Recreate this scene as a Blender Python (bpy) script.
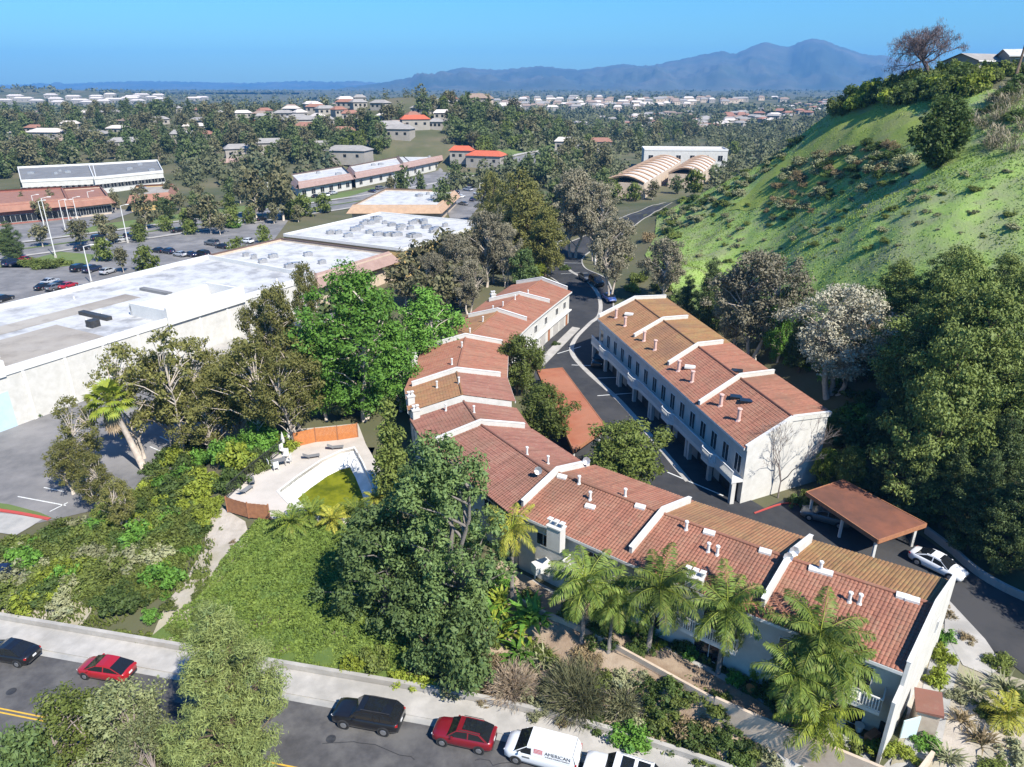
import bpy, bmesh, math, random
import numpy as np
from mathutils import Vector, Matrix

random.seed(7)
RNG = np.random.default_rng(11)
R = math.radians
sc = bpy.context.scene
for o in list(bpy.data.objects):
    bpy.data.objects.remove(o)
COL = sc.collection

# ------------------------------------------------------------------ camera
FPX, CAMH, PITCH = 711.0, 43.0, R(22.6)
cam_d = bpy.data.cameras.new('camera')
cam = bpy.data.objects.new('camera', cam_d)
COL.objects.link(cam)
cam.location = (0, 0, CAMH)
cam.rotation_euler = (R(90) - PITCH, 0, 0)
cam_d.sensor_width = 36.0
cam_d.lens = FPX * 36.0 / 1024.0
cam_d.clip_start, cam_d.clip_end = 0.5, 60000
sc.camera = cam

# ------------------------------------------------------------------ light
SUN_AZ, SUN_EL = math.atan2(0.62, -0.78), R(47)          # azimuth from +Y towards +X
w = bpy.data.worlds.new('World')
sc.world = w
w.use_nodes = True
nt = w.node_tree
nt.nodes.clear()
out = nt.nodes.new('ShaderNodeOutputWorld')
bg = nt.nodes.new('ShaderNodeBackground')
sky = nt.nodes.new('ShaderNodeTexSky')
hs = nt.nodes.new('ShaderNodeHueSaturation')
sky.sky_type = 'NISHITA'
sky.sun_disc = False
sky.sun_elevation, sky.sun_rotation = SUN_EL, SUN_AZ
sky.air_density, sky.dust_density, sky.ozone_density = 1.3, 0.4, 3.0
sky.altitude = 200
hs.inputs['Saturation'].default_value = 1.35
hs.inputs['Hue'].default_value = 0.492
bg.inputs['Strength'].default_value = 0.085
nt.links.new(sky.outputs[0], hs.inputs['Color'])
tint = nt.nodes.new('ShaderNodeMix'); tint.data_type = 'RGBA'; tint.blend_type = 'MULTIPLY'; tint.inputs[0].default_value = 1.0
tint.inputs[7].default_value = (0.40, 0.76, 1.12, 1)
nt.links.new(hs.outputs[0], tint.inputs[6]); nt.links.new(tint.outputs[2], bg.inputs['Color'])
nt.links.new(bg.outputs[0], out.inputs['Surface'])
sun_d = bpy.data.lights.new('sun', 'SUN')
sun = bpy.data.objects.new('sun', sun_d)
COL.objects.link(sun)
ldir = Vector((-math.sin(SUN_AZ) * math.cos(SUN_EL), -math.cos(SUN_AZ) * math.cos(SUN_EL), -math.sin(SUN_EL)))
sun.rotation_euler = ldir.to_track_quat('-Z', 'Y').to_euler()
sun_d.energy, sun_d.angle, sun_d.color = 5.0, R(0.5), (1.0, 0.95, 0.86)
sc.view_settings.view_transform = 'Standard'
sc.view_settings.look = 'None'
sc.view_settings.gamma = 1
sc.view_settings.exposure = 0.85
sc.view_settings.use_curve_mapping = False
cy = sc.cycles
cy.max_bounces, cy.diffuse_bounces, cy.glossy_bounces = 6, 3, 2
cy.transmission_bounces, cy.volume_bounces, cy.transparent_max_bounces = 4, 0, 4
cy.caustics_reflective = cy.caustics_refractive = False
cy.use_denoising = True

# ------------------------------------------------------------------ pixel -> world
_c, _s = math.cos(PITCH), math.sin(PITCH)
def P(px, py, h=0.0):
    v = (py - 383.5) / FPX
    z = (CAMH - h) / (_s + v * _c)
    return ((px - 512) / FPX * z, z * (_c - v * _s), h)
def P2(px, py, h=0.0):
    return P(px, py, h)[:2]
def Dp(px, py, z):
    v = (py - 383.5) / FPX
    return ((px - 512) / FPX * z, z * (_c - v * _s), CAMH - z * (_s + v * _c))

# ------------------------------------------------------------------ terrain height
def seg_dist(x, y, a, b):
    ax, ay = a; bx, by = b
    dx, dy = bx - ax, by - ay
    t = np.clip(((x - ax) * dx + (y - ay) * dy) / (dx * dx + dy * dy), 0, 1)
    return np.hypot(x - ax - t * dx, y - ay - t * dy)
def inside(x, y, poly):
    x = np.asarray(x, float); y = np.asarray(y, float)
    c = np.zeros(x.shape, bool)
    n = len(poly)
    for i in range(n):
        x1, y1 = poly[i][:2]; x2, y2 = poly[(i + 1) % n][:2]
        if y1 == y2: continue
        c ^= ((y1 > y) != (y2 > y)) & (x < (x2 - x1) * (y - y1) / (y2 - y1) + x1)
    return c
def poly_dist(x, y, poly):
    d = np.full(np.shape(x), 1e9)
    for i in range(len(poly)):
        d = np.minimum(d, seg_dist(x, y, poly[i][:2], poly[(i + 1) % len(poly)][:2]))
    return np.where(inside(x, y, poly), 0, d)

TPS = [Dp(*q) for q in [(720,290,150),(650,235,194),(900,255,100),(1024,200,95),(937,165,115),(1024,110,115),(985,83,140),
       (900,99,150),(825,118,175),(780,160,180),(720,190,190),(650,215,205),(700,270,150),(800,240,130),(850,200,135),(820,140,165)]]
TPS += [Dp(985,73,165), Dp(1035,73,158), Dp(940,80,165)]
TPS += [(40,100,5.5),(36,75,4),(41,60,3.6),(50,50,7),(55,70,12),(58,30,7),(36,62,3),(46,85,9),(30,125,4),(35,160,5.5),
        (110,120,43),(120,160,43.5),(100,190,41),(130,220,40),(92,222,25),(70,240,10),(150,80,43),(140,40,38),(120,10,30),
        (0,100,3),(0,150,3),(12,190,3),(-40,150,0),(-80,100,0),(-60,60,0),(-100,200,0),(0,250,2),(-50,250,0),(-150,150,0),
        (-60,48,0),(0,30,0),(-40,25,0),(20,28,0),(40,30,2),(0,0,0),(60,262,4),(110,300,4),(0,320,2),(-100,320,0),(-200,250,0),
        (-200,50,0),(-100,0,0),(60,0,8),(-30,55,1.8),(-20,54,2.4),(0,-60,0),(-150,-40,0),(100,-60,20)]
_tp = np.array(TPS)
def _U(r2):
    return np.where(r2 > 1e-9, r2 * np.log(np.maximum(r2, 1e-9)), 0)
def _tps_fit():
    n = len(_tp)
    X = _tp[:, :2] / 100
    K = _U(((X[:, None] - X[None]) ** 2).sum(2)) + np.eye(n) * 0.002
    Pm = np.hstack([np.ones((n, 1)), X])
    A = np.zeros((n + 3, n + 3)); A[:n, :n] = K; A[:n, n:] = Pm; A[n:, :n] = Pm.T
    return np.linalg.solve(A, np.concatenate([_tp[:, 2], np.zeros(3)]))
_tw = _tps_fit()
def tps(x, y):
    X = np.stack([x, y], -1) / 100
    r2 = ((X[..., None, :] - _tp[:, :2] / 100) ** 2).sum(-1)
    return _U(r2) @ _tw[:-3] + _tw[-3] + X @ _tw[-2:]
def sstep(a, b, t):
    t = np.clip((t - a) / (b - a), 0, 1)
    return t * t * (3 - 2 * t)
FARHILLS = [(*Dp(430,112,520)[:2], 27, 95, 120), (*Dp(330,120,620)[:2], 17, 140, 160), (*Dp(90,118,620)[:2], 18, 170, 170), (*Dp(650,104,1700)[:2], 18, 600, 330),
            (*Dp(20,96,1900)[:2], 34, 420, 350), (*Dp(820,112,900)[:2], 12, 120, 200), (*Dp(-200,100,800)[:2], 25, 200, 300)]
def far_h(x, y):
    h = 1 + 24 * sstep(1500, 4500, np.hypot(x, y))
    for hx, hy, a, sx, sy in FARHILLS:
        h = h + a * np.exp(-((x - hx) / sx) ** 2 - ((y - hy) / sy) ** 2)
    return h
ST0 = np.array([-16.2, 41.0]); ST = np.array([0.978, -0.208]); SN = np.array([0.208, 0.978])   # street kerb line, along, away from camera
def S(a, b):
    q = ST0 + ST * a + SN * b
    return (float(q[0]), float(q[1]) - 0.0055 * max(0.0, a - 10) ** 2)
SITE = [(-30,63.5),(-31,71),(-29,83),(-15,84),(-16,100),(-9,118),(-2,133),(13,130),(17,118),(27,113),(37,68),(40,58),(44,48),(50,40),(36,34),(26,32.2),(17.5,36.0),(8,42.5),(-2,50),(-13,58),(-18.5,59.5)]
STREET = [S(-60, 2.9), S(-20, 2.9)] + [S(a, 2.9) for a in range(8, 50, 5)] + [S(50, -14), S(30, -14), S(10, -14), S(-60, -14)]
LOT = [(-95,52),(-57,61),(-42,69),(-37.5,84),(-40,102),(-34,142),(-45,150),(-75,80),(-110,95)]
LOT2 = [(-60,160),(-96,106),(-140,120),(-190,215),(-150,330),(-60,420),(5,400),(-45,295)]
PADS = [(SITE, 3.0, 4.5), (STREET, 0.0, 3.0), (LOT, 0.0, 6.0), (LOT2, 0.0, 10.0)]
def H(x, y):
    x = np.asarray(x, float); y = np.asarray(y, float)
    k = np.maximum(sstep(240, 330, y), np.maximum(sstep(150, 230, np.abs(x - 0)), sstep(60, 160, -y)))
    h = np.clip(tps(x, y), -0.5, 48) * (1 - k) + far_h(x, y) * k
    hw_ = sstep(4, 9, h) * sstep(30, 45, x) * (1 - k)
    h = h + hw_ * (0.38 * np.sin(x * .52 + 1.7 * np.sin(y * .21)) * np.sin(y * .47 + 1.3 * np.sin(x * .17)) + 0.16 * np.sin(x * 1.27 + y * .6 + np.sin(y * .9)) * np.sin(y * 1.11 - x * .35) + 0.5 * np.sin(y * .16 + x * .05))
    for poly, ph, fall in PADS:
        d = poly_dist(x, y, poly)
        t = 1 - sstep(0, fall, d)
        h = h * (1 - t) + ph * t
    return h
def Hs(x, y):
    return float(H(np.array([x]), np.array([y]))[0])
def _march(px, py, lift, z0, z1):
    v = (py - 383.5) / FPX
    def f(zs):
        x = (px - 512) / FPX * zs; y = zs * (_c - v * _s); h = CAMH - zs * (_s + v * _c)
        return x, y, H(x, y), h
    zs = np.geomspace(z0, z1, 220)
    x, y, g, h = f(zs); i = int(np.argmax(h <= g + lift))
    for _ in range(2):
        zs = np.linspace(zs[max(i - 1, 0)], zs[i], 24); x, y, g, h = f(zs); i = int(np.argmax(h <= g + lift))
    return float(x[i]), float(y[i]), float(g[i])
def ground_at(px, py):
    """the ground point seen at a place of the picture: march along the view ray"""
    return _march(px, py, 0.0, 36, 3000 if py < 240 else 330)
def top_at(px, py, height):
    """base of a thing of this height whose top is seen at (px, py)"""
    return _march(px, py, height, 28, 900)

# ------------------------------------------------------------------ materials
_mats = {}
class NB:
    def __init__(s, name):
        s.m = bpy.data.materials.new(name); s.m.use_nodes = True
        s.t = s.m.node_tree; s.t.nodes.clear()
        s.out = s.n('ShaderNodeOutputMaterial')
    def n(s, k, **kw):
        nd = s.t.nodes.new(k)
        for a, b in kw.items():
            if a[0] == '_': setattr(nd, a[1:], b)
        return nd
    def l(s, a, b): s.t.links.new(a, b)
    def noise(s, co, scale, detail=4, rough=0.6):
        nd = s.n('ShaderNodeTexNoise')
        nd.inputs['Scale'].default_value = scale; nd.inputs['Detail'].default_value = detail; nd.inputs['Roughness'].default_value = rough
        s.l(co, nd.inputs['Vector']); return nd.outputs['Fac']
    def ramp(s, fac, a, b):
        nd = s.n('ShaderNodeMapRange'); nd.inputs['From Min'].default_value = a; nd.inputs['From Max'].default_value = b
        s.l(fac, nd.inputs['Value']); return nd.outputs[0]
    def mix(s, fac, a, b, mode='MIX'):
        nd = s.n('ShaderNodeMix'); nd.data_type = 'RGBA'; nd.blend_type = mode
        for sock, v in ((nd.inputs[0], fac), (nd.inputs[6], a), (nd.inputs[7], b)):
            if hasattr(v, 'is_output'): s.l(v, sock)
            elif isinstance(v, (int, float)): sock.default_value = v
            else: sock.default_value = (*v, 1)
        return nd.outputs[2]
    def bump(s, fac, strength, dist=0.1):
        nd = s.n('ShaderNodeBump'); nd.inputs['Strength'].default_value = strength; nd.inputs['Distance'].default_value = dist
        s.l(fac, nd.inputs['Height']); return nd.outputs[0]
def mat(name, c1, c2=None, c3=None, scale=2.0, rough=0.8, bump=0.0, bscale=8.0, metal=0.0, spec=0.3, big=0.15, stain=0.0, coat=0.0, world=False, lo=0.35, hi=0.65):
    if name in _mats: return _mats[name]
    b = NB(name)
    tc = b.n('ShaderNodeTexCoord')
    co = tc.outputs['Object']
    if world:
        g = b.n('ShaderNodeNewGeometry'); co = g.outputs['Position']
    pr = b.n('ShaderNodeBsdfPrincipled')
    col = None
    if c2 is not None:
        col = b.mix(b.ramp(b.noise(co, scale), lo, hi), c1, c2)
        if c3 is not None:
            col = b.mix(b.ramp(b.noise(co, scale * big, 5), 0.45, 0.62), col, c3)
        if stain:
            st = b.ramp(b.noise(co, 0.35, 6, 0.7), 0.5, 0.72)
            m = b.n('ShaderNodeMath'); m.operation = 'MULTIPLY'; m.inputs[1].default_value = stain
            b.l(st, m.inputs[0])
            col = b.mix(m.outputs[0], col, tuple(v * 0.45 for v in c1))
        b.l(col, pr.inputs['Base Color'])
    else:
        pr.inputs['Base Color'].default_value = (*c1, 1)
    pr.inputs['Roughness'].default_value = rough
    pr.inputs['Metallic'].default_value = metal
    pr.inputs['Specular IOR Level'].default_value = spec
    pr.inputs['Coat Weight'].default_value = coat
    if bump:
        b.l(b.bump(b.noise(co, bscale, 5), bump), pr.inputs['Normal'])
    b.l(pr.outputs[0], b.out.inputs['Surface'])
    _mats[name] = b.m
    return b.m
LEAFK = 1.75
def leafmat(name, c1, c2, c3=None, scale=0.9, trans=0.3, fine=5.0, rnd=0.25):
    """foliage: mottled greens, some light passing through the leaves"""
    if name in _mats: return _mats[name]
    c1, c2 = (tuple(v * LEAFK * q for v, q in zip(c, (1.08, 1.0, .85))) for c in (c1, c2)); c3 = tuple(v * LEAFK for v in c3) if c3 else None
    b = NB(name)
    tc = b.n('ShaderNodeTexCoord'); co = tc.outputs['Object']
    col = b.mix(b.ramp(b.noise(co, scale, 3), 0.36, 0.64), c1, c2)
    col = b.mix(b.ramp(b.noise(co, fine, 2), 0.3, 0.7), col, tuple(v * 0.62 for v in c1))
    if c3 is not None:
        col = b.mix(b.ramp(b.noise(co, scale * 1.7, 4), 0.55, 0.7), col, c3)
    oi = b.n('ShaderNodeObjectInfo')
    h = b.n('ShaderNodeHueSaturation')
    mr = b.n('ShaderNodeMapRange'); mr.inputs['To Min'].default_value = 1 - rnd; mr.inputs['To Max'].default_value = 1 + rnd
    b.l(oi.outputs['Random'], mr.inputs['Value']); b.l(mr.outputs[0], h.inputs['Value']); b.l(col, h.inputs['Color'])
    d = b.n('ShaderNodeBsdfPrincipled'); d.inputs['Roughness'].default_value = 0.6; d.inputs['Specular IOR Level'].default_value = 0.25
    t = b.n('ShaderNodeBsdfTranslucent')
    b.l(h.outputs[0], d.inputs['Base Color'])
    tcm = b.mix(0.5, h.outputs[0], (0.16, 0.22, 0.03), 'MIX')
    b.l(tcm, t.inputs['Color'])
    m = b.n('ShaderNodeMixShader'); m.inputs[0].default_value = trans
    b.l(d.outputs[0], m.inputs[1]); b.l(t.outputs[0], m.inputs[2]); b.l(m.outputs[0], b.out.inputs['Surface'])
    _mats[name] = b.m
    return b.m
def tilemat(name, c1, c2, c3, lichen=None):
    """clay roof tiles: UV is in metres (u along the eave, v up the slope)"""
    b = NB(name)
    uv = b.n('ShaderNodeUVMap'); co = uv.outputs[0]
    sn = b.n('ShaderNodeVectorMath'); sn.operation = 'DIVIDE'; sn.inputs[1].default_value = (0.27, 0.36, 1); b.l(co, sn.inputs[0])
    fl = b.n('ShaderNodeVectorMath'); fl.operation = 'FLOOR'; b.l(sn.outputs[0], fl.inputs[0])
    wn = b.n('ShaderNodeTexWhiteNoise'); b.l(fl.outputs[0], wn.inputs['Vector'])
    col = b.mix(wn.outputs['Value'], c1, c2)
    g = b.n('ShaderNodeNewGeometry')
    col = b.mix(b.ramp(b.noise(g.outputs['Position'], 0.45, 5, 0.65), 0.45, 0.7), col, c3)
    if lichen:
        col = b.mix(b.ramp(b.noise(g.outputs['Position'], 1.3, 6, 0.75), 0.52, 0.7), col, lichen)
    mp = b.n('ShaderNodeMapping'); mp.inputs['Scale'].default_value = (1.9, 0.16, 1); b.l(co, mp.inputs['Vector'])
    col = b.mix(b.ramp(b.noise(mp.outputs[0], 1.0, 5, 0.7), 0.48, 0.75), col, tuple(v * 0.45 for v in c1))
    col = b.mix(b.ramp(b.noise(g.outputs['Position'], 0.16, 4, 0.6), 0.5, 0.8), col, (0.155, 0.088, 0.058))
    pr = b.n('ShaderNodeBsdfPrincipled'); pr.inputs['Roughness'].default_value = 0.75; pr.inputs['Specular IOR Level'].default_value = 0.3
    b.l(col, pr.inputs['Base Color']); b.l(pr.outputs[0], b.out.inputs['Surface'])
    return b.m

MT = {}
MT['stucco'] = mat('white stucco', (0.56, 0.545, 0.51), (0.50, 0.485, 0.445), scale=1.2, rough=0.9, bump=0.15, bscale=25, stain=0.25)
MT['stucco_cream'] = mat('cream stucco', (0.55, 0.45, 0.35), (0.48, 0.38, 0.29), scale=1.5, rough=0.9, bump=0.2, bscale=20, stain=0.3)
MT['white_trim'] = mat('white painted trim', (0.66, 0.65, 0.62), (0.60, 0.59, 0.56), scale=3, rough=0.6, stain=0.15)
MT['tile_red'] = tilemat('red clay tile', (0.306, 0.130, 0.083), (0.262, 0.111, 0.072), (0.276, 0.140, 0.090), (0.281, 0.170, 0.110))
MT['tile_maroon'] = tilemat('maroon clay tile', (0.267, 0.118, 0.084), (0.228, 0.100, 0.073), (0.257, 0.132, 0.094), (0.272, 0.160, 0.115))
MT['tile_orange'] = tilemat('orange clay tile', (0.297, 0.150, 0.074), (0.254, 0.125, 0.064), (0.264, 0.155, 0.077), (0.264, 0.182, 0.086))
MT['tile_brown'] = tilemat('brown clay tile with lichen', (0.282, 0.150, 0.067), (0.231, 0.120, 0.056), (0.254, 0.163, 0.070), (0.264, 0.197, 0.079))
MT['glass'] = mat('dark window glass', (0.015, 0.018, 0.022), rough=0.08, spec=0.6)
MT['dark'] = mat('dark painted metal', (0.03, 0.03, 0.032), (0.05, 0.05, 0.05), rough=0.5)
MT['metal'] = mat('galvanised metal', (0.5, 0.5, 0.5), (0.35, 0.35, 0.36), scale=4, rough=0.4, metal=0.6)
MT['pinkpipe'] = mat('pinkish painted flue', (0.62, 0.42, 0.36), (0.55, 0.36, 0.31), scale=3, rough=0.7)
MT['garage'] = mat('shaded garage door paint', (0.42, 0.40, 0.37), (0.36, 0.34, 0.32), scale=2, rough=0.7)  # slightly mottled mid grey, the doors' own colour
MT['rustroof'] = mat('rust orange roll roofing', (0.34, 0.115, 0.06), (0.28, 0.095, 0.05), (0.36, 0.15, 0.085), scale=1.2, rough=0.9, bump=0.2, bscale=30, stain=0.3)
MT['wood'] = mat('orange stained wood', (0.50, 0.19, 0.06), (0.42, 0.15, 0.05), scale=3, rough=0.8)
MT['wood_brown'] = mat('weathered brown wood', (0.36, 0.16, 0.08), (0.27, 0.12, 0.065), scale=3, rough=0.85)
MT['asphalt'] = mat('street asphalt', (0.085, 0.082, 0.082), (0.062, 0.060, 0.061), (0.12, 0.115, 0.11), scale=1.5, rough=0.9, bump=0.2, bscale=40, big=0.2, world=True, stain=.5)
MT['asphalt_dark'] = mat('sealed driveway asphalt', (0.030, 0.031, 0.035), (0.040, 0.041, 0.044), (0.055, 0.054, 0.055), scale=1.2, rough=0.85, bump=0.15, bscale=40, big=0.12, world=True)
MT['asphalt_old'] = mat('old car park asphalt', (0.17, 0.165, 0.165), (0.13, 0.127, 0.128), (0.22, 0.21, 0.205), scale=0.6, rough=0.9, bump=0.15, bscale=30, big=0.2, world=True)
MT['concrete'] = mat('pale concrete', (0.43, 0.405, 0.37), (0.35, 0.33, 0.30), (0.30, 0.285, 0.26), scale=0.9, rough=0.9, bump=0.15, bscale=30, big=0.3, world=True)
MT['concrete_grey'] = mat('grey concrete', (0.34, 0.33, 0.31), (0.27, 0.265, 0.25), (0.40, 0.38, 0.35), scale=0.8, rough=0.9, bump=0.15, bscale=30, big=0.3, world=True)
MT['deck'] = mat('pool deck concrete', (0.46, 0.42, 0.37), (0.40, 0.365, 0.32), (0.52, 0.47, 0.42), scale=0.7, rough=0.9, bump=0.1, bscale=30, world=True)
MT['plaster'] = mat('white pool plaster', (0.75, 0.74, 0.70), (0.62, 0.61, 0.56), scale=0.8, rough=0.7, stain=0.3)
MT['yellow'] = mat('yellow road paint', (0.62, 0.38, 0.04), (0.50, 0.31, 0.05), scale=6, rough=0.7)
MT['whitepaint'] = mat('white road paint', (0.70, 0.70, 0.68), (0.5, 0.5, 0.48), scale=6, rough=0.7)
MT['redpaint'] = mat('red kerb paint', (0.45, 0.06, 0.05), (0.36, 0.07, 0.06), scale=3, rough=0.8)
MT['dirt'] = mat('tan dirt and mulch', (0.30, 0.22, 0.155), (0.22, 0.155, 0.105), (0.38, 0.30, 0.22), scale=1.5, rough=0.95, bump=0.5, bscale=9, world=True)
MT['paledirt'] = mat('pale trodden dirt', (0.44, 0.39, 0.33), (0.34, 0.30, 0.25), (0.30, 0.27, 0.19), scale=1.1, rough=0.95, bump=0.5, bscale=9, world=True)
MT['terrain'] = mat('dry grass and scrub ground', (0.092, 0.095, 0.045), (0.130, 0.112, 0.068), (0.062, 0.072, 0.032), scale=0.05, rough=0.95, bump=0.4, bscale=2, big=0.4, world=True)
MT['hillgrass'] = mat('spring hill grass', (0.200, 0.305, 0.068), (0.260, 0.350, 0.100), (0.225, 0.255, 0.120), scale=0.6, rough=0.95, bump=0.9, bscale=3.0, big=0.35, world=True)
MT['hillgrass2'] = mat('bright hilltop grass', (0.26, 0.31, 0.06), (0.21, 0.27, 0.05), (0.22, 0.24, 0.08), scale=0.35, rough=0.95, bump=0.8, bscale=3.0, big=0.35, world=True)
MT['verge'] = mat('mown verge grass', (0.10, 0.15, 0.04), (0.14, 0.165, 0.06), (0.085, 0.12, 0.035), scale=0.2, rough=0.95, bump=0.5, bscale=3, world=True)
MT['covergrnd'] = mat('ground under ivy', (0.07, 0.11, 0.025), (0.09, 0.13, 0.03), scale=1.5, rough=0.95, bump=0.6, bscale=5, world=True)
MT['mountain'] = mat('chaparral mountain', (0.062, 0.075, 0.055), (0.105, 0.10, 0.078), (0.045, 0.058, 0.045), scale=0.004, rough=1.0, big=0.3, world=True)
MT['roofwhite'] = mat('white flat roofing', (0.52, 0.52, 0.515), (0.40, 0.40, 0.40), (0.47, 0.46, 0.45), scale=0.35, rough=0.85, bump=0.1, bscale=4, big=0.3, world=True, stain=0.7)
MT['roofgrey'] = mat('grey ponded flat roofing', (0.44, 0.44, 0.445), (0.28, 0.28, 0.285), (0.50, 0.50, 0.50), scale=0.3, rough=0.85, bump=0.1, bscale=4, big=0.4, world=True, stain=0.75, lo=.45, hi=.6)
MT['roofbrown'] = mat('worn brown flat roofing', (0.30, 0.265, 0.22), (0.24, 0.21, 0.18), (0.36, 0.33, 0.29), scale=0.3, rough=0.9, world=True, stain=0.5)
MT['roofdark'] = mat('dark grey roofing', (0.20, 0.20, 0.20), (0.15, 0.15, 0.15), scale=0.3, rough=0.9, world=True)
MT['tan'] = mat('tan mansard', (0.43, 0.29, 0.19), (0.36, 0.24, 0.16), scale=0.8, rough=0.85, world=True)
MT['mauve'] = mat('mauve brown mansard', (0.32, 0.22, 0.19), (0.27, 0.18, 0.155), scale=0.8, rough=0.85, world=True)
MT['terracotta'] = mat('terracotta shop roof', (0.30, 0.15, 0.105), (0.24, 0.12, 0.085), scale=0.5, rough=0.85, world=True)
MT['redroof'] = mat('bright red roof', (0.50, 0.12, 0.06), (0.42, 0.10, 0.055), scale=0.8, rough=0.85)
MT['brick'] = mat('red brick facing', (0.32, 0.13, 0.10), (0.25, 0.10, 0.08), scale=2, rough=0.9)
MT['ochre'] = mat('ochre yellow wall', (0.58, 0.42, 0.17), (0.52, 0.37, 0.15), scale=0.6, rough=0.9)
MT['paleblue'] = mat('pale blue painted door', (0.45, 0.58, 0.66), (0.40, 0.52, 0.60), scale=1, rough=0.6)
MT['bark'] = mat('brown bark', (0.16, 0.115, 0.08), (0.10, 0.075, 0.055), scale=4, rough=0.95, bump=0.6, bscale=10)
MT['bark_pale'] = mat('pale eucalyptus bark', (0.50, 0.44, 0.37), (0.36, 0.30, 0.25), scale=2, rough=0.9, bump=0.3, bscale=8)
MT['bark_grey'] = mat('grey palm bark', (0.22, 0.195, 0.175), (0.15, 0.135, 0.12), scale=5, rough=0.95, bump=0.6, bscale=14)
MT['twig'] = mat('grey bare twigs', (0.27, 0.225, 0.20), (0.20, 0.165, 0.145), scale=3, rough=0.95)
MT['thatch'] = mat('dry palm thatch', (0.40, 0.31, 0.20), (0.30, 0.22, 0.14), scale=4, rough=0.95)
# foliage
LF = {}
LF['green'] = leafmat('dark broadleaf', (0.084, 0.134, 0.052), (0.115, 0.176, 0.066), (0.058, 0.100, 0.044))
LF['bright'] = leafmat('bright green leaf', (0.075, 0.17, 0.030), (0.105, 0.22, 0.038), (0.05, 0.125, 0.035))
LF['olive'] = leafmat('olive eucalyptus leaf', (0.105, 0.112, 0.038), (0.145, 0.145, 0.050), (0.075, 0.085, 0.035))
LF['grey'] = leafmat('grey taupe eucalyptus leaf', (0.155, 0.150, 0.118), (0.195, 0.185, 0.150), (0.11, 0.115, 0.08), trans=0.2)
LF['silver'] = leafmat('silver grey leaf', (0.23, 0.23, 0.20), (0.28, 0.275, 0.245), (0.16, 0.17, 0.13), trans=0.2)
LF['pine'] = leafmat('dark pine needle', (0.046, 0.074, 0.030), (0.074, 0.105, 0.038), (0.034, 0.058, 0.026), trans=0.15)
LF['pinelight'] = leafmat('sunlit pine needle', (0.100, 0.140, 0.042), (0.140, 0.178, 0.054), (0.066, 0.100, 0.034), trans=0.2)  # paler copy of the pine needles, with sunlight put into the colour
LF['canary'] = leafmat('yellow green pine needle', (0.118, 0.155, 0.058), (0.155, 0.190, 0.072), (0.085, 0.115, 0.045), trans=0.2, scale=0.6, fine=3)
LF['lime'] = leafmat('yellow green leaf', (0.15, 0.20, 0.030), (0.21, 0.25, 0.04), (0.10, 0.155, 0.03))
LF['shrub'] = leafmat('olive shrub leaf', (0.085, 0.115, 0.030), (0.115, 0.15, 0.040), (0.065, 0.085, 0.030))
LF['shrubdark'] = leafmat('dark shrub leaf', (0.045, 0.075, 0.022), (0.065, 0.10, 0.03), (0.035, 0.055, 0.02))
LF['sage'] = leafmat('grey green sage leaf', (0.17, 0.19, 0.115), (0.21, 0.22, 0.15), (0.12, 0.14, 0.085), trans=0.2)
LF['dryshrub'] = leafmat('brown dry shrub leaf', (0.15, 0.12, 0.075), (0.19, 0.155, 0.105), (0.10, 0.10, 0.05), trans=0.2)
LF['palm'] = leafmat('palm frond', (0.085, 0.135, 0.030), (0.13, 0.18, 0.042), (0.17, 0.17, 0.05), trans=0.3, scale=1.2)
LF['palmyellow'] = leafmat('yellowing palm frond', (0.24, 0.24, 0.04), (0.18, 0.22, 0.045), (0.32, 0.28, 0.05), trans=0.3, scale=1.2)
LF['cover'] = leafmat('bright ivy leaf', (0.098, 0.155, 0.034), (0.135, 0.190, 0.044), (0.075, 0.120, 0.03), scale=0.35, fine=2.5, rnd=0)
LF['grassleaf'] = leafmat('hill grass blade', (0.135, 0.210, 0.046), (0.185, 0.245, 0.068), (0.14, 0.16, 0.075), scale=0.12, fine=0.6, rnd=0)
LF['wood'] = leafmat('far woodland leaf', (0.066, 0.080, 0.044), (0.094, 0.098, 0.058), (0.050, 0.066, 0.036), scale=0.02, fine=0.12, rnd=0, trans=0.15)
LF['stem'] = leafmat('grey wispy stems', (0.20, 0.185, 0.15), (0.24, 0.22, 0.175), (0.13, 0.135, 0.09), trans=0.15)
LF['fargreen'] = leafmat('mid distance leaf', (0.060, 0.086, 0.036), (0.090, 0.118, 0.046), (0.048, 0.068, 0.034), scale=0.5, trans=0.2)
LF['farbrown'] = leafmat('mid distance brownish leaf', (0.092, 0.095, 0.056), (0.122, 0.116, 0.070), (0.066, 0.078, 0.042), scale=0.5, trans=0.2)

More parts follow.
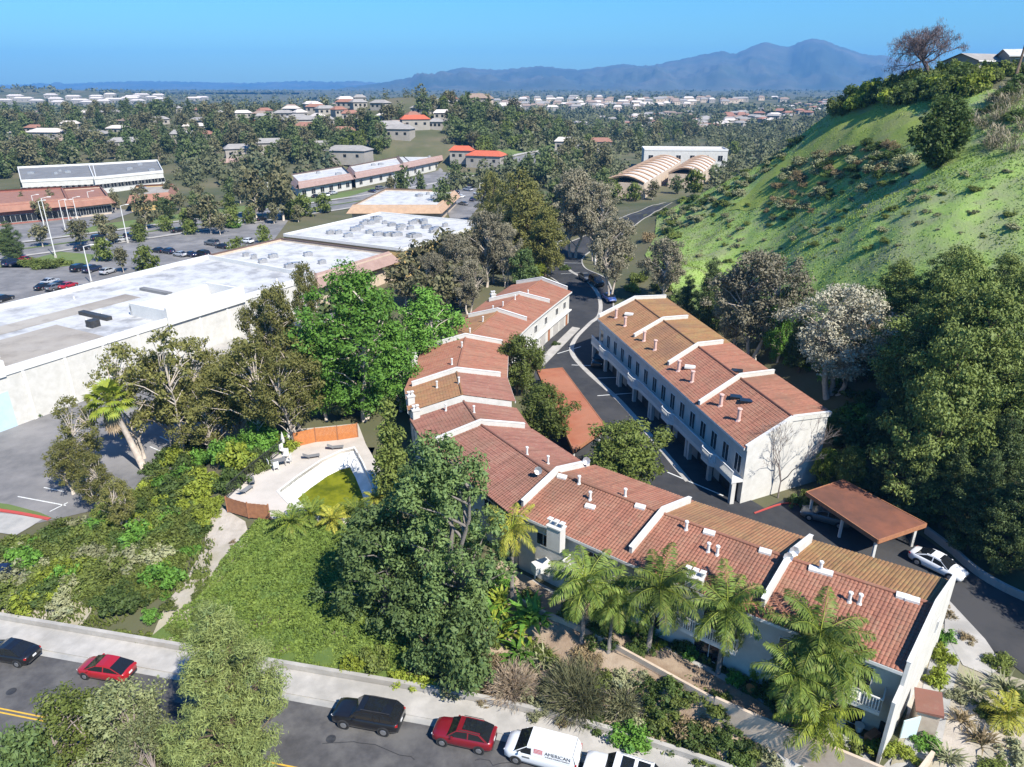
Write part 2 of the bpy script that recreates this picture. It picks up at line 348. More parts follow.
# ------------------------------------------------------------------ mesh helpers
class MB:
    def __init__(s):
        s.v, s.f, s.mi, s.uv = [], [], [], {}
    def vert(s, p): s.v.append(tuple(p)); return len(s.v) - 1
    def poly(s, pts, mi=0, uv=None):
        i = len(s.v); s.v.extend(tuple(p) for p in pts)
        s.f.append(tuple(range(i, i + len(pts)))); s.mi.append(mi)
        if uv: s.uv[len(s.f) - 1] = uv
    def box(s, c, size, rz=0.0, mi=0):
        cx, cy_, cz = c; sx, sy, sz = (q / 2 for q in size)
        ca, sa = math.cos(rz), math.sin(rz); i = len(s.v)
        for dz in (-sz, sz):
            for dx, dy in ((-sx, -sy), (sx, -sy), (sx, sy), (-sx, sy)):
                s.v.append((cx + dx * ca - dy * sa, cy_ + dx * sa + dy * ca, cz + dz))
        for q in ((3, 2, 1, 0), (4, 5, 6, 7), (0, 1, 5, 4), (1, 2, 6, 5), (2, 3, 7, 6), (3, 0, 4, 7)):
            s.f.append(tuple(i + k for k in q)); s.mi.append(mi)
    def prism(s, poly, z0, z1, mi=0, top_mi=None):
        n = len(poly); i = len(s.v)
        a = sum(poly[k][0] * poly[(k + 1) % n][1] - poly[(k + 1) % n][0] * poly[k][1] for k in range(n))
        if a < 0: poly = poly[::-1]
        zz0 = z0 if isinstance(z0, (list, tuple)) else [z0] * n
        zz1 = z1 if isinstance(z1, (list, tuple)) else [z1] * n
        if a < 0: zz0, zz1 = list(zz0)[::-1], list(zz1)[::-1]
        s.v.extend((p[0], p[1], z) for p, z in zip(poly, zz0)); s.v.extend((p[0], p[1], z) for p, z in zip(poly, zz1))
        s.f.append(tuple(range(i + n - 1, i - 1, -1))); s.mi.append(mi)
        s.f.append(tuple(range(i + n, i + 2 * n))); s.mi.append(mi if top_mi is None else top_mi)
        for k in range(n):
            k2 = (k + 1) % n
            s.f.append((i + k, i + k2, i + n + k2, i + n + k)); s.mi.append(mi)
    def tube(s, pts, rad, n=6, mi=0, cap=True):
        i0 = len(s.v); pts = [Vector(p) for p in pts]; m = len(pts)
        if not isinstance(rad, (list, tuple)): rad = [rad] * m
        up = Vector((0.13, 0.31, 0.94))
        for k, p in enumerate(pts):
            d = (pts[min(k + 1, m - 1)] - pts[max(k - 1, 0)]).normalized()
            a = d.cross(up)
            if a.length < 1e-3: a = d.cross(Vector((1, 0, 0)))
            a.normalize(); b = d.cross(a)
            for q in range(n):
                t = 2 * math.pi * q / n
                s.v.append(tuple(p + (a * math.cos(t) + b * math.sin(t)) * rad[k]))
        for k in range(m - 1):
            for q in range(n):
                q2 = (q + 1) % n
                s.f.append((i0 + k * n + q, i0 + k * n + q2, i0 + (k + 1) * n + q2, i0 + (k + 1) * n + q)); s.mi.append(mi)
        if cap:
            s.f.append(tuple(i0 + q for q in range(n))); s.mi.append(mi)
            s.f.append(tuple(i0 + (m - 1) * n + q for q in reversed(range(n)))); s.mi.append(mi)
    def wall(s, a, b, z0, z1, th, mi=0):
        d = Vector((b[0] - a[0], b[1] - a[1], 0)); L = d.length
        s.box(((a[0] + b[0]) / 2, (a[1] + b[1]) / 2, (z0 + z1) / 2), (L, th, z1 - z0), math.atan2(d.y, d.x), mi)
    def mesh(s, name, mats, origin=(0, 0, 0), smooth=False):
        me = bpy.data.meshes.new(name)
        ox, oy, oz = origin
        me.from_pydata([(x - ox, y - oy, z - oz) for x, y, z in s.v], [], s.f)
        for m in (mats if isinstance(mats, (list, tuple)) else [mats]): me.materials.append(m)
        me.polygons.foreach_set('material_index', s.mi)
        if smooth: me.polygons.foreach_set('use_smooth', [True] * len(s.f))
        if s.uv:
            l = me.uv_layers.new(name='UVMap')
            for fi, uv in s.uv.items():
                for li, q in zip(me.polygons[fi].loop_indices, uv): l.data[li].uv = q
        me.update()
        return me
    def build(s, name, mats, parent=None, origin=(0, 0, 0), smooth=False):
        o = bpy.data.objects.new(name, s.mesh(name, mats, origin, smooth)); COL.objects.link(o)
        o.parent = parent
        if parent is None: o.location = origin
        return o
def tag(o, label=None, cat=None, group=None, kind=None):
    for k, v in (('label', label), ('category', cat), ('group', group), ('kind', kind)):
        if v: o[k] = v
    return o
def thing(name, label, cat, loc=(0, 0, 0), rz=0.0, group=None, scale=None):
    o = bpy.data.objects.new(name, None); COL.objects.link(o)
    o.empty_display_size = 0.3
    o.location = loc; o.rotation_euler = (0, 0, rz)
    if scale: o.scale = scale if isinstance(scale, tuple) else (scale,) * 3
    return tag(o, label, cat, group)
def child(name, me, parent, loc=(0, 0, 0), rz=0.0):
    o = bpy.data.objects.new(name, me); COL.objects.link(o); o.parent = parent
    o.location = loc; o.rotation_euler = (0, 0, rz)
    return o
def quads_mesh(name, Q, m, smooth=False):
    """Q: (n,4,3) array of quads -> mesh"""
    n = len(Q); me = bpy.data.meshes.new(name)
    me.vertices.add(n * 4); me.vertices.foreach_set('co', np.ascontiguousarray(Q, dtype=np.float32).ravel())
    me.loops.add(n * 4); me.loops.foreach_set('vertex_index', np.arange(n * 4, dtype=np.int32))
    me.polygons.add(n); me.polygons.foreach_set('loop_start', np.arange(0, n * 4, 4, dtype=np.int32))
    for q in (m if isinstance(m, (list, tuple)) else [m]): me.materials.append(q)
    me.update(calc_edges=True)
    return me
def struct(o): o['kind'] = 'structure'; return o
def drape(name, poly, off, m, step=2.0, kind='structure', fz=None):
    """a sheet that follows the ground, cut to an outline"""
    bm = bmesh.new()
    vs = [bm.verts.new((p[0], p[1], 0)) for p in poly]
    f = bm.faces.new(vs)
    bmesh.ops.triangulate(bm, faces=[f])
    xs = [p[0] for p in poly]; ys = [p[1] for p in poly]
    for lo, hi, ax in ((min(xs), max(xs), 0), (min(ys), max(ys), 1)):
        q = lo + step
        while q < hi:
            co = (q, 0, 0) if ax == 0 else (0, q, 0); no = (1, 0, 0) if ax == 0 else (0, 1, 0)
            bmesh.ops.bisect_plane(bm, geom=bm.verts[:] + bm.edges[:] + bm.faces[:], plane_co=co, plane_no=no)
            q += step
    a = np.array([v.co for v in bm.verts])
    h = H(a[:, 0], a[:, 1]) if fz is None else np.full(len(a), fz)
    for v, z in zip(bm.verts, h): v.co.z = z + off
    bmesh.ops.recalc_face_normals(bm, faces=bm.faces[:])
    for f in bm.faces:
        if f.normal.z < 0: f.normal_flip()
        f.smooth = True
    me = bpy.data.meshes.new(name); bm.to_mesh(me); bm.free()
    me.materials.append(m)
    o = bpy.data.objects.new(name, me); COL.objects.link(o)
    if kind: o['kind'] = kind
    return o
def spline(pts, n=8):
    pts = [np.array(p, float) for p in pts]; out_ = []
    q = [2 * pts[0] - pts[1]] + pts + [2 * pts[-1] - pts[-2]]
    for i in range(1, len(q) - 2):
        for t in np.linspace(0, 1, n, endpoint=False):
            a, b, c_, d = q[i - 1:i + 3]
            out_.append(0.5 * (2 * b + (c_ - a) * t + (2 * a - 5 * b + 4 * c_ - d) * t * t + (3 * b - a - 3 * c_ + d) * t ** 3))
    out_.append(pts[-1])
    return out_
def ribbon(name, line, w0, w1, off, m, kind='structure', across=4, thick=0.0):
    """a strip along a line from w0 to w1 metres left of it, on the ground"""
    ln = np.array([p[:2] for p in line]); d = np.gradient(ln, axis=0); d /= np.linalg.norm(d, axis=1)[:, None]
    nrm = np.stack([-d[:, 1], d[:, 0]], 1)
    V, Fq = [], []
    ws = np.linspace(w0, w1, across + 1)
    for wv in ws:
        q = ln + nrm * wv
        h = H(q[:, 0], q[:, 1]) + off
        V.append(np.column_stack([q, h]))
    V = np.stack(V, 1)
    mb = MB(); n, k = V.shape[:2]
    mb.v = [tuple(p) for p in V.reshape(-1, 3)]
    for i in range(n - 1):
        for j in range(k - 1):
            mb.f.append((i * k + j, (i + 1) * k + j, (i + 1) * k + j + 1, i * k + j + 1)); mb.mi.append(0)
    if thick:
        b0 = len(mb.v)
        mb.v += [(x, y, z - thick) for x, y, z in mb.v]
        for i in range(n - 1):
            for j in (0, k - 1):
                q = (i * k + j, (i + 1) * k + j, b0 + (i + 1) * k + j, b0 + i * k + j)
                mb.f.append(q); mb.mi.append(0)
    o = mb.build(name, m)
    bm = bmesh.new(); bm.from_mesh(o.data); bmesh.ops.recalc_face_normals(bm, faces=bm.faces[:])
    if not thick and sum(f.normal.z for f in bm.faces) < 0:
        for f in bm.faces: f.normal_flip()
    bm.to_mesh(o.data); bm.free()
    if kind: o['kind'] = kind
    return o

# ================================================================== GROUND
POOL = [P2(279,492,3), P2(297,478,3), P2(322,461,3), P2(341,452,3), P2(354,449,3), P2(362,463,3), P2(372,486,3), P2(376,503,3), P2(352,519,3), P2(318,520,3), P2(292,506,3)]
def make_terrain():
    def axis(lo, f0, f1, hi, st, grow):
        a = list(np.arange(f0, f1 + st, st)); d = st; v = a[-1]
        while v < hi: d *= grow; v += d; a.append(v)
        d = st; v = a[0]; pre = []
        while v > lo: d *= grow; v -= d; pre.append(v)
        return np.array(pre[::-1] + a)
    xs = axis(-8500, -75, 110, 8500, 1.3, 1.10); ys = axis(-250, 15, 235, 10500, 1.3, 1.07)
    X, Y = np.meshgrid(xs, ys)
    Z = H(X.ravel(), Y.ravel()).reshape(X.shape)
    n, m = X.shape
    V = np.column_stack([X.ravel(), Y.ravel(), Z.ravel()])
    idx = np.arange(n * m).reshape(n, m)
    F = np.stack([idx[:-1, :-1], idx[:-1, 1:], idx[1:, 1:], idx[1:, :-1]], -1).reshape(-1, 4)
    c = V[F].mean(1)
    pc = np.mean(POOL, axis=0); big = [(pc[0] + (p[0] - pc[0]) * 1.0, pc[1] + (p[1] - pc[1]) * 1.0) for p in POOL]
    near = poly_dist(c[:, 0], c[:, 1], big) < 1.6
    F = F[~near]
    me = bpy.data.meshes.new('ground'); me.from_pydata(V.tolist(), [], F.tolist())
    me.polygons.foreach_set('use_smooth', [True] * len(F)); me.materials.append(MT['terrain']); me.update()
    o = bpy.data.objects.new('ground', me); COL.objects.link(o); struct(o)
make_terrain()

def mountains(name, prof, depth, base_drop, seed, rough):
    rng = np.random.default_rng(seed)
    px = np.linspace(prof[0][0], prof[-1][0], 260)
    py = np.interp(px, [p[0] for p in prof], [p[1] for p in prof]) + rng.normal(0, 0.35, 260)
    rows = 26; V = []
    ph = rng.uniform(0, 6.28, 12); fr = rng.uniform(0.02, 0.28, 12); am = 1 / (0.3 + fr * 12)
    rid = sum(a * np.sin(px * f + p) for a, f, p in zip(am, fr, ph)); rid /= np.abs(rid).max()
    top = np.array([Dp(a, b, depth) for a, b in zip(px, py)])
    for r in range(rows):
        t = r / (rows - 1)
        y = top[:, 1] - base_drop * (1 - t)
        sc_ = y / top[:, 1]
        sh = 1.0 + 0.25 * np.sin(px * 0.11 + 5 * t + ph[0]) * (1 - t)
        wob = 0
        for q in range(14):
            f_ = .05 * 1.33 ** q; wob = wob + np.sin(px * f_ * math.cos(q * 2.4 + 1) + t * (60 * f_ + 3) * math.sin(q * 2.4 + 1) + ph[q % 12] * (1 + q)) / (1 + q * .45)
        wob = rough * .42 * (1 - abs(2 * t - 1)) * np.clip(np.minimum(1, (px - px[0]) / 60), 0, 1) * (wob + 0.5 * np.abs(np.sin(px * .13 + 3 * t + ph[3])))
        h = 24 + (top[:, 2] - 24) * t ** (1.25 * sh) + wob
        V.append(np.column_stack([top[:, 0] * sc_, y, np.maximum(h, 20)]))
    V.append(np.column_stack([top[:, 0] * 1.15, top[:, 1] + 1200, np.full(260, 15)]))
    V = np.array(V); n, m = V.shape[:2]; mb = MB(); mb.v = [tuple(p) for p in V.reshape(-1, 3)]
    for i in range(n - 1):
        for j in range(m - 1):
            mb.f.append((i * m + j, i * m + j + 1, (i + 1) * m + j + 1, (i + 1) * m + j)); mb.mi.append(0)
    struct(mb.build(name, MT['mountain'], smooth=True))
mountains('mountains', [(330,90),(375,84),(400,79),(440,73),(462,67),(480,69),(500,70),(540,66),(580,70),(600,67),(622,64),(650,66),(672,61),(690,57),(705,54),(722,51),(736,54),(752,46),(766,42),(776,45),(788,47),(800,42),(812,38),(824,40),(840,46),(860,53),(875,56),(885,55),(900,60),(940,70),(1000,76),(1060,80)], 6600, 2300, 3, 60)
mountains('mountains', [(-80,86),(0,85),(60,84),(110,82),(150,81),(200,82),(250,83),(300,81),(350,82),(400,83),(450,85),(500,88)], 10200, 2200, 5, 50)
# low hazy hill band on the left horizon
mountains('hills', [(-120,93),(-40,92),(0,91.5),(60,92.5),(120,95),(180,96),(240,97),(300,97)], 3600, 700, 9, 6)

# ------------------------------------------------------------------ haze: even air over the whole place
hz = MB(); hz.box((0, 5100, 247), (17600, 10900, 500))
hb = NB('haze air')
pv = hb.n('ShaderNodeVolumePrincipled')
pv.inputs['Color'].default_value = (0.15, 0.48, 1.0, 1); pv.inputs['Density'].default_value = 0.00011; pv.inputs['Anisotropy'].default_value = 0.0
pv.inputs['Density Attribute'].default_value = ''; pv.inputs['Temperature Attribute'].default_value = ''; pv.inputs['Color Attribute'].default_value = ''
hb.l(pv.outputs[0], hb.out.inputs['Volume'])
hb.m.cycles.homogeneous_volume = True
haze = hz.build('haze', hb.m); haze['kind'] = 'stuff'

# ------------------------------------------------------------------ front street
def sline(b, a0=-62, a1=48, n=56): return [S(a, b) for a in np.linspace(a0, a1, n)]
ribbon('street', sline(0), 0.0, -13.0, 0.03, MT['asphalt'], across=6)
ribbon('kerb', sline(0), 0.0, 0.32, 0.14, MT['concrete'], across=1, thick=0.14)
ribbon('gutter', sline(0), -0.55, 0.0, 0.036, MT['concrete_grey'], across=1)
ribbon('pavement', sline(0), 0.32, 2.25, 0.13, MT['concrete'], across=3, thick=0.1)
for b in (-5.75, -6.05):
    ribbon('road_marking', sline(b), -0.06, 0.06, 0.040, MT['yellow'], across=1)
ribbon('pavement', sline(-13.0), -2.2, 0.0, 0.13, MT['concrete'], across=3, thick=0.13)
for k, (a, b) in enumerate(((-22, -4.2), (4, -3.1), (14, -8.6), (-38, -3.4))):
    x, y = S(a, b); mb = MB(); mb.tube([(x, y, .0), (x, y, .043)], .36, 16); struct(mb.build('manhole_cover', MT['dark']))
CRK = mat('bitumen crack filler', (0.03, 0.03, 0.032), rough=.8)
rc_ = random.Random(5)
for k in range(11):
    a, b = rc_.uniform(-50, 36), rc_.uniform(-11, -1); pts = []
    for j in range(9): pts.append(S(a, b)); a += rc_.uniform(.3, 1.3); b += rc_.uniform(-.35, .35)
    ribbon('road_crack', pts, -.03, .03, .042, CRK, across=1)
for a, b, l_, w_ in ((-12, -3.2, 5, 1.4), (20, -7.5, 7, 1.6), (-33, -9, 4, 2)):
    ribbon('road_patch', [S(a + l_ * t / 6, b) for t in range(7)], -w_ / 2, w_ / 2, .036, MT['asphalt_dark'], across=2)
for k in range(36):
    a = -60 + 3.0 * k; p, q = S(a, .34), S(a, 2.2); mb = MB(); mb.wall(p, q, .10, .134 , .025); struct(mb.build('pavement_joint', MT['concrete_grey']))
# low retaining wall behind the pavement
mb = MB(); L = sline(2.45, -60, 33, 70)
for a, b in zip(L[:-1], L[1:]):
    za = Hs(*a); mb.wall(a, b, za - 0.4, 0.62, 0.34)
tag(mb.build('retaining_wall', MT['concrete']), 'low pale concrete retaining wall running behind the street pavement', 'wall')

# ------------------------------------------------------------------ driveway and court between the terraces
COURT = [(5.2,111),(4.0,104),(3.0,97),(4.0,84),(6.2,70),(8.8,64.4),(17,57.2),(25.5,51),(34.2,46.0),(36.5,44.3),(38.0,39.5),(42,33),(70,20),(90,40),(60,42.6),(47,46.2),(43.0,48.4),(41,52.5),(39.6,57.5),(35.6,65),(30,65.2),(26,62.6),(24.0,66),(20.3,84),(15.5,106),(14.6,113)]
drape('driveway', COURT, 0.05, MT['asphalt_dark'], 2.5)
RD = spline([(10.2,108),(11.2,122),(15,134),(15.6,150),(12.6,165),(13.4,180),(19,193),(30,206),(44,220),(62,240),(80,268)], 8)
ribbon('driveway', RD, -4.6, 5.2, 0.055, MT['asphalt_dark'], across=6)
ribbon('kerb', RD, 5.2, 5.5, 0.17, MT['concrete'], across=1, thick=0.2)
ribbon('kerb', RD[8:], -4.9, -4.6, 0.17, MT['concrete'], across=1, thick=0.2)
GUT = spline([(19.4,68),(17.2,79),(14.8,90),(11.4,101),(9.8,109),(10.9,116),(14.0,124),(16.8,131),(17.6,140),(16.2,152),(13.9,162),(12.6,172)], 6)
ribbon('gutter', GUT, -0.38, 0.38, 0.066, MT['concrete'], across=2)
for a, b in (((7.4,108.6),(11.5,112)),((9.3,103.5),(14.2,103.0)),((12.4,98),(16.2,98.4)),((12.0,91.5),(17.4,92.5)),((12.5,174),(17.2,172.5)),((11.2,160.4),(15.5,160.6)),((17.5,70.0),(22.4,65.0))):
    ribbon('road_marking', spline([a, b], 6), -0.09, 0.09, 0.064, MT['whitepaint'], across=1)
# entry walk beside the end house
drape('path', [P2(872,585,3),P2(903,596,3),P2(938,622,3),P2(960,660,2.8),P2(950,700,2.4),P2(935,767,1.8),P2(905,790,1.5),P2(888,790,1.5),P2(915,715,2.2),P2(930,660,2.8),P2(905,618,3),P2(865,603,3)], 0.07, MT['concrete_grey'], 1.5)
drape('path', [P2(946,598,3),P2(985,640,3),P2(1003,668,2.9),P2(988,680,2.7),P2(962,668,2.8),P2(944,632,3)], 0.09, MT['concrete'], 1.5)
drape('dirt', [P2(905,600,3),P2(948,610,3),P2(965,665,2.8),P2(1040,690,2.6),P2(1040,800,1.5),P2(880,800,1.5),P2(905,720,2.2)], 0.035, MT['paledirt'], 0.8)
mb = MB()
for a, b in zip(*(lambda q: (q[:-1], q[1:]))(spline([P2(925,533,3), P2(950,552,3), P2(975,574,3), P2(1005,592,3), P2(1050,612,3)], 4))):
    mb.wall(a, b, 2.6, 3.75, 0.3)
tag(mb.build('boundary_wall', MT['concrete_grey']), 'grey concrete wall curving beside the driveway under the dark pines', 'wall')
mb = MB()
for a, b in zip(*(lambda q: (q[:-1], q[1:]))(spline([(24.6,61.6),(28.2,63.4),(30.2,63.0)], 4))): mb.wall(a, b, 2.9, 3.16, 0.14)
struct(mb.build('kerb', MT['redpaint']))
# dirt yard and walk in front of the near terrace
drape('dirt', [P2(500,560,3),P2(560,600,3),P2(640,640,2.5),P2(770,720,2),P2(850,767,1.5),P2(830,790,1),P2(700,775,.4),P2(640,745,.6),P2(560,700,1.5),P2(470,640,2)], 0.12, MT['dirt'], 0.8)
YW = spline([P2(560,625,2.6), P2(630,655,2.4), P2(690,690,2.1), P2(745,722,1.8), P2(790,760,1.4)], 6)
ribbon('path', YW, -1.1, 1.1, 0.17, MT['dirt'], across=3)
drape('path', [P2(762,738,1.6),P2(782,726,1.6),P2(812,760,1.2),P2(800,772,1.2),P2(776,767,1.2)], 0.2, MT['concrete'], 1.5)

# ------------------------------------------------------------------ warehouse car park and the lots beyond
drape('car_park', LOT[:6] + [(-45,146),(-52,120),(-66,95),(-80,70)], 0.05, MT['asphalt_old'], 4)
for (a, b) in ((P2(18,497,0),P2(66,506,0)),(P2(44,488,0),P2(64,492,0)),(P2(50,512,0),P2(68,503,0)),(P2(160,437,0),P2(176,445,0)),(P2(150,447,0),P2(168,455,0))):
    ribbon('road_marking', spline([a, b], 6), -0.08, 0.08, 0.075, MT['whitepaint'], across=1)
ribbon('kerb', spline([P2(-20,508,0), P2(20,514,0), P2(50,520,0)], 5), -0.2, 0.2, 0.16, MT['redpaint'], across=1, thick=0.16)
drape('verge', [P2(-20,506,0),P2(20,512,0),P2(56,520,0),P2(40,513,0),P2(10,505,0),P2(-20,501,0)], 0.08, MT['verge'], 2)
ribbon('road', spline([P2(-40,520,0), P2(0,523,0), P2(30,528,0)], 5), -1.6, 1.6, 0.09, MT['concrete_grey'], across=2)
drape('car_park', [(-62,152),(-96,104),(-150,110),(-190,200),(-146,192),(-110,232),(-80,262)], 0.05, MT['asphalt_old'], 6)
BV = spline([(-260,120),(-190,158),(-142,203),(-104,246),(-69,289),(-40,330),(-14,376),(14,425),(50,470)], 8)
ribbon('road', BV, -10, 9, 0.09, MT['asphalt_old'], across=6)
ribbon('pavement', BV, 10, 12.5, 0.2, MT['concrete'], across=2)
ribbon('verge', BV, 12.5, 26, 0.12, MT['verge'], across=6)
ribbon('pavement', BV, -12, -10, 0.2, MT['concrete'], across=2)
ribbon('verge', BV, -0.9, 0.9, 0.16, MT['verge'], across=2)
ribbon('road', spline([(-146,206),(-175,222),(-230,235)], 6), -6, 6, 0.10, MT['asphalt_old'], across=3)
drape('car_park', [P2(0,243,0),P2(50,240,0),P2(95,226,0),P2(135,212,0),P2(100,205,0),P2(40,214,0),P2(-40,225,0)], 0.14, MT['asphalt_old'], 8)
drape('car_park', [P2(345,198,0),P2(440,170,0),P2(478,178,0),P2(488,200,0),P2(470,222,0),P2(455,232,0),P2(440,200,0)], 0.14, MT['asphalt_old'], 8)
drape('verge', [P2(0,262,0),P2(52,268,0),P2(88,264,0),P2(96,255,0),P2(60,252,0),P2(0,268,0)], 0.12, MT['verge'], 6)

# ------------------------------------------------------------------ hillside and slopes
def G(px, py): return ground_at(px, py)[:2]
drape('hillside_field', [(33,120),(31,150),(33,175),(38,190),(41,204),(50,207),(60,203),(72,198),(84,176),(92,140),(86,110),(82,80),(80,45),(66,40),(60,50),(52,70),(44,95),(38,108)], 0.22, MT['hillgrass'], 1.3)
drape('hilltop_field', [G(728,212),G(770,172),G(822,132),G(870,112),G(905,112),G(955,125),G(900,150),G(850,175),G(800,200)], 0.34, MT['hillgrass2'], 1.3)
COVER = [S(-15.5,2.7),S(-9,2.7),S(0,2.7),S(6.5,2.7),(-5,47),(-8,52),(-12.5,57.5),(-17,59.2),(-21.5,60.5),(-25.5,60.5),(-27,57),(-27.5,50)]
drape('slope', COVER, 0.08, MT['covergrnd'], 1.5)
drape('dirt', [P2(222,508,3),P2(245,520,3),P2(252,548,2),P2(225,585,1.2),P2(190,625,.7),P2(160,645,.6),P2(150,632,.7),P2(185,590,1),P2(205,545,2),P2(205,515,2.8)], 0.10, MT['paledirt'], 1.5)
drape('dirt', [S(-60,2.7),S(-22,2.7),S(-22,5.2),S(-60,4.2)], 0.06, MT['paledirt'], 2)

# ------------------------------------------------------------------ pool terrace
DECK = [P2(227,497,3),P2(250,472,3),P2(293,440,3),P2(296,430,3),P2(358,424,3),P2(366,445,3),P2(398,500,3),P2(374,521,3), P2(320,525,3), P2(272,519,3)]
def make_deck():
    bm = bmesh.new()
    pc = np.mean(POOL, axis=0)
    for loop in (DECK, POOL):
        vs = [bm.verts.new((p[0], p[1], 3.10)) for p in loop]
        for i in range(len(vs)): bm.edges.new((vs[i], vs[(i + 1) % len(vs)]))
    bmesh.ops.triangle_fill(bm, use_beauty=True, edges=bm.edges[:])
    r = bmesh.ops.extrude_face_region(bm, geom=bm.faces[:])
    for v in [g for g in r['geom'] if isinstance(g, bmesh.types.BMVert)]: v.co.z -= 0.35
    bmesh.ops.recalc_face_normals(bm, faces=bm.faces[:])
    me = bpy.data.meshes.new('pool_deck'); bm.to_mesh(me); bm.free(); me.materials.append(MT['deck'])
    o = bpy.data.objects.new('pool_deck', me); COL.objects.link(o); struct(o)
    pr = thing('swimming_pool', 'half drained white plaster swimming pool with green algae water', 'swimming pool', (pc[0], pc[1], 3.1))
    deep = np.array(P2(338,497,2)); n = len(POOL); mb = MB(); rings = []
    for k, (t, z) in enumerate(((1.0, 3.11), (1.0, 2.75), (0.90, 2.5), (0.55, 1.75), (0.3, 1.15))):
        rings.append([(deep[0] + (p[0] - deep[0]) * t, deep[1] + (p[1] - deep[1]) * t, z) for p in POOL])
    for a, b in zip(rings[:-1], rings[1:]):
        for i in range(n):
            j = (i + 1) % n; mb.poly([a[i], a[j], b[j], b[i]])
    mb.poly(rings[-1])
    mb.build('basin', MT['plaster'], pr, (pc[0], pc[1], 3.1))
    cp = MB()
    for i in range(n):
        j = (i + 1) % n
        oi = [(pc[0] + (POOL[q][0] - pc[0]) * 1.045, pc[1] + (POOL[q][1] - pc[1]) * 1.045) for q in (i, j)]
        cp.prism([POOL[i], POOL[j], oi[1], oi[0]], 3.05, 3.18)
    cp.build('coping', MT['white_trim'], pr, (pc[0], pc[1], 3.1))
    wb = NB('algae pool water'); tc = wb.n('ShaderNodeTexCoord'); q = wb.n('ShaderNodeBsdfPrincipled')
    col = wb.mix(wb.ramp(wb.noise(tc.outputs['Object'], 0.5, 5, 0.65), 0.4, 0.62), (0.19, 0.20, 0.016), (0.085, 0.105, 0.010))
    wb.l(col, q.inputs['Base Color']); q.inputs['Roughness'].default_value = 0.12; q.inputs['Specular IOR Level'].default_value = 0.4
    wb.l(wb.bump(wb.noise(tc.outputs['Object'], 3, 3), 0.08), q.inputs['Normal']); wb.l(q.outputs[0], wb.out.inputs['Surface'])
    t = 0.70
    wm = MB(); wm.poly([(deep[0] + (p[0] - deep[0]) * t, deep[1] + (p[1] - deep[1]) * t, 2.07) for p in POOL])
    wm.build('pool_water', wb.m, pr, (pc[0], pc[1], 3.1))
    # handrail at the steps
    a = np.array(P2(353,462,3.1))
    for d in (-0.5, 0.5):
        hr = MB(); hr.tube([(a[0] + d, a[1] + .8, 3.1), (a[0] + d, a[1] + .7, 3.95), (a[0] + d, a[1] - .2, 3.9), (a[0] + d, a[1] - .9, 2.8)], 0.04, 6)
        hr.build('handrail', MT['metal'], pr, (pc[0], pc[1], 3.1))
make_deck()

def board_fence(label, pts, h, m, z=3.0, name='wooden_fence'):
    t = thing(name, label, 'fence', (*pts[0], z)); org = (*pts[0], z)
    for a, b in zip(pts[:-1], pts[1:]):
        mb = MB(); d = np.array(b) - np.array(a); L_ = np.linalg.norm(d); u = d / L_; n = max(2, int(L_ / 0.16))
        for k in range(n):
            p = np.array(a) + u * (k + 0.5) * L_ / n
            mb.box((p[0], p[1], z + h / 2 + 0.04 + 0.015 * ((k * 7) % 3)), (L_ / n - 0.012, 0.03, h), math.atan2(u[1], u[0]))
        mb.build('board_panel', m, t, org)
    for p in pts:
        mb = MB(); mb.box((p[0], p[1], z + h / 2 + 0.08), (0.12, 0.12, h + 0.16)); mb.build('post', MT['wood_brown'], t, org)
board_fence('bright orange wooden fence panels behind the far side of the pool', [P2(295,447,3.1), P2(316,442,3.1), P2(338,440,3.1), P2(358,437,3.1)], 1.9, MT['wood'])
board_fence('weathered brown wooden fence at the near left corner of the pool deck', [P2(228,512,3), P2(249,518,3), P2(270,520,3)], 1.7, MT['wood_brown'])
def rail_fence(label, pts, h, z):
    t = thing('railing_fence', label, 'fence', (*pts[0], z)); org = (*pts[0], z); mb = MB(); rl = MB()
    for a, b in zip(pts[:-1], pts[1:]):
        d = np.array(b) - np.array(a); L_ = np.linalg.norm(d); n = int(L_ / 0.22)
        for k in range(n + 1):
            p = np.array(a) + d * k / n; mb.box((p[0], p[1], z + h / 2), (0.035, 0.035, h))
        rl.tube([(a[0], a[1], z + h), (b[0], b[1], z + h)], 0.045, 5); rl.tube([(a[0], a[1], z + .15), (b[0], b[1], z + .15)], 0.035, 5)
    mb.build('baluster', MT['dark'], t, org); rl.build('rail', MT['dark'], t, org)
rail_fence('dark metal picket railing along the left edge of the pool deck', [P2(228,498,3.1), P2(250,478,3.1), P2(272,460,3.1), P2(290,446,3.1)], 1.5, 3.1)

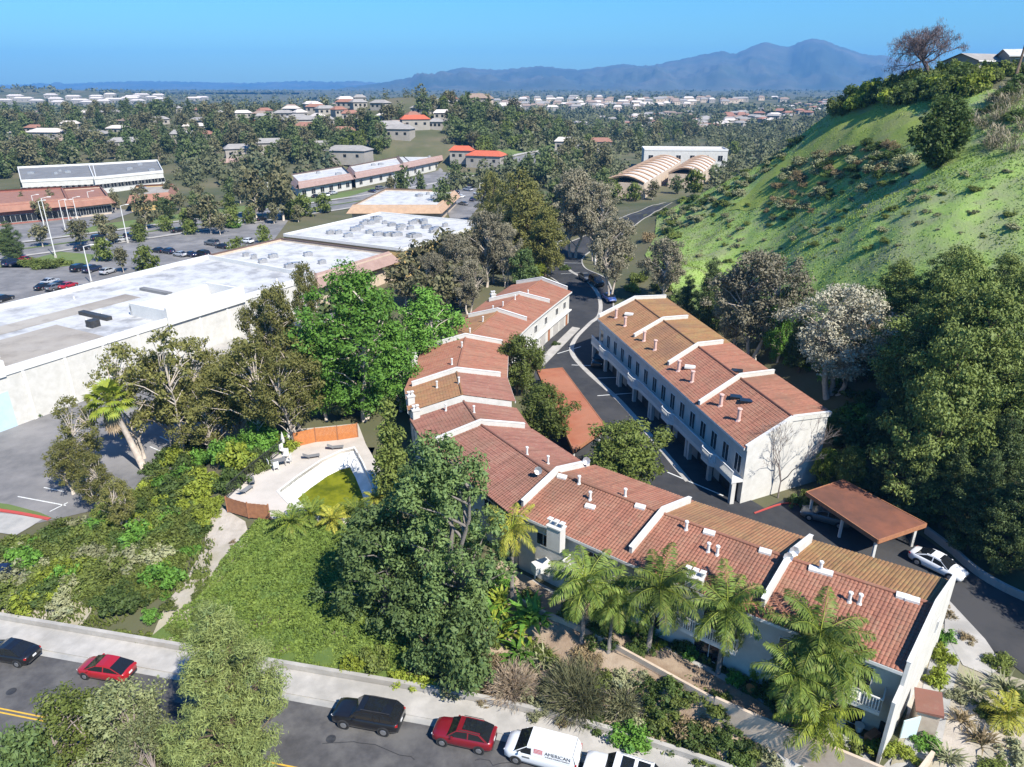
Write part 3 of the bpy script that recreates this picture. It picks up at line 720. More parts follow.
# ================================================================== TERRACES OF TOWNHOUSES
def V2(p): return np.array(p[:2], float)
def tile_slope(name, e0, e1, r0, r1, m, parent, org, nrib=4):
    """clay tile slope between eave e0-e1 and ridge r0-r1 (3-D points): ribs up the slope, stepped courses"""
    e0, e1, r0, r1 = (np.array(p, float) for p in (e0, e1, r0, r1))
    Lu = (np.linalg.norm(e1 - e0) + np.linalg.norm(r1 - r0)) / 2
    Lv = (np.linalg.norm(r0 - e0) + np.linalg.norm(r1 - e1)) / 2
    nu = max(2, int(Lu / 0.27)) * nrib; nv = max(2, int(round(Lv / 0.36)))
    nrm = np.cross(e1 - e0, r0 - e0); nrm /= np.linalg.norm(nrm)
    if nrm[2] < 0: nrm = -nrm
    u = np.linspace(0, 1, nu + 1)
    prof = 0.05 * np.abs(np.sin(np.pi * np.arange(nu + 1) / nrib)) ** 0.8
    rows, uvs = [], []
    rg = np.random.default_rng(int(abs(e0[0] * 131 + e0[1] * 17)))
    jit = rg.normal(0, 0.006, (nv, nu // nrib + 1)).repeat(nrib, axis=1)[:, :nu + 1]
    for k in range(nv):
        for vv, lift in ((k / nv, 0.028), ((k + 1) / nv - 1e-4, 0.0)):
            a = e0 + (r0 - e0) * vv; b = e1 + (r1 - e1) * vv
            pts = a[None] + (b - a)[None] * u[:, None] + nrm[None] * (prof + lift + jit[k])[:, None]
            rows.append(pts); uvs.append(np.column_stack([u * Lu, np.full(nu + 1, vv * Lv + (0.02 if lift else -0.02))]))
    V = np.array(rows); n, mm = V.shape[:2]
    idx = np.arange(n * mm).reshape(n, mm)
    F = np.stack([idx[:-1, :-1], idx[:-1, 1:], idx[1:, 1:], idx[1:, :-1]], -1).reshape(-1, 4)
    me = bpy.data.meshes.new(name)
    me.from_pydata((V.reshape(-1, 3) - np.array(org)).tolist(), [], F.tolist())
    me.materials.append(m)
    UV = np.concatenate(uvs)[F.ravel()]
    l = me.uv_layers.new(name='UVMap'); l.data.foreach_set('uv', UV.astype(np.float32).ravel())
    me.update()
    return child(name, me, parent)
def profile_wall(mb, a, b, ts, zb, zt, th):
    """vertical wall along a-b whose top follows zt at the fractions ts"""
    a, b = V2(a), V2(b); d = (b - a) / np.linalg.norm(b - a); nn = np.array([-d[1], d[0]]) * th / 2
    zb = zb if isinstance(zb, (list, tuple)) else [zb] * len(ts)
    for i in range(len(ts) - 1):
        p, q = a + (b - a) * ts[i], a + (b - a) * ts[i + 1]
        pl = [p - nn, q - nn, q + nn, p + nn]
        mb.prism([tuple(x) for x in pl], [zb[i], zb[i + 1], zb[i + 1], zb[i]], [zt[i], zt[i + 1], zt[i + 1], zt[i]])
def add_window(parent, org, a, b, t, zc, wd, ht, proud=0.06, name='window', frame='white_trim', pane='glass'):
    """window in the wall a-b (outside to the right of a->b) at distance t from a"""
    a, b = V2(a), V2(b); d = (b - a) / np.linalg.norm(b - a); nn = np.array([d[1], -d[0]]); p = a + d * t; rz = math.atan2(d[1], d[0])
    mb = MB(); f = 0.07
    for dx, dz, sx, sz in ((-wd / 2, 0, f, ht + f), (wd / 2, 0, f, ht + f), (0, ht / 2, wd - f, f), (0, -ht / 2, wd - f, f), (0, 0, 0.05, ht - f)):
        c = p + d * dx + nn * proud / 2
        mb.box((c[0], c[1], zc + dz), (sx, proud, sz), rz)
    fr = mb.build(name, MT[frame], parent, org)
    pb = MB(); c = p + nn * 0.02
    pb.box((c[0], c[1], zc), (wd - f, 0.03, ht - f), rz)
    pb.build('pane', MT[pane], fr, org)
def add_door(parent, org, a, b, t, z0, wd, ht, m, name='door'):
    a, b = V2(a), V2(b); d = (b - a) / np.linalg.norm(b - a); nn = np.array([d[1], -d[0]]); p = a + d * t + nn * 0.03; rz = math.atan2(d[1], d[0])
    mb = MB(); mb.box((p[0], p[1], z0 + ht / 2), (wd, 0.07, ht), rz)
    for k in range(1, 4):
        q = p + nn * 0.04; mb.box((q[0], q[1], z0 + ht * k / 4), (wd * .94, 0.02, 0.04), rz)
    mb.build(name, m, parent, org)
def add_balcony(parent, org, a, b, t0, t1, z, depth, rail_h=1.05):
    a, b = V2(a), V2(b); d = (b - a) / np.linalg.norm(b - a); nn = np.array([d[1], -d[0]])
    p0, p1 = a + d * t0 + nn * .02, a + d * t1 + nn * .02; q0, q1 = p0 + nn * depth, p1 + nn * depth
    mb = MB(); mb.prism([tuple(x) for x in (p0, p1, q1, q0)], z - 0.28, z); bal = mb.build('balcony', MT['white_trim'], parent, org)
    rl = MB(); nb = max(3, int((t1 - t0) / 0.17))
    for s0, s1 in ((q0, q1), (p0 + nn * .1, q0), (p1 + nn * .1, q1)):
        k = max(2, int(np.linalg.norm(s1 - s0) / 0.17))
        for i in range(k + 1):
            c = s0 + (s1 - s0) * i / k; rl.box((c[0], c[1], z + rail_h / 2), (0.06, 0.06, rail_h), math.atan2(d[1], d[0]))
        rl.wall(s0, s1, z + rail_h, z + rail_h + 0.09, 0.09); rl.wall(s0, s1, z + 0.06, z + 0.14, 0.06)
    rl.build('railing', MT['white_trim'], bal, org)
class Unit:
    pass
def townhouse(label, FL, FR, NR, NL, eL=9.0, rz=10.5, eR=9.0, z0=3.0, rf=0.5, tl='tile_red', tr='tile_red', par_far=True, par_near=False, ins=0.9, par_h=0.6, ov=0.45, zfar=None, end_th=0.26, nrib=4):
    FL, FR, NR, NL = map(V2, (FL, FR, NR, NL))
    c = (FL + FR + NR + NL) / 4; org = (c[0], c[1], z0)
    t = thing('townhouse', label, 'townhouse', org, group='terraced townhouses')
    u = Unit(); u.t, u.org = t, org
    FM, NM = FL + (FR - FL) * rf, NL + (NR - NL) * rf
    p3 = lambda p, z: (p[0], p[1], z)
    lw = lambda A, B, z: p3(A + (B - A) * (ov / np.linalg.norm(B - A)), z)
    wFL, wFR, wNL, wNR = (V2(lw(*q, 0)) for q in ((FL, FR), (FR, FL), (NL, NR), (NR, NL)))
    slL, slR = (rz - eL) * ov / (np.linalg.norm(FR - FL) * rf), (rz - eR) * ov / (np.linalg.norm(FR - FL) * (1 - rf))
    hL, hR = eL + slL - 0.06, eR + slR - 0.06
    mb = MB()
    mb.poly([p3(wFL, z0 - 1.5), p3(wNL, z0 - 1.5), p3(wNL, hL), p3(wFL, hL)])
    mb.poly([p3(wNR, z0 - 1.5), p3(wFR, z0 - 1.5), p3(wFR, hR), p3(wNR, hR)])
    mb.poly([p3(wNL, z0 - 1.5), p3(wNR, z0 - 1.5), p3(wNR, hR), p3(NM, rz - 0.06), p3(wNL, hL)])
    mb.poly([p3(wFR, z0 - 1.5), p3(wFL, z0 - 1.5), p3(wFL, hL), p3(FM, rz - 0.06), p3(wFR, hR)])
    mb.build('wall', MT['stucco'], t, org)
    roof = tile_slope('roof', p3(NL, eL), p3(FL, eL), p3(NM, rz), p3(FM, rz), MT[tl], t, org, nrib)
    tile_slope('roof', p3(FR, eR), p3(NR, eR), p3(FM, rz), p3(NM, rz), MT[tr], t, org, nrib)
    rb = MB(); rb.tube([p3(FM, rz + 0.07), p3(NM, rz + 0.07)], 0.14, 8); rb.build('ridge_cap', MT[tl], t, org)
    for A, B, z in ((FL, NL, eL), (FR, NR, eR)):
        fb = MB(); fb.wall(A, B, z - 0.22, z + 0.015, 0.09)
        fb.build('fascia', MT['dark'] if tl == 'tile_maroon' else MT['white_trim'], t, org)
    def parapet(A, B, ph, th, full=False, zt=None):
        W = np.linalg.norm(B - A); i = ins / W
        ts = [i, rf, 1 - i]; zr = lambda q: eL + (rz - eL) * q / rf if q < rf else rz + (eR - rz) * (q - rf) / (1 - rf)
        m = MB(); profile_wall(m, A, B, ts, [zr(q) - (0.4 if not full else 0.5) for q in ts], zt or [zr(q) + ph for q in ts], th)
        o = m.build('parapet', MT['stucco'], t, org)
        cb = MB(); tt = zt or [zr(q) + ph for q in ts]
        profile_wall(cb, A, B, [ts[0] - .04 / W, rf, ts[2] + .04 / W], [z + 0.003 for z in tt], [z + 0.06 for z in tt], th + 0.08)
        cb.build('coping', MT['white_trim'], o, org)
    if par_far: parapet(FL, FR, par_h, end_th)
    if par_near: parapet(NL, NR, par_near if not isinstance(par_near, bool) else par_h, end_th)
    def roof_z(x, y):
        q = np.array([x, y]); m = (FL + NL) / 2; n = (FR + NR) / 2
        # fraction across, measured between the two eave lines
        def dl(A, B):
            d = (B - A) / np.linalg.norm(B - A); return abs(d[0] * (q - A)[1] - d[1] * (q - A)[0])
        a, b = dl(FL, NL), dl(FR, NR); f = a / (a + b)
        return eL + (rz - eL) * f / rf if f < rf else rz + (eR - rz) * (f - rf) / (1 - rf)
    u.roof_z = roof_z
    def on_roof(px, py):
        h = 9.5
        for _ in range(12):
            x, y, _z = P(px, py, h); h = 0.5 * h + 0.5 * roof_z(x, y)
        return P(px, py, h)
    u.on_roof = on_roof
    u.roof = roof
    u.wFL, u.wFR, u.wNL, u.wNR = wFL, wFR, wNL, wNR
    u.FL, u.FR, u.NL, u.NR, u.FM, u.NM = FL, FR, NL, NR, FM, NM
    return u
def flue(u, px, py, h=1.2, r=0.13, m='pinkpipe', cap=True):
    x, y, z = u.on_roof(px, py); mb = MB()
    mb.tube([(x, y, z - 0.3), (x, y, z + h)], r, 8)
    if cap: mb.tube([(x, y, z + h), (x, y, z + h + .1)], [r * 1.5, r * 1.3], 8)
    mb.tube([(x, y, z - .1), (x, y, z + .14)], [r * 1.9, r * 1.2], 8)
    mb.build('vent_pipe', MT[m], u.t, u.org)
def hood(u, px, py, L_=0.9, ang=0.0):
    x, y, z = u.on_roof(px, py); mb = MB()
    d = np.array([math.cos(ang), math.sin(ang)])
    mb.prism([(x - d[0] * L_ / 2 + d[1] * .2, y - d[1] * L_ / 2 - d[0] * .2), (x + d[0] * L_ / 2 + d[1] * .2, y + d[1] * L_ / 2 - d[0] * .2), (x + d[0] * L_ / 2 - d[1] * .2, y + d[1] * L_ / 2 + d[0] * .2), (x - d[0] * L_ / 2 - d[1] * .2, y - d[1] * L_ / 2 + d[0] * .2)], z - 0.15, [z + .16, z + .16, z + .3, z + .3])
    mb.build('roof_vent', MT['white_trim'], u.t, u.org)
def chimney(u, px, py, w_=0.9, d_=0.7, h=1.5, rzz=0.4, pots=2):
    x, y, z = u.on_roof(px, py); mb = MB()
    mb.box((x, y, z + h / 2 - 0.6), (w_, d_, h + 1.2), rzz); mb.box((x, y, z + h + 0.06), (w_ + .16, d_ + .16, 0.12), rzz)
    ch = mb.build('chimney', MT['stucco'], u.t, u.org)
    pb = MB()
    for k in range(pots):
        q = (k - (pots - 1) / 2) * w_ * .45
        pb.tube([(x + math.cos(rzz) * q, y + math.sin(rzz) * q, z + h + .1), (x + math.cos(rzz) * q, y + math.sin(rzz) * q, z + h + .5)], 0.13, 8)
        pb.box((x + math.cos(rzz) * q, y + math.sin(rzz) * q, z + h + .55), (0.42, 0.42, 0.08), rzz)
    pb.build('chimney_pot', MT['white_trim'], ch, u.org)

TH = 'townhouse in the middle terrace'
# --- middle terrace, from the far end
A1 = townhouse('far end red tiled townhouse of the middle terrace, white garages facing the driveway', (0,129.5), (10.8,124.8), (7.3,116.6), (-4.8,117.5))
A2 = townhouse('red tiled townhouse second from the far end of the middle terrace', (-4.8,117.5), (7.3,116.6), (3.2,106.4), (-7.8,108.4))
A3 = townhouse('red tiled townhouse third from the far end of the middle terrace', (-7.8,108.4), (3.2,106.4), (-0.4,96.0), (-12.2,95.0), tl='tile_orange')
A4 = townhouse('red tiled townhouse of the middle terrace beside the upper round driveway tree', (-12.6,93.9), (-0.5,95.8), (-0.6,83.6), (-13.1,79.9))
A5 = townhouse('townhouse of the middle terrace with weathered orange lower roof left of the carport', (-13.1,79.9), (-0.6,83.6), (0.4,76.2), (-11.8,73.3), tl='tile_orange', tr='tile_maroon')
A6 = townhouse('maroon tiled townhouse of the middle terrace just right of the pool', (-11.6,72.9), (0.5,75.9), (2.2,69.9), (-8.8,65.8), eL=8.3, rz=9.8, eR=8.3, tl='tile_maroon', tr='tile_maroon', par_far=False)
A7 = townhouse('maroon tiled townhouse behind the tall dark broadleaf tree', (-8.8,65.8), (2.2,69.9), (8.0,61.0), (0.2,52.6), eL=8.5, rz=10.0, eR=8.5, tl='tile_maroon', tr='tile_maroon')
for u, L_ in ((A1, ((528,295),(515,300))), (A2, ((503,307),(493,311))), (A3, ((483,322),(470,334))), (A4, ((462,348),(452,365))), (A5, ((437,388),(459,384))), (A6, ((474,413),(446,411))), (A7, ((527,455),(548,464)))):
    for q in L_: flue(u, *q, h=0.8, r=0.11, m='white_trim')
for u, q in ((A2, (493,300)), (A3, (440,331)), (A4, (414,364)), (A5, (411,404)), (A6, (416,418))): chimney(u, *q, h=1.0, w_=0.8)
for u in (A1, A2, A3):
    a, b = u.wNR, u.wFR; W = np.linalg.norm(b - a)
    for k in range(2):
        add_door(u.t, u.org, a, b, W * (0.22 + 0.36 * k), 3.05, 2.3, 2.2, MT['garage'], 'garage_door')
        add_window(u.t, u.org, a, b, W * (0.25 + 0.45 * k), 7.1, 1.3, 1.2)
    add_door(u.t, u.org, a, b, W * 0.86, 3.05, 0.9, 2.1, MT['wood_brown'])
    mb = MB(); mb.prism([tuple(a + (b - a) * .02), tuple(a + (b - a) * .98), tuple(b + np.array([.5, -.2])), tuple(a + np.array([.5, -.2]))], 5.55, 5.75); mb.build('canopy', MT['white_trim'], u.t, u.org)
for u in (A4, A5, A6, A7):
    a, b = u.wFL, u.wNL; W = np.linalg.norm(b - a)
    for k in range(2): add_window(u.t, u.org, a, b, W * (0.3 + 0.4 * k), 7.0, 1.5, 1.3)
mb = MB(); mb.prism([(3.4,103.6),(10.9,122.4),(12.2,121.6),(4.9,103.0)], 2.9, 3.16); struct(mb.build('pavement', MT['concrete']))

# --- near terrace above the street
def near(label, far0, far1, near1, near0, **k):
    # left eave is the one towards the street, right eave the one towards the driveway; "far" end is the left one in the picture
    return townhouse(label, near0, far0, far1, near1, **k)
B1 = near('left townhouse of the near terrace, red roof with a white chimney at its lower eave', (8.0,61.0), (16.2,54.4), (8.7,45.7), (0.3,52.5), tr='tile_red')
B2 = near('middle townhouse of the near terrace, red roof between two white parapets above the palms', (16.2,54.4), (24.5,48.5), (17.0,39.4), (8.7,45.7), tr='tile_orange')
B3 = near('right end townhouse of the near terrace with brown upper roof and tall white end wall', (24.5,48.5), (32.8,43.3), (24.6,34.3), (17.0,39.4), tr='tile_brown', tl='tile_red', ins=0.9, par_h=0.75)
for u, L_ in ((B1, ((579,484),(625,497),(590,500))), (B2, ((686,530),(717,555),(708,552))), (B3, ((849,602),(859,604),(820,571)))):
    for q in L_: flue(u, *q, h=0.75, r=0.12, m='white_trim')
for u, L_ in ((B1, ((590,508),(640,508),(562,478))), (B2, ((709,534),(765,553))), (B3, ((815,571),(826,574),(903,598),(912,601)))):
    for q in L_: hood(u, *q, ang=-0.5)
chimney(B1, 556, 536, w_=1.3, d_=0.8, h=0.9, rzz=-0.65, pots=3)
chimney(B2, 694, 586, w_=1.2, d_=0.8, h=0.9, rzz=-0.55, pots=3)
for u, q in ((B2, (792,560)), (B2, (786,566)), (B1, (586,468)), (A7, (538,478))):
    x, y, z = u.on_roof(*q); mb = MB(); mb.tube([(x, y, z - .1), (x, y, z + .8)], 0.03, 5)
    for k in range(8):
        t = k / 8 * 2 * math.pi; t2 = (k + 1) / 8 * 2 * math.pi
        mb.poly([(x, y, z + .8), (x + .38 * math.cos(t), y - .12 + .15 * math.sin(t), z + .85 + .36 * math.sin(t)), (x + .38 * math.cos(t2), y - .12 + .15 * math.sin(t2), z + .85 + .36 * math.sin(t2))])
    mb.build('satellite_dish', MT['metal'], u.t, u.org)
for u in (B1, B2, B3):
    a, b = u.wFL, u.wNL; W = np.linalg.norm(b - a)
    add_balcony(u.t, u.org, a, b, W * 0.52, W * 0.92, 6.0, 1.3)
    add_window(u.t, u.org, a, b, W * 0.72, 7.15, 1.9, 2.1, name='patio_door')
    add_window(u.t, u.org, a, b, W * 0.25, 7.2, 1.4, 1.2)
    add_window(u.t, u.org, a, b, W * 0.70, 4.15, 2.4, 2.1, name='patio_door')
    add_window(u.t, u.org, a, b, W * 0.25, 4.3, 1.3, 1.2)
    a, b = u.wNR, u.wFR; W = np.linalg.norm(b - a)
    for k in range(3): add_window(u.t, u.org, a, b, W * (0.2 + 0.3 * k), 7.2, 1.2, 1.1)
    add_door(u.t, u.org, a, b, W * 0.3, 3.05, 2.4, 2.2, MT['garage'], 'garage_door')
# tall end wall of the near terrace, carried out past the eave as a wing wall
def end_wall():
    u = B3; d = (u.NL - u.NR) / np.linalg.norm(u.NL - u.NR); o_ = np.array([0.88, -0.47]) * 0.14
    a = u.NR + o_ + d * 0.25; b = u.NL + o_ + d * 1.6; W = np.linalg.norm(b - a); mb = MB()
    ts = [0, 0.46, 0.87, 0.90, 1.0]; profile_wall(mb, a, b, ts, [1.0] * 5, [9.75, 11.15, 9.75, 8.2, 7.8], 0.22)
    ew = mb.build('end_wall', MT['stucco'], u.t, u.org)
    cb = MB(); profile_wall(cb, a, b, ts[:3], [9.753, 11.153, 9.753], [9.82, 11.22, 9.82], 0.28); cb.build('coping', MT['white_trim'], ew, u.org)
    r0, r1 = a, b
    for k, (t, z) in enumerate(((0.25, 7.4),)):
        add_window(u.t, u.org, b + np.array([.88, -.47]) * .12, a + np.array([.88, -.47]) * .12, W * .72, 7.6, 0.5, 0.9)
end_wall()

# --- right terrace above the driveway
QL = [(13.4,106.6), (16.0,95.2), (18.6,84.0), (21.0,73.4), (23.3,63.3)]
QR = [(25.3,112.6), (27.4,101.9), (29.5,90.6), (31.6,79.4), (33.9,68.4)]
BLAB = ['far end townhouse of the right terrace beside the parked dark cars', 'townhouse of the right terrace second from its far end, orange roof with two flues',
        'townhouse of the right terrace second from its near end, roof dappled by tree shade', 'near end townhouse of the right terrace with the big white gable wall']
BU = []
for i in range(4):
    u = townhouse(BLAB[i], QL[i], QR[i], QR[i + 1], QL[i + 1], eL=9.6, rz=11.8, eR=11.2, rf=0.52, tl='tile_orange' if i < 2 else 'tile_red', tr='tile_brown' if i < 2 else 'tile_red',
                  par_near=(i == 3) and 0.12, ins=0.25 if i in (0, 3) else 1.6, par_h=0.55 if i != 1 else 0.5)
    BU.append(u)
    a, b = u.wFL, u.wNL; W = np.linalg.norm(b - a); d = (b - a) / W; nn = np.array([d[1], -d[0]])
    if nn[0] > 0: nn = -nn
    for k in range(4): add_window(u.t, u.org, a, b, W * (0.12 + 0.25 * k), 7.15, 1.25, 2.0, name='balcony_door' if k % 2 else 'window')
    # balcony running along the first floor, stepping out at the middle of each house
    q = [(0, 1.25), (0.38, 1.25), (0.44, 1.75), (0.60, 1.75), (0.66, 1.25), (1.0, 1.25)]
    pts = [a + d * W * t + nn * w_ for t, w_ in q]
    mb = MB(); mb.prism([tuple(a + nn * .02)] + [tuple(p) for p in pts] + [tuple(b + nn * .02)], 5.62, 5.9); bal = mb.build('balcony', MT['white_trim'], u.t, u.org)
    rl = MB()
    for p, r_ in zip(pts[:-1], pts[1:]):
        L_ = np.linalg.norm(r_ - p)
        for j in range(int(L_ / .2)): c = p + (r_ - p) * (j + .5) / int(L_ / .2); rl.box((c[0], c[1], 6.4), (0.1, 0.07, 0.95), math.atan2((r_ - p)[1], (r_ - p)[0]))
        rl.wall(p, r_, 6.88, 6.98, 0.1); rl.wall(p, r_, 5.5, 6.0, 0.08)
    rl.build('railing', MT['white_trim'], bal, u.org)
    for k in range(2): add_door(u.t, u.org, a, b, W * (0.25 + 0.5 * k), 3.06, W * 0.36, 2.3, MT['dark'], 'garage_door')  # dark slabs stand in for the shade inside the open garages
    pb = [a + d * W * t + nn * .9 for t in (0.03, 0.5, 0.97)]
    for p in pb:
        mb = MB(); mb.box((p[0], p[1], 4.35), (0.45, 0.45, 2.6), math.atan2(d[1], d[0])); mb.build('pier', MT['stucco'], u.t, u.org)
for u, L_ in zip(BU, (((616,318),(625,326)), ((644,341),(655,350)), ((678.5,371),(692,382)), ((720.6,406),(738.4,420.6)))):
    for q in L_: flue(u, *q, h=1.35, r=0.2)
for u, q in ((BU[0], (629,315)), (BU[3], (736,398)), (BU[3], (746,402)), (BU[2], (690,368)), (BU[2], (737,372))):
    x, y, z = u.on_roof(*q); mb = MB(); mb.box((x, y, z + .16), (1.3, 0.9, 0.22), -0.3); mb.build('skylight', MT['white_trim' if q[0] < 700 else 'glass'], u.t, u.org)

# ------------------------------------------------------------------ carports
def carport(label, poly, h, z0, m, posts):
    c = np.mean(np.array(poly), axis=0); org = (c[0], c[1], z0)
    t = thing('carport', label, 'carport', org)
    mb = MB(); mb.prism(poly, h - 0.12, h); mb.build('roof', m, t, org)
    fb = MB(); n = len(poly)
    for i in range(n): fb.wall(poly[i], poly[(i + 1) % n], h - 0.38, h + 0.05, 0.1)
    fb.build('fascia', MT['wood_brown'], t, org)
    P_ = [np.array(p) for p in poly]
    for (u, v) in posts:
        p = (P_[0] * (1 - u) + P_[1] * u) * (1 - v) + (P_[3] * (1 - u) + P_[2] * u) * v
        pb = MB(); pb.box((p[0], p[1], (z0 + h - .4) / 2), (0.22, 0.22, h - .4 - z0 + .4)); pb.build('post', MT['white_trim'], t, org)
carport('long carport with flat rust orange roof between the middle terrace and driveway', [(3.6,95.1), (7.3,96.0), (11.3,76.5), (6.9,70.6)], 5.5, 3.0, MT['rustroof'], [(u, v) for v in (.06, .35, .65, .94) for u in (.1, .9)])
carport('brown roofed carport on white posts beside the dark pines at the right', [(29.4,61.4), (34.1,63.8), (38.4,55.8), (32.7,53.2)], 5.7, 3.0, mat('brown carport roofing', (0.15, 0.066, 0.045), (0.115, 0.054, 0.038), (0.22, 0.085, 0.05), scale=1.0, rough=0.9, stain=0.3), [(.08, .06), (.92, .06), (.08, .5), (.92, .5), (.08, .94), (.92, .94)])

# ================================================================== SHOPS AND OTHER BUILDINGS
def flat_building(label, poly, h, wm, rm, z0=0.0, par=0.7, name='commercial_building', cat='building', hvac=0, seed=1, mansard=None, windows=None, group=None, th=0.35):
    c = np.mean(np.array([p[:2] for p in poly]), axis=0); org = (c[0], c[1], z0)
    t = thing(name, label, cat, org, group=group)
    a2 = sum(poly[k][0] * poly[(k + 1) % len(poly)][1] - poly[(k + 1) % len(poly)][0] * poly[k][1] for k in range(len(poly)))
    if a2 < 0: poly = poly[::-1]
    mb = MB(); mb.prism(poly, z0 - 1.5, z0 + h); mb.build('wall', wm, t, org)
    rp = [tuple(c + (V2(p) - c) * 0.995) for p in poly]
    rb = MB(); rb.prism(rp, z0 + h + .003, z0 + h + .06); rb.build('roof', rm, t, org)
    if par:
        pb = MB(); n = len(poly)
        for i in range(n): pb.wall(poly[i], poly[(i + 1) % n], z0 + h - 0.2, z0 + h + par, th)
        pb.build('parapet', MT['white_trim'] if mansard is None else wm, t, org)
    if mansard is not None:
        n = len(poly)
        for i in range(n):
            a, b = V2(poly[i]), V2(poly[(i + 1) % n]); d = (b - a) / np.linalg.norm(b - a); nn = np.array([d[1], -d[0]])
            q = MB(); o1 = 1.6
            q.poly([(*(a + nn * o1 - d * o1), z0 + h - 1.6), (*(b + nn * o1 + d * o1), z0 + h - 1.6), (*(b - nn * .4 - d * .4), z0 + h + 1.0), (*(a - nn * .4 + d * .4), z0 + h + 1.0)])
            q.poly([(*(a + nn * o1 - d * o1), z0 + h - 1.62), (*(b + nn * o1 + d * o1), z0 + h - 1.62), (*(b), z0 + h - 1.62), (*a, z0 + h - 1.62)][::-1])
            q.build('mansard_roof', mansard, t, org)
    rg = random.Random(seed)
    for k in range(hvac):
        u, v = rg.uniform(.15, .85), rg.uniform(.15, .85)
        P_ = [V2(p) for p in poly[:4]]; p = (P_[0] * (1 - u) + P_[1] * u) * (1 - v) + (P_[3] * (1 - u) + P_[2] * u) * v
        q = MB(); s_ = rg.uniform(.8, 2.0)
        q.box((p[0], p[1], z0 + h + .5), (s_ * 1.4, s_, 0.9), rg.uniform(.4, .7)); q.box((p[0] + .2, p[1], z0 + h + 1.0), (s_ * .6, s_ * .6, 0.2), .5)
        q.build('rooftop_unit', MT['metal'], t, org)
    if windows:
        for (i, n_, zc, wd, ht) in windows:
            a, b = V2(poly[i]), V2(poly[(i + 1) % len(poly)]); W = np.linalg.norm(b - a)
            for k in range(n_): add_window(t, org, a, b, W * (k + .5) / n_, z0 + zc, wd, ht, proud=.1)
    return t, org
WU, WV, WP = np.array([0.475, 0.88]), np.array([-0.88, 0.475]), np.array([-66.5, 91.0])
def W(a, b): q = WP + WU * a + WV * b; return (float(q[0]), float(q[1]))
wt, worg = flat_building('long white windowless warehouse store with grey ponded flat roof', [W(-32,0), W(56,0), W(58,33), W(-32,31)], 7.6, MT['stucco'], MT['roofgrey'], par=0.9, name='warehouse', cat='warehouse', hvac=3, seed=4)
def wroof(name, a0, a1, b0, b1, z0, z1, m):
    mb = MB(); mb.prism([W(a0, b0), W(a1, b0), W(a1, b1), W(a0, b1)], z0, z1); mb.build(name, m, wt, worg)
wroof('roof_patch', -4, 13, 1.2, 15, 7.665, 7.69, MT['roofbrown'])
wroof('roof_patch', 14, 40, 8, 26, 7.665, 7.685, MT['roofwhite'])
wroof('roof_patch', 2, 30, 17.5, 22, 7.69, 7.71, MT['roofbrown'])
for (a0, a1, b0, b1, z1) in ((-24,-3,-0.3,0.3,9.4),(-3.3,-2.7,0,9,9.4),(-24,-3,8.7,9.3,9.0),(22,38,-.45,.0,10.2),(22,22.5,0,9,9.8),(22,38,8.6,9.1,9.4),(37.5,38,0,9,9.8)):
    wroof('parapet_wall', a0, a1, b0, b1, 7.3, z1, MT['white_trim'])
wroof('roof_duct', 18, 19, 9.5, 17, 7.7, 8.3, MT['dark']); wroof('roof_duct', 33, 34, 14, 22, 7.7, 8.2, MT['roofdark']); wroof('rooftop_unit', 14.5, 16, 8, 9.5, 7.7, 8.8, MT['dark'])
for k in range(14):
    a, b = random.uniform(-25, 52), random.uniform(3, 28); x, y = W(a, b); q = MB(); q.tube([(x, y, 7.6), (x, y, 8.3)], .16, 6); q.build('vent_pipe', MT['white_trim'], wt, worg)
def wdoor(a, w_, z0, h, m, name):
    A_, B_ = np.array(W(a - w_ / 2, -.02)), np.array(W(a + w_ / 2, -.02)); mb = MB(); mb.wall(A_, B_, z0, z0 + h, 0.1); mb.build(name, m, wt, worg)
for k in range(15): wroof('wall_pilaster', -30 + 5.8 * k, -29.6 + 5.8 * k, -.12, -.01, -.5, 7.4, MT['white_trim'])
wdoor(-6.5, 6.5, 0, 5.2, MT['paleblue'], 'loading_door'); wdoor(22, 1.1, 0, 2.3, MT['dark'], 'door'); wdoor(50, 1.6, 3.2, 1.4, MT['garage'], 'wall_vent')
wroof('loading_dock', 16, 52, -4.2, -.3, -0.6, 1.2, MT['concrete'])
for k in range(9): wdoor(-22 + 2.3 * k, 1.9, 7.75, .42, MT['dark'], 'louver')
flat_building('white roofed store with brown mansard edge beyond the warehouse', [W(59,2), W(84,2), W(84,37), W(59,37)], 6.6, MT['stucco_cream'], MT['roofwhite'], par=0.5, hvac=8, seed=8, mansard=MT['mauve'])
flat_building('large white roofed store with ochre side wall and rooftop plant', [W(86,0), W(126,0), W(126,38), W(86,38)], 7.6, MT['ochre'], MT['roofwhite'], par=0.5, hvac=34, seed=3)
flat_building('shop with tan mansard roof at the far corner of the car park', [P2(352,214,4), P2(438,214,4), P2(456,198,4), P2(386,196,4)], 6.0, MT['stucco_cream'], MT['roofwhite'], par=0.4, hvac=3, seed=5, mansard=MT['tan'])
flat_building('long brick shop row with terracotta roof and white piers at the left edge', [P2(-60,232,0), P2(72,219,0), P2(66,205,0), P2(-70,214,0)], 6.2, MT['brick'], MT['terracotta'], par=0.4, mansard=MT['terracotta'], windows=[(0, 8, 2.0, 6.5, 2.4)])
flat_building('low shop wing with terracotta roof joined beside the brick shop row', [P2(72,219,0), P2(112,214,0), P2(104,202,0), P2(66,205,0)], 5.6, MT['stucco_cream'], MT['terracotta'], par=0.3, mansard=MT['terracotta'], windows=[(0, 5, 2.0, 3.5, 2.4)])
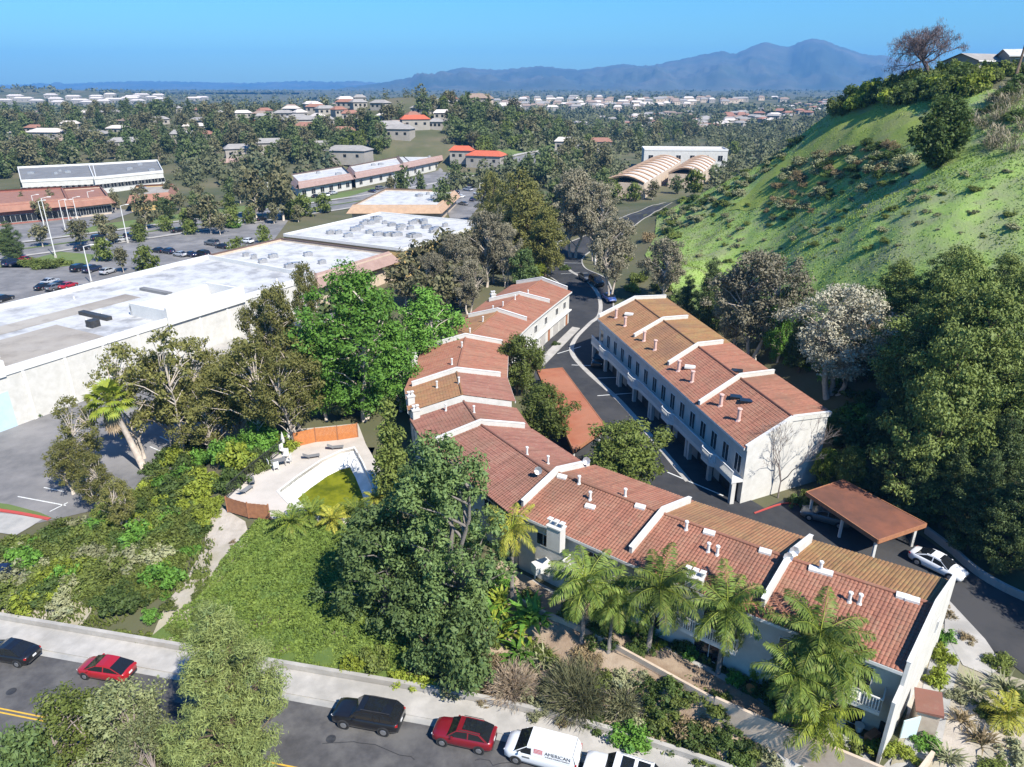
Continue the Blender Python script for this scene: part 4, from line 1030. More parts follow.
flat_building('long low office with dark grey flat roofs and white fascia', [P2(26,200,0), P2(100,196,0), P2(96,180,0), P2(22,184,0)], 7.2, MT['stucco'], MT['roofdark'], par=0.9, hvac=4, seed=9, windows=[(0, 12, 4.2, 3.6, 1.6)])
flat_building('long white office block with grey flat roof right of the dark roofed office', [P2(98,197,0), P2(166,189,0), P2(160,176,0), P2(92,181,0)], 7.4, MT['stucco'], MT['roofdark'], par=0.9, hvac=4, seed=10, windows=[(0, 10, 4.2, 3.6, 1.8)])
flat_building('restaurant with brown hipped mansard roof and ochre walls', [P2(132,212,0), P2(172,208,0), P2(176,198,0), P2(138,200,0)], 5.0, MT['ochre'], MT['roofbrown'], par=0.2, mansard=MT['terracotta'], hvac=1)
for lab, q, h, mm in (('white shop strip with brown mansard beyond the boulevard verge', [(300,199),(352,189),(344,180),(292,190)], 6, 'mauve'),
                      ('white shop strip with brown roof left of the red roofed house', [(356,188),(412,176),(404,168),(350,180)], 6, 'mauve'),
                      ('white flat roofed shop with brown mansard under the tall street trees', [(404,178),(446,168),(438,160),(398,169)], 6.5, 'mauve'),
                      ('pale brown roofed shop among trees left of the shop strips', [(222,172),(266,170),(262,163),(218,165)], 6, 'mauve'),
                      ('brown hipped pavilion behind the roadside eucalyptus trees', [(302,168),(326,166),(322,160),(298,161)], 6, 'mauve')):
    flat_building(lab, [P2(*p, 0) for p in q], h, MT['stucco'], MT['roofwhite'] if 'white' in lab else MT[mm], par=0.3, mansard=MT[mm], hvac=2, seed=len(lab), windows=[(0, 6, 2.2, 2.6, 2.2)])
# arched-roof apartment blocks right of the woods
def gable_block(label, poly, h, rise, rm, z0, nridge=6, name='apartment_block', group=None):
    P_ = [V2(p) for p in poly]; c = sum(P_) / 4; org = (c[0], c[1], z0); t = thing(name, label, 'building', org, group=group)
    mb = MB(); mb.prism([tuple(p) for p in P_], z0 - 3, z0 + h); mb.build('wall', MT['stucco_cream'], t, org)
    rb = MB(); n = 8
    f = lambda u, v: (P_[0] * (1 - u) + P_[1] * u) * (1 - v) + (P_[3] * (1 - u) + P_[2] * u) * v
    for i in range(n):
        q0, q1 = i / n, (i + 1) / n; z_ = lambda q: z0 + h + .05 + rise * math.sin(math.pi * q)
        rb.poly([(*f(q0, 0), z_(q0)), (*f(q1, 0), z_(q1)), (*f(q1, 1), z_(q1)), (*f(q0, 1), z_(q0))])
    rb.build('roof', rm, t, org, smooth=True)
    for k in range(nridge + 1):
        v = k / nridge; q = MB(); pts = [(*f(u, v), z0 + h + .25 + rise * math.sin(math.pi * u)) for u in np.linspace(0, 1, 9)]
        q.tube(pts, 0.55, 4); q.build('roof_rib', MT['tan'], t, org)
    return t
MT['farwall'] = mat('weathered cream house wall', (0.33, 0.30, 0.26), (0.28, 0.255, 0.22), scale=.5, rough=.9)
MT['fartan'] = mat('muted tan house roof', (0.29, 0.215, 0.165), (0.23, 0.17, 0.135), scale=.4, rough=.9, world=True)
MT['fargrey'] = mat('muted grey house roof', (0.30, 0.28, 0.26), (0.24, 0.225, 0.21), scale=.4, rough=.9, world=True)
MT['palepink'] = mat('pale pink roofing', (0.56, 0.50, 0.45), (0.49, 0.435, 0.39), scale=0.4, rough=0.9, world=True)
def q4(px, py, h, wd, dp, ang):
    x, y = P2(px, py, h); d = np.array([math.cos(ang), math.sin(ang)]); n = np.array([-d[1], d[0]])
    return [tuple(np.array([x, y]) + d * a + n * b) for a, b in ((-wd, -dp), (wd, -dp), (wd, dp), (-wd, dp))]
gable_block('long pale building with arched ribbed roof behind the grey trees', q4(647,166,9,8.5,50,-0.36), 7, 2.5, MT['palepink'], 0, 10)
gable_block('shorter pale arched roof building at the foot of the hill', q4(694,163,9,7,32,-0.36), 7, 2.5, MT['palepink'], 0, 6)
flat_building('white flat roofed block behind the arched roof buildings', q4(684,149,12,22,9,-.1), 9, MT['stucco'], MT['palepink'], z0=3, windows=[(0, 6, 5, 2.5, 3)])

# ================================================================== VEHICLES
PAINT = {}
for nm, c in (('black', (0.012, 0.012, 0.014)), ('red', (0.33, 0.012, 0.018)), ('darkred', (0.20, 0.010, 0.018)), ('white', (0.72, 0.73, 0.74)), ('silver', (0.42, 0.43, 0.45)), ('navy', (0.015, 0.022, 0.055)), ('blue', (0.03, 0.07, 0.25)), ('grey', (0.12, 0.125, 0.13))):
    PAINT[nm] = mat('car paint ' + nm, c, rough=0.28, spec=0.5, coat=0.6, metal=0.0 if nm in ('white', 'red') else 0.15)
CARGLASS = mat('tinted car glass', (0.012, 0.014, 0.017), rough=0.06, spec=0.6)
TYRE = mat('tyre rubber', (0.016, 0.016, 0.016), rough=0.9)
RIM = mat('alloy rim', (0.45, 0.45, 0.46), rough=0.35, metal=0.8)
LAMP_W = mat('headlamp lens', (0.65, 0.66, 0.68), rough=0.15, spec=0.6)
LAMP_R = mat('tail lamp lens', (0.35, 0.012, 0.012), rough=0.2, spec=0.6)
PLATE = mat('number plate', (0.7, 0.7, 0.7), rough=0.5)
# body stations: x, half width, bottom, top ; cabin side profile
CARS = {
    'sedan': dict(L=4.7, st=[(2.33,.55,.42,.60),(2.25,.74,.30,.70),(1.9,.86,.24,.80),(1.1,.90,.22,.92),(0.2,.91,.22,.97),(-1.0,.91,.22,1.0),(-1.7,.89,.24,1.02),(-2.15,.80,.30,.98),(-2.32,.66,.40,.88)],
                  cab=[(1.15,.92),(0.35,1.40),(-0.2,1.46),(-0.85,1.43),(-1.75,1.02)], wt=.58, wb=.82, wx=(1.40,-1.38), r=.33),
    'hatch': dict(L=4.45, st=[(2.2,.52,.42,.62),(2.1,.72,.30,.74),(1.75,.84,.24,.86),(1.1,.87,.22,.98),(0.2,.88,.22,1.02),(-1.0,.88,.22,1.05),(-1.75,.86,.26,1.08),(-2.1,.78,.32,1.06),(-2.2,.68,.42,.95)],
                  cab=[(1.35,.97),(0.25,1.45),(-0.3,1.50),(-1.0,1.46),(-2.05,1.08)], wt=.57, wb=.80, wx=(1.36,-1.30), r=.32),
    'crossover': dict(L=4.5, st=[(2.22,.56,.46,.74),(2.12,.78,.34,.90),(1.75,.88,.28,1.00),(1.1,.91,.26,1.06),(0.2,.92,.26,1.10),(-1.0,.92,.26,1.13),(-1.75,.90,.30,1.14),(-2.12,.84,.36,1.10),(-2.24,.74,.46,.98)],
                  cab=[(1.05,1.06),(0.35,1.56),(-0.3,1.62),(-1.35,1.57),(-2.02,1.13)], wt=.60, wb=.84, wx=(1.36,-1.34), r=.36),
    'suv': dict(L=5.1, st=[(2.53,.62,.52,.92),(2.46,.88,.38,1.06),(2.0,.97,.32,1.12),(1.2,.99,.30,1.17),(0.2,1.0,.30,1.19),(-1.2,1.0,.30,1.20),(-2.1,.98,.34,1.21),(-2.45,.93,.40,1.18),(-2.55,.86,.48,1.06)],
                cab=[(1.15,1.15),(0.55,1.78),(-0.2,1.86),(-2.0,1.82),(-2.45,1.20)], wt=.72, wb=.92, wx=(1.55,-1.50), r=.40),
    'van': dict(L=5.2, st=[(2.55,.62,.46,.80),(2.46,.84,.34,.98),(2.1,.93,.28,1.12),(1.5,.95,.26,1.24),(0.5,.96,.26,1.28),(-1.2,.96,.26,1.28),(-2.2,.95,.28,1.28),(-2.52,.92,.34,1.28),(-2.6,.90,.44,1.2)],
                cab=[(1.75,1.22),(0.85,1.88),(0.2,1.95),(-2.3,1.95),(-2.56,1.28)], wt=.80, wb=.93, wx=(1.62,-1.55), r=.35),
}
def car_meshes(kind, paint):
    c = CARS[kind]; out_ = []
    pm = PAINT[paint]
    mb = MB(); rings = []
    for x, wd, zb, zt in c['st']:
        hh = zt - zb
        half = [(0, zb), (wd * .9, zb), (wd * .985, zb + hh * .25), (wd, zb + hh * .55), (wd * .965, zb + hh * .88), (wd * .86, zt - .004), (wd * .45, zt + .025), (0, zt + .03)]
        ring = [(x, y, z) for y, z in half] + [(x, -y, z) for y, z in half[-2:0:-1]]
        rings.append(ring)
    n = len(rings[0])
    for r_ in rings: mb.v += r_
    for i in range(len(rings) - 1):
        for j in range(n):
            j2 = (j + 1) % n; mb.f.append((i * n + j, (i + 1) * n + j, (i + 1) * n + j2, i * n + j2)); mb.mi.append(0)
    mb.f.append(tuple(range(n))); mb.mi.append(0); e = (len(rings) - 1) * n
    mb.f.append(tuple(e + k for k in reversed(range(n)))); mb.mi.append(0)
    out_.append(('body', mb.mesh('body', pm, smooth=True), None))
    cab = c['cab']; wt, wb = c['wt'], c['wb']; z0, zt = cab[0][1], max(q[1] for q in cab)
    hw = lambda z: wb + (wt - wb) * max(0, min(1, (z - z0) / (zt - z0)))
    g = MB(); N_ = len(cab)
    Lp = [(x, hw(z), z) for x, z in cab]; Rp = [(x, -hw(z), z) for x, z in cab]
    base = [(cab[0][0], wb, cab[0][1] - .1), (cab[-1][0], wb, cab[-1][1] - .1)]
    g.poly([Lp[k] for k in range(N_)][::-1] if True else None); g.poly(Rp)
    for k in range(N_ - 1): g.poly([Lp[k], Lp[k + 1], Rp[k + 1], Rp[k]])
    van = kind == 'van'
    out_.append(('window_glass', g.mesh('window_glass', CARGLASS), None))
    # roof skin and pillars, just proud of the glass
    rf = MB()
    for k in range(1, N_ - 2):
        (x0, za), (x1, zb_) = cab[k], cab[k + 1]; o = .012
        rf.poly([(x0, hw(za) + o, za + o), (x1, hw(zb_) + o, zb_ + o), (x1, -hw(zb_) - o, zb_ + o), (x0, -hw(za) - o, za + o)][::-1])
        for s in (1, -1):
            dz = .10 if not van else .16
            q = [(x0, s * (hw(za) + o), za + o), (x1, s * (hw(zb_) + o), zb_ + o), (x1, s * (hw(zb_ - dz) + o), zb_ - dz), (x0, s * (hw(za - dz) + o), za - dz)]
            rf.poly(q if s > 0 else q[::-1])
    def pillar(xa, za, xb, zb2, wd):
        for s in (1, -1):
            q = [(xa - wd / 2, s * (hw(za) + .013), za), (xa + wd / 2, s * (hw(za) + .013), za), (xb + wd / 2, s * (hw(zb2) + .013), zb2), (xb - wd / 2, s * (hw(zb2) + .013), zb2)]
            rf.poly(q if s < 0 else q[::-1])
    pillar(cab[0][0] - .04, cab[0][1], cab[1][0] - .04, cab[1][1] - .03, .1)
    mx = (cab[1][0] + cab[-2][0]) / 2
    zb_ = cab[0][1] + .05
    pillar(mx, zb_, mx, zt - .08, .09)
    if van:
        for s in (1, -1):
            x0, x1 = 0.55, -2.40
            q = [(x0, s * (hw(z0) + .014), z0), (x1 - .12, s * (hw(z0) + .014), z0), (x1 + .06, s * (hw(1.9) + .014), 1.9), (x0, s * (hw(1.9) + .014), 1.9)]
            rf.poly(q if s < 0 else q[::-1])
        q = [(-2.58, .9, 1.28), (-2.58, -.9, 1.28), (-2.33, -.78, 1.93), (-2.33, .78, 1.93)]; rf.poly(q[::-1])
    else:
        pillar(cab[-1][0] + .16, cab[-1][1] + .02, cab[-2][0] + .05, cab[-2][1] - .05, .24)
        if kind in ('suv',): pillar(-1.25, zb_, -1.2, zt - .08, .09)
    out_.append(('roof', rf.mesh('roof', pm), None))
    for x in c['wx']:
        for s in (1, -1):
            w_ = c['st'][4][1]; r = c['r']
            t = MB(); t.tube([(x, s * (w_ - .20), r), (x, s * (w_ - .02), r), (x, s * (w_ + .012), r)], [r, r, r * .93], 18)
            a = MB(); a.tube([(x, s * (w_ - .25), r + .02), (x, s * (w_ + .004), r + .02)], r + .065, 18)
            ri = MB(); ri.tube([(x, s * (w_ + .0), r), (x, s * (w_ + .022), r)], [r * .64, r * .58], 14)
            out_.append(('wheel', t.mesh('wheel', TYRE), [('rim', ri.mesh('rim', RIM)), ('wheel_arch', a.mesh('wheel_arch', MT['dark']))]))
    f, b = c['st'][1], c['st'][-2]; f0, b0 = c['st'][0], c['st'][-1]
    for s in (1, -1):
        h = MB(); h.box((f[0] - .06, s * f[1] * .80, f[3] - .10), (.20, .26, .10), -s * .5); out_.append(('headlight', h.mesh('headlight', LAMP_W), None))
        h = MB()
        if van: h.box((b[0] - .03, s * b[1] * .97, 1.15), (.12, .10, .42))
        else: h.box((b[0] + .0, s * b[1] * .84, b[3] - .13), (.18, .24, .13), s * .35)
        out_.append(('tail_light', h.mesh('tail_light', LAMP_R), None))
        h = MB(); h.box((cab[0][0] - .42, s * (wb + .10), cab[0][1] + .04), (.12, .18, .11)); out_.append(('mirror', h.mesh('mirror', pm), None))
    h = MB(); h.box((b0[0] - .01, 0, (b0[2] + b0[3]) / 2 + .08), (.03, .34, .16)); out_.append(('number_plate', h.mesh('number_plate', PLATE), None))
    h = MB(); h.box((f0[0] - .02, 0, f0[2] + .10), (.08, f0[1] * 1.5, .18)); out_.append(('grille', h.mesh('grille', MT['dark']), None))
    h = MB(); h.box((b0[0] + .03, 0, b0[2] + .02), (.10, b0[1] * 1.9, .14)); out_.append(('bumper', h.mesh('bumper', MT['dark']), None))
    return out_
_carcache = {}
def car(kind, paint, x, y, rz, label, group, z=None, cat='car', name='parked_car'):
    if (kind, paint) not in _carcache: _carcache[(kind, paint)] = car_meshes(kind, paint)
    t = thing(name, label, cat, (x, y, Hs(x, y) + 0.06 if z is None else z), rz, group)
    for nm, me, subs in _carcache[(kind, paint)]:
        o = child(nm, me, t)
        for sn, sm in subs or (): child(sn, sm, o)
    return t
HEAD = math.atan2(0.208, -0.978)
STG = 'cars parked along the street kerb'
for kind, paint, px, py, lab in (('sedan', 'black', 13, 647, 'black sedan parked at the kerb at the left end of the street'), ('hatch', 'red', 108, 665, 'bright red hatchback parked at the kerb left of the tall pine'),
        ('sedan', 'white', 249, 686, 'white sedan parked at the kerb mostly hidden behind the tall pine'), ('suv', 'black', 368, 715, 'large black SUV with dark glass roof parked at the street kerb'),
        ('crossover', 'darkred', 463, 735, 'dark red crossover parked between the black SUV and the white van'), ('suv', 'white', 619, 763, 'white SUV with black sunroof parked behind the lettered van')):
    x, y, _ = P(px, py, 0.8)
    q = np.array([x, y]) - ST0; a = q @ ST
    c = S(a, -1.15)
    t = car(kind, paint, c[0], c[1], HEAD - math.atan(.011 * max(0, a - 10)), lab, STG, 0.035)
    if kind == 'suv' or kind == 'crossover':
        mb = MB(); zt = max(p[1] for p in CARS[kind]['cab']); q2 = CARS[kind]['cab']
        xa, za, xb, zb = q2[2][0] + .25, q2[2][1] - .03, q2[3][0] + .25, q2[3][1] + .03
        for j in range(2 if paint == 'white' else 1):
            w_ = .52; x0 = xa - j * 1.05; x1 = x0 - (.8 if paint == 'white' else 1.5)
            zf = lambda xx: np.interp(-xx, [-q2[2][0], -q2[3][0]], [q2[2][1], q2[3][1]]) + .03
            mb.prism([(x0, w_), (x1, w_), (x1, -w_), (x0, -w_)], [zf(x0) - .02, zf(x1) - .02, zf(x1) - .02, zf(x0) - .02], [zf(x0), zf(x1), zf(x1), zf(x0)])
        mb.build('sunroof', CARGLASS, t)
        mb = MB()
        for s in (1, -1): mb.tube([(xa + .2, s * .66, za + .05), (xb - .2, s * .66, zb + .04)], .025, 5)
        mb.build('roof_rail', MT['metal'] if paint == 'white' else MT['dark'], t)
# the lettered van
x, y, _ = P(541, 748, 1.0); a = (np.array([x, y]) - ST0) @ ST; c = S(a, -1.15)
van = car('van', 'white', c[0], c[1], HEAD - math.atan(.011 * max(0, a - 10)), 'white delivery van with black lettering reading AMERICAN and a small red emblem', STG, 0.035, 'van', 'delivery_van')
LETTER = mat('black vinyl lettering', (0.03, 0.03, 0.035), rough=0.6)
def lettering(txt, size, xr, z, m, s=1):
    cu = bpy.data.curves.new('lettering', 'FONT'); cu.body = txt; cu.size = size; cu.extrude = 0.004; cu.align_x = 'LEFT'
    o = bpy.data.objects.new('lettering', cu); COL.objects.link(o)
    bpy.context.view_layer.update()
    me = bpy.data.meshes.new_from_object(o.evaluated_get(bpy.context.evaluated_depsgraph_get()))
    bpy.data.objects.remove(o); bpy.data.curves.remove(cu)
    me.materials.clear(); me.materials.append(m)
    o = child('lettering', me, van, (xr, s * (np.interp(z, [1.22, 1.95], [.93, .80]) + .032), z))
    o.rotation_euler = (R(90 - 10), 0, R(180))
    return o
lettering('AMERICAN', 0.36, -0.40, 1.52, LETTER)
mb = MB()
for k in range(13): mb.box((-0.48 - k * .135, np.interp(1.40, [1.22, 1.95], [.93, .80]) + .028, 1.40), (.10 if k % 4 else .06, .006, .10))
mb.build('small_print', MT['roofdark'], van)
def side_box(name, x0, x1, z0, z1, m):
    mb = MB(); q = [(x, np.interp(z, [1.22, 1.95], [.93, .80]) + .022, z) for x, z in ((x0, z0), (x1, z0), (x1, z1), (x0, z1))]
    mb.poly(q[::-1]); return mb.build(name, m, van)
em = side_box('emblem', 0.36, -0.24, 1.46, 1.80, mat('red emblem', (0.45, 0.05, 0.06), rough=0.5))
for k in range(3): 
    mb = MB(); z = 1.52 + .1 * k; yv = np.interp(z, [1.22, 1.95], [.93, .80]) + .028
    mb.box((0.05, yv, z), (.55, .006, .035)); mb.build('emblem_stripe', PAINT['white'], em)
mb = MB(); mb.poly([(1.15, .972, .86), (.62, .972, .86), (.62, .976, 1.02), (1.15, .976, 1.02)][::-1]); mb.build('door_decal', MT['roofdark'], van)
# cars on the driveway and by the terraces
DG = 'cars along the driveway'
def carpx(kind, paint, px, py, rz, lab, h=3.7, grp=DG, z=None, **k):
    x, y, _ = P(px, py, h); return car(kind, paint, x, y, rz, lab, grp, z, **k)
whitecar = carpx('sedan', 'white', 938, 563, math.atan2(57.5 - 51.5, 35.6 - 40.2) + math.pi, 'white sedan with black glass roof parked by the curved grey wall')
glassroof = MB(); q_ = CARS['sedan']['cab']
glassroof.prism([(.38, .52), (-.85, .52), (-.85, -.52), (.38, -.52)], [1.37, 1.41, 1.41, 1.37], [1.425, 1.465, 1.465, 1.425]); glassroof.build('sunroof', CARGLASS, whitecar)
carpx('suv', 'black', 600, 360, -1.9, 'black jeep like SUV parked in front of the right terrace')
carpx('sedan', 'blue', 609, 301, -1.35, 'blue car parked beside the far end of the right terrace')
carpx('suv', 'black', 596, 288, -1.3, 'black SUV parked at the verge behind the blue car')
carpx('sedan', 'grey', 585, 282, -1.25, 'dark grey sedan furthest up in the line at the driveway verge')
carpx('sedan', 'black', 541, 273, 0.05, 'black sedan parked across the driveway beyond the middle terrace')
carpx('sedan', 'white', 531, 284, 0.1, 'white car half hidden behind the far end of the middle terrace', z=3.05)
carpx('sedan', 'grey', 826, 515, 2.6, 'dark grey car parked in the shade under the brown carport')
carpx('hatch', 'silver', 552, 248, -2.3, 'silver hatchback parked where the far driveway bends')
carpx('sedan', 'navy', 6, 579, 0.3, 'dark blue car at the left picture edge above the shrub bank', 0.8)
# car park and boulevard
PG = 'cars in the warehouse car park'
LA = math.atan2(.88, .475)
for k, (px, py, kd, pt, lab) in enumerate(((50,281,'sedan','silver','silver sedan in the car park left of the red car'), (55,287,'crossover','grey','grey crossover between the silver sedan and the red car'), (44,286,'sedan','black','black sedan nearest to the warehouse wall in the car park'), (68,285,'sedan','red','red car among dark cars behind the warehouse'),
        (80,268,'suv','black','black SUV next to a light pole in the car park'), (92,269,'suv','navy','dark blue SUV under the parking lot tree'), (108,271,'crossover','silver','silver crossover by the planted island'), (3,298,'sedan','black','black car at the left edge of the car park'),
        (25,259,'sedan','red','red car beside the clipped hedges'), (12,263,'suv','navy','dark blue SUV next to the conifer at left'), (83,288,'sedan','black','black car close along the warehouse parapet'), (60,284,'hatch','navy','dark blue hatchback beside the red car'),
        (145,266,'sedan','grey','grey car in shade under the lot trees'), (158,250,'sedan','black','black sedan in the row below the boulevard'), (168,251,'crossover','navy','dark blue crossover in the row below the boulevard'), (180,254,'hatch','silver','silver hatchback in the row below the boulevard'),
        (190,254,'sedan','navy','dark sedan right of the silver hatchback'), (202,254,'suv','black','black SUV at the end of the row below the boulevard'), (212,243,'suv','grey','grey SUV near the round clipped tree'), (222,246,'sedan','black','black sedan near the round clipped tree'), (247,241,'crossover','white','white crossover behind the warehouse corner tree'))):
    carpx(kd, pt, px, py, LA + (0.25 if py > 262 else 1.57), lab, 0.7, PG)
BG = 'cars driving on the boulevard'
for k, (px, py, kd, pt, lab) in enumerate(((100,238,'suv','black','black SUV at the boulevard junction'), (113,239,'sedan','white','white sedan following the black SUV'), (122,239,'sedan','silver','silver sedan at the boulevard junction'), (132,236,'suv','navy','dark SUV ahead of the silver sedan'), (82,248,'crossover','black','black crossover turning off the boulevard'),
        (178,230,'sedan','black','black sedan on the boulevard behind the tall street tree'), (222,225,'suv','navy','dark SUV on the boulevard left of the pale trunks'), (238,222,'sedan','white','white car on the boulevard between tree trunks'), (262,219,'sedan','black','black car on the boulevard near the mauve roof'), (300,213,'crossover','grey','grey crossover far along the boulevard'))):
    carpx(kd, pt, px, py, LA - 0.05, lab, 0.7, BG)
SG = 'cars by the shop strips'
for k in range(12):
    px = (316,325,333,372,380,455,461,468,474,463,470,478)[k]; py = (196,195,193,191,188,196,200,193,203,207,190,197)[k]
    carpx(('sedan', 'suv', 'crossover')[k % 3], ('black', 'white', 'silver', 'navy', 'grey')[k % 5], px, py, LA + 1.3 * (k % 2), 'small distant car parked beside the far shops and boulevard', 0.7, SG)
def lamp_post(px, py, h, lab, grp, arm=1.5, ang=0.5):
    x, y, z = ground_at(px, py); t = thing('street_lamp', lab, 'street lamp', (x, y, z), ang, grp)
    mb = MB(); mb.tube([(0, 0, 0), (0, 0, h)], [.16, .10], 8); mb.build('pole', MT['white_trim'], t)
    mb = MB(); mb.tube([(0, 0, h - .1), (arm, 0, h + .2)], .06, 6); mb.build('arm', MT['white_trim'], t)
    mb = MB(); mb.box((arm + .3, 0, h + .2), (.9, .4, .18)); mb.build('lamp_head', MT['white_trim'], t)
    mb = MB(); mb.box((0, 0, .35), (.6, .6, .9)); mb.build('base', MT['concrete'], t)
LG = 'white light poles of the shop car park'
for px, py, h, lab in ((56,258,16,'tall street lamp at the boulevard junction'), (92,284,9,'white light pole by the red parked car'), (45,229,9,'light pole before the brick shop row, left one'), (66,232,10,'light pole before the brick shop row, between two others'), (38,222,9,'light pole close in front of the brick shop row'), (71,228,9,'light pole in the shop lot right of the brick wall'), (92,214,8,'light pole near the shop wing'), (78,221,8,'light pole by the parked white cars of the shop lot'), (128,243,11,'street lamp on the boulevard kerb beside the SUV'), (270,206,9,'street lamp on the verge behind the mauve roof'), (480,205,8,'light pole in the far lot right of the tan mansard shop')):
    lamp_post(px, py, h, lab, LG)
lamp_post(557, 262, 5, 'short white lamp beside the far driveway bend', 'lamps by the driveway', 0.6)
lamp_post(595, 265, 6, 'white pole lamp on the verge of the far driveway', 'lamps by the driveway', 0.6)

# ------------------------------------------------------------------ patio and pool furniture
def plastic_chair(px, py, rz, lab, z=3.11):
    x, y, _ = P(px, py, z); t = thing('deck_chair', lab, 'chair', (x, y, z), rz, 'white pool chairs')
    mb = MB(); mb.box((0, 0, .42), (.6, .6, .06)); mb.build('seat', MT['white_trim'], t)
    mb = MB(); mb.prism([(-.3, -.3), (-.24, -.3), (-.24, .3), (-.3, .3)], .42, 1.15); mb.build('backrest', MT['white_trim'], t)
    for dx in (-.25, .25):
        for dy in (-.25, .25):
            mb = MB(); mb.tube([(dx, dy, 0), (dx, dy, .42)], .035, 5); mb.build('leg', MT['white_trim'], t)
for px, py, rz, lab in ((271,468,.6,'white chair at the left end of the poolside table'), (276,470,2.2,'white chair on the near side of the poolside table'), (283,453,-.6,'white chair standing back by the railing'), (289,463,3.1,'white chair at the right side of the poolside table'), (286,458,-1.6,'white chair on the far side of the poolside table')):
    plastic_chair(px, py, rz, lab)
x, y, _ = P(279, 466, 3.1); t = thing('patio_table', 'grey poolside table among white chairs', 'table', (x, y, 3.11), .5)
mb = MB(); mb.box((0, 0, .74), (1.7, .9, .05)); mb.build('tabletop', MT['roofdark'], t)
for dx in (-.7, .7):
    for dy in (-.35, .35): mb = MB(); mb.tube([(dx, dy, 0), (dx, dy, .72)], .035, 6); mb.build('leg', MT['metal'], t)
for px, py, lab in ((284,450,'closed white umbrella by the railing'), (290,446,'closed white umbrella next to the orange fence')):
    x, y, _ = P(px, py, 3.1); t = thing('umbrella', lab, 'umbrella', (x, y, 3.1), 0, 'closed pool umbrellas')
    mb = MB(); mb.tube([(0, 0, 0), (0, 0, 2.4)], .035, 6); mb.build('pole', MT['white_trim'], t)
    mb = MB(); mb.tube([(0, 0, 1.0), (0, 0, 1.3), (0, 0, 2.0), (0, 0, 2.35)], [.2, .24, .12, .03], 8); mb.build('canopy', MT['stucco'], t)
    mb = MB(); mb.tube([(0, 0, 0), (0, 0, .1)], .28, 10); mb.build('base', MT['concrete_grey'], t)
for px, py, rz, lab in ((312,458,.35,'dark folded sun lounger left at the far pool edge'), (336,449,.2,'dark sun lounger lying along the far pool edge'), (246,492,1.2,'metal framed lounge chair in the left corner of the deck'), (252,483,2.0,'second metal framed lounge chair near the railing corner')):
    x, y, _ = P(px, py, 3.1); t = thing('sun_lounger', lab, 'sun lounger', (x, y, 3.11), rz, 'pool loungers')
    mb = MB(); mb.box((0.25, 0, .3), (1.3, .6, .05)); mb.build('seat', MT['roofdark'], t)
    mb = MB(); mb.prism([(-.4, -.3), (-.4, .3), (-1.0, .3), (-1.0, -.3)], [.28, .28, .62, .62], [.33, .33, .67, .67]); mb.build('backrest', MT['roofdark'], t)
    for dx in (-.35, .8):
        for dy in (-.26, .26): mb = MB(); mb.tube([(dx, dy, 0), (dx, dy, .3)], .025, 5); mb.build('leg', MT['metal'], t)
# patio walls and a few things below the near terrace
mb = MB()
pts = [(27.0,33.0),(24.6,31.0),(21.6,32.8),(16.0,36.2),(14.2,37.4)]
for a, b in zip(pts[:-1], pts[1:]): mb.wall(a, b, 0.8, 3.75, 0.22)
tag(mb.build('patio_wall', MT['stucco_cream']), 'low cream patio wall around the patio of the right end house', 'wall')
mb = MB()
for a, b in zip(*(lambda q: (q[:-1], q[1:]))([(14.2,37.4),(10.4,40.6),(6.6,43.8),(2.0,46.8),(-2.2,50.4)])): mb.wall(a, b, 0.6, 3.6, 0.2)
tag(mb.build('patio_wall', MT['stucco_cream']), 'long low cream wall in front of the patios along the dirt walk', 'wall')
drape('patio', [(24.4,34.0),(27.0,33.0),(24.6,31.2),(14.2,37.4),(2,46.8),(-2,50.2),(0.6,52.2),(8.8,45.4),(17.2,39)], 0.06, MT['concrete_grey'], 1.5)
x, y, _ = P(925, 715, 4.2); t = thing('utility_shed', 'small cream shed with dark red roof against the end wall', 'shed', (x, y, Hs(x, y)), -.45)
mb = MB(); mb.box((0, 0, 1.0), (1.3, 1.9, 2.6)); mb.build('wall', MT['stucco_cream'], t)
mb = MB(); mb.prism([(-.8, -1.1), (.8, -1.1), (.8, 1.1), (-.8, 1.1)], [2.2, 2.32, 2.32, 2.2], [2.3, 2.55, 2.55, 2.3]); mb.build('roof', MT['tile_maroon'], t)
def junk(name, lab, cat, px, py, z, fn, m, rz=0):
    x, y, _ = P(px, py, z + .3); mb = MB(); fn(mb); o = mb.build(name, m, None, (0, 0, 0)); o.location = (x, y, max(z, Hs(x, y) + .05)); o.rotation_euler = (0, 0, rz); return tag(o, lab, cat)
junk('closed_parasol', 'folded white parasol leaning on the patio of the end house', 'parasol', 870, 722, 3.0, lambda m: m.tube([(0, 0, .3), (.25, .1, 1.2), (.5, .2, 2.3)], [.12, .42, .04], 10), MT['white_trim'])
junk('paddle_board', 'pale blue board leaning on the patio corner of the end house', 'board', 902, 735, 3.0, lambda m: m.prism([(-.1, -.05), (.9, -.05), (.9, .05), (-.1, .05)], [0, .15, .15, 0], [1.5, 1.9, 1.9, 1.5]), mat('pale blue board', (0.55, 0.68, 0.70), rough=.5))
junk('wooden_planter', 'wooden planter box on the cluttered end patio', 'planter', 872, 737, 3.0, lambda m: m.box((0, 0, .3), (1.0, .5, .6)), MT['wood_brown'], .5)
junk('barbecue', 'dark covered barbecue grill on the end patio', 'barbecue', 884, 730, 3.0, lambda m: (m.box((0, 0, .45), (.9, .55, .9)), m.tube([(-.45, 0, .95), (.45, 0, .95)], .3, 10)), MT['dark'], .4)
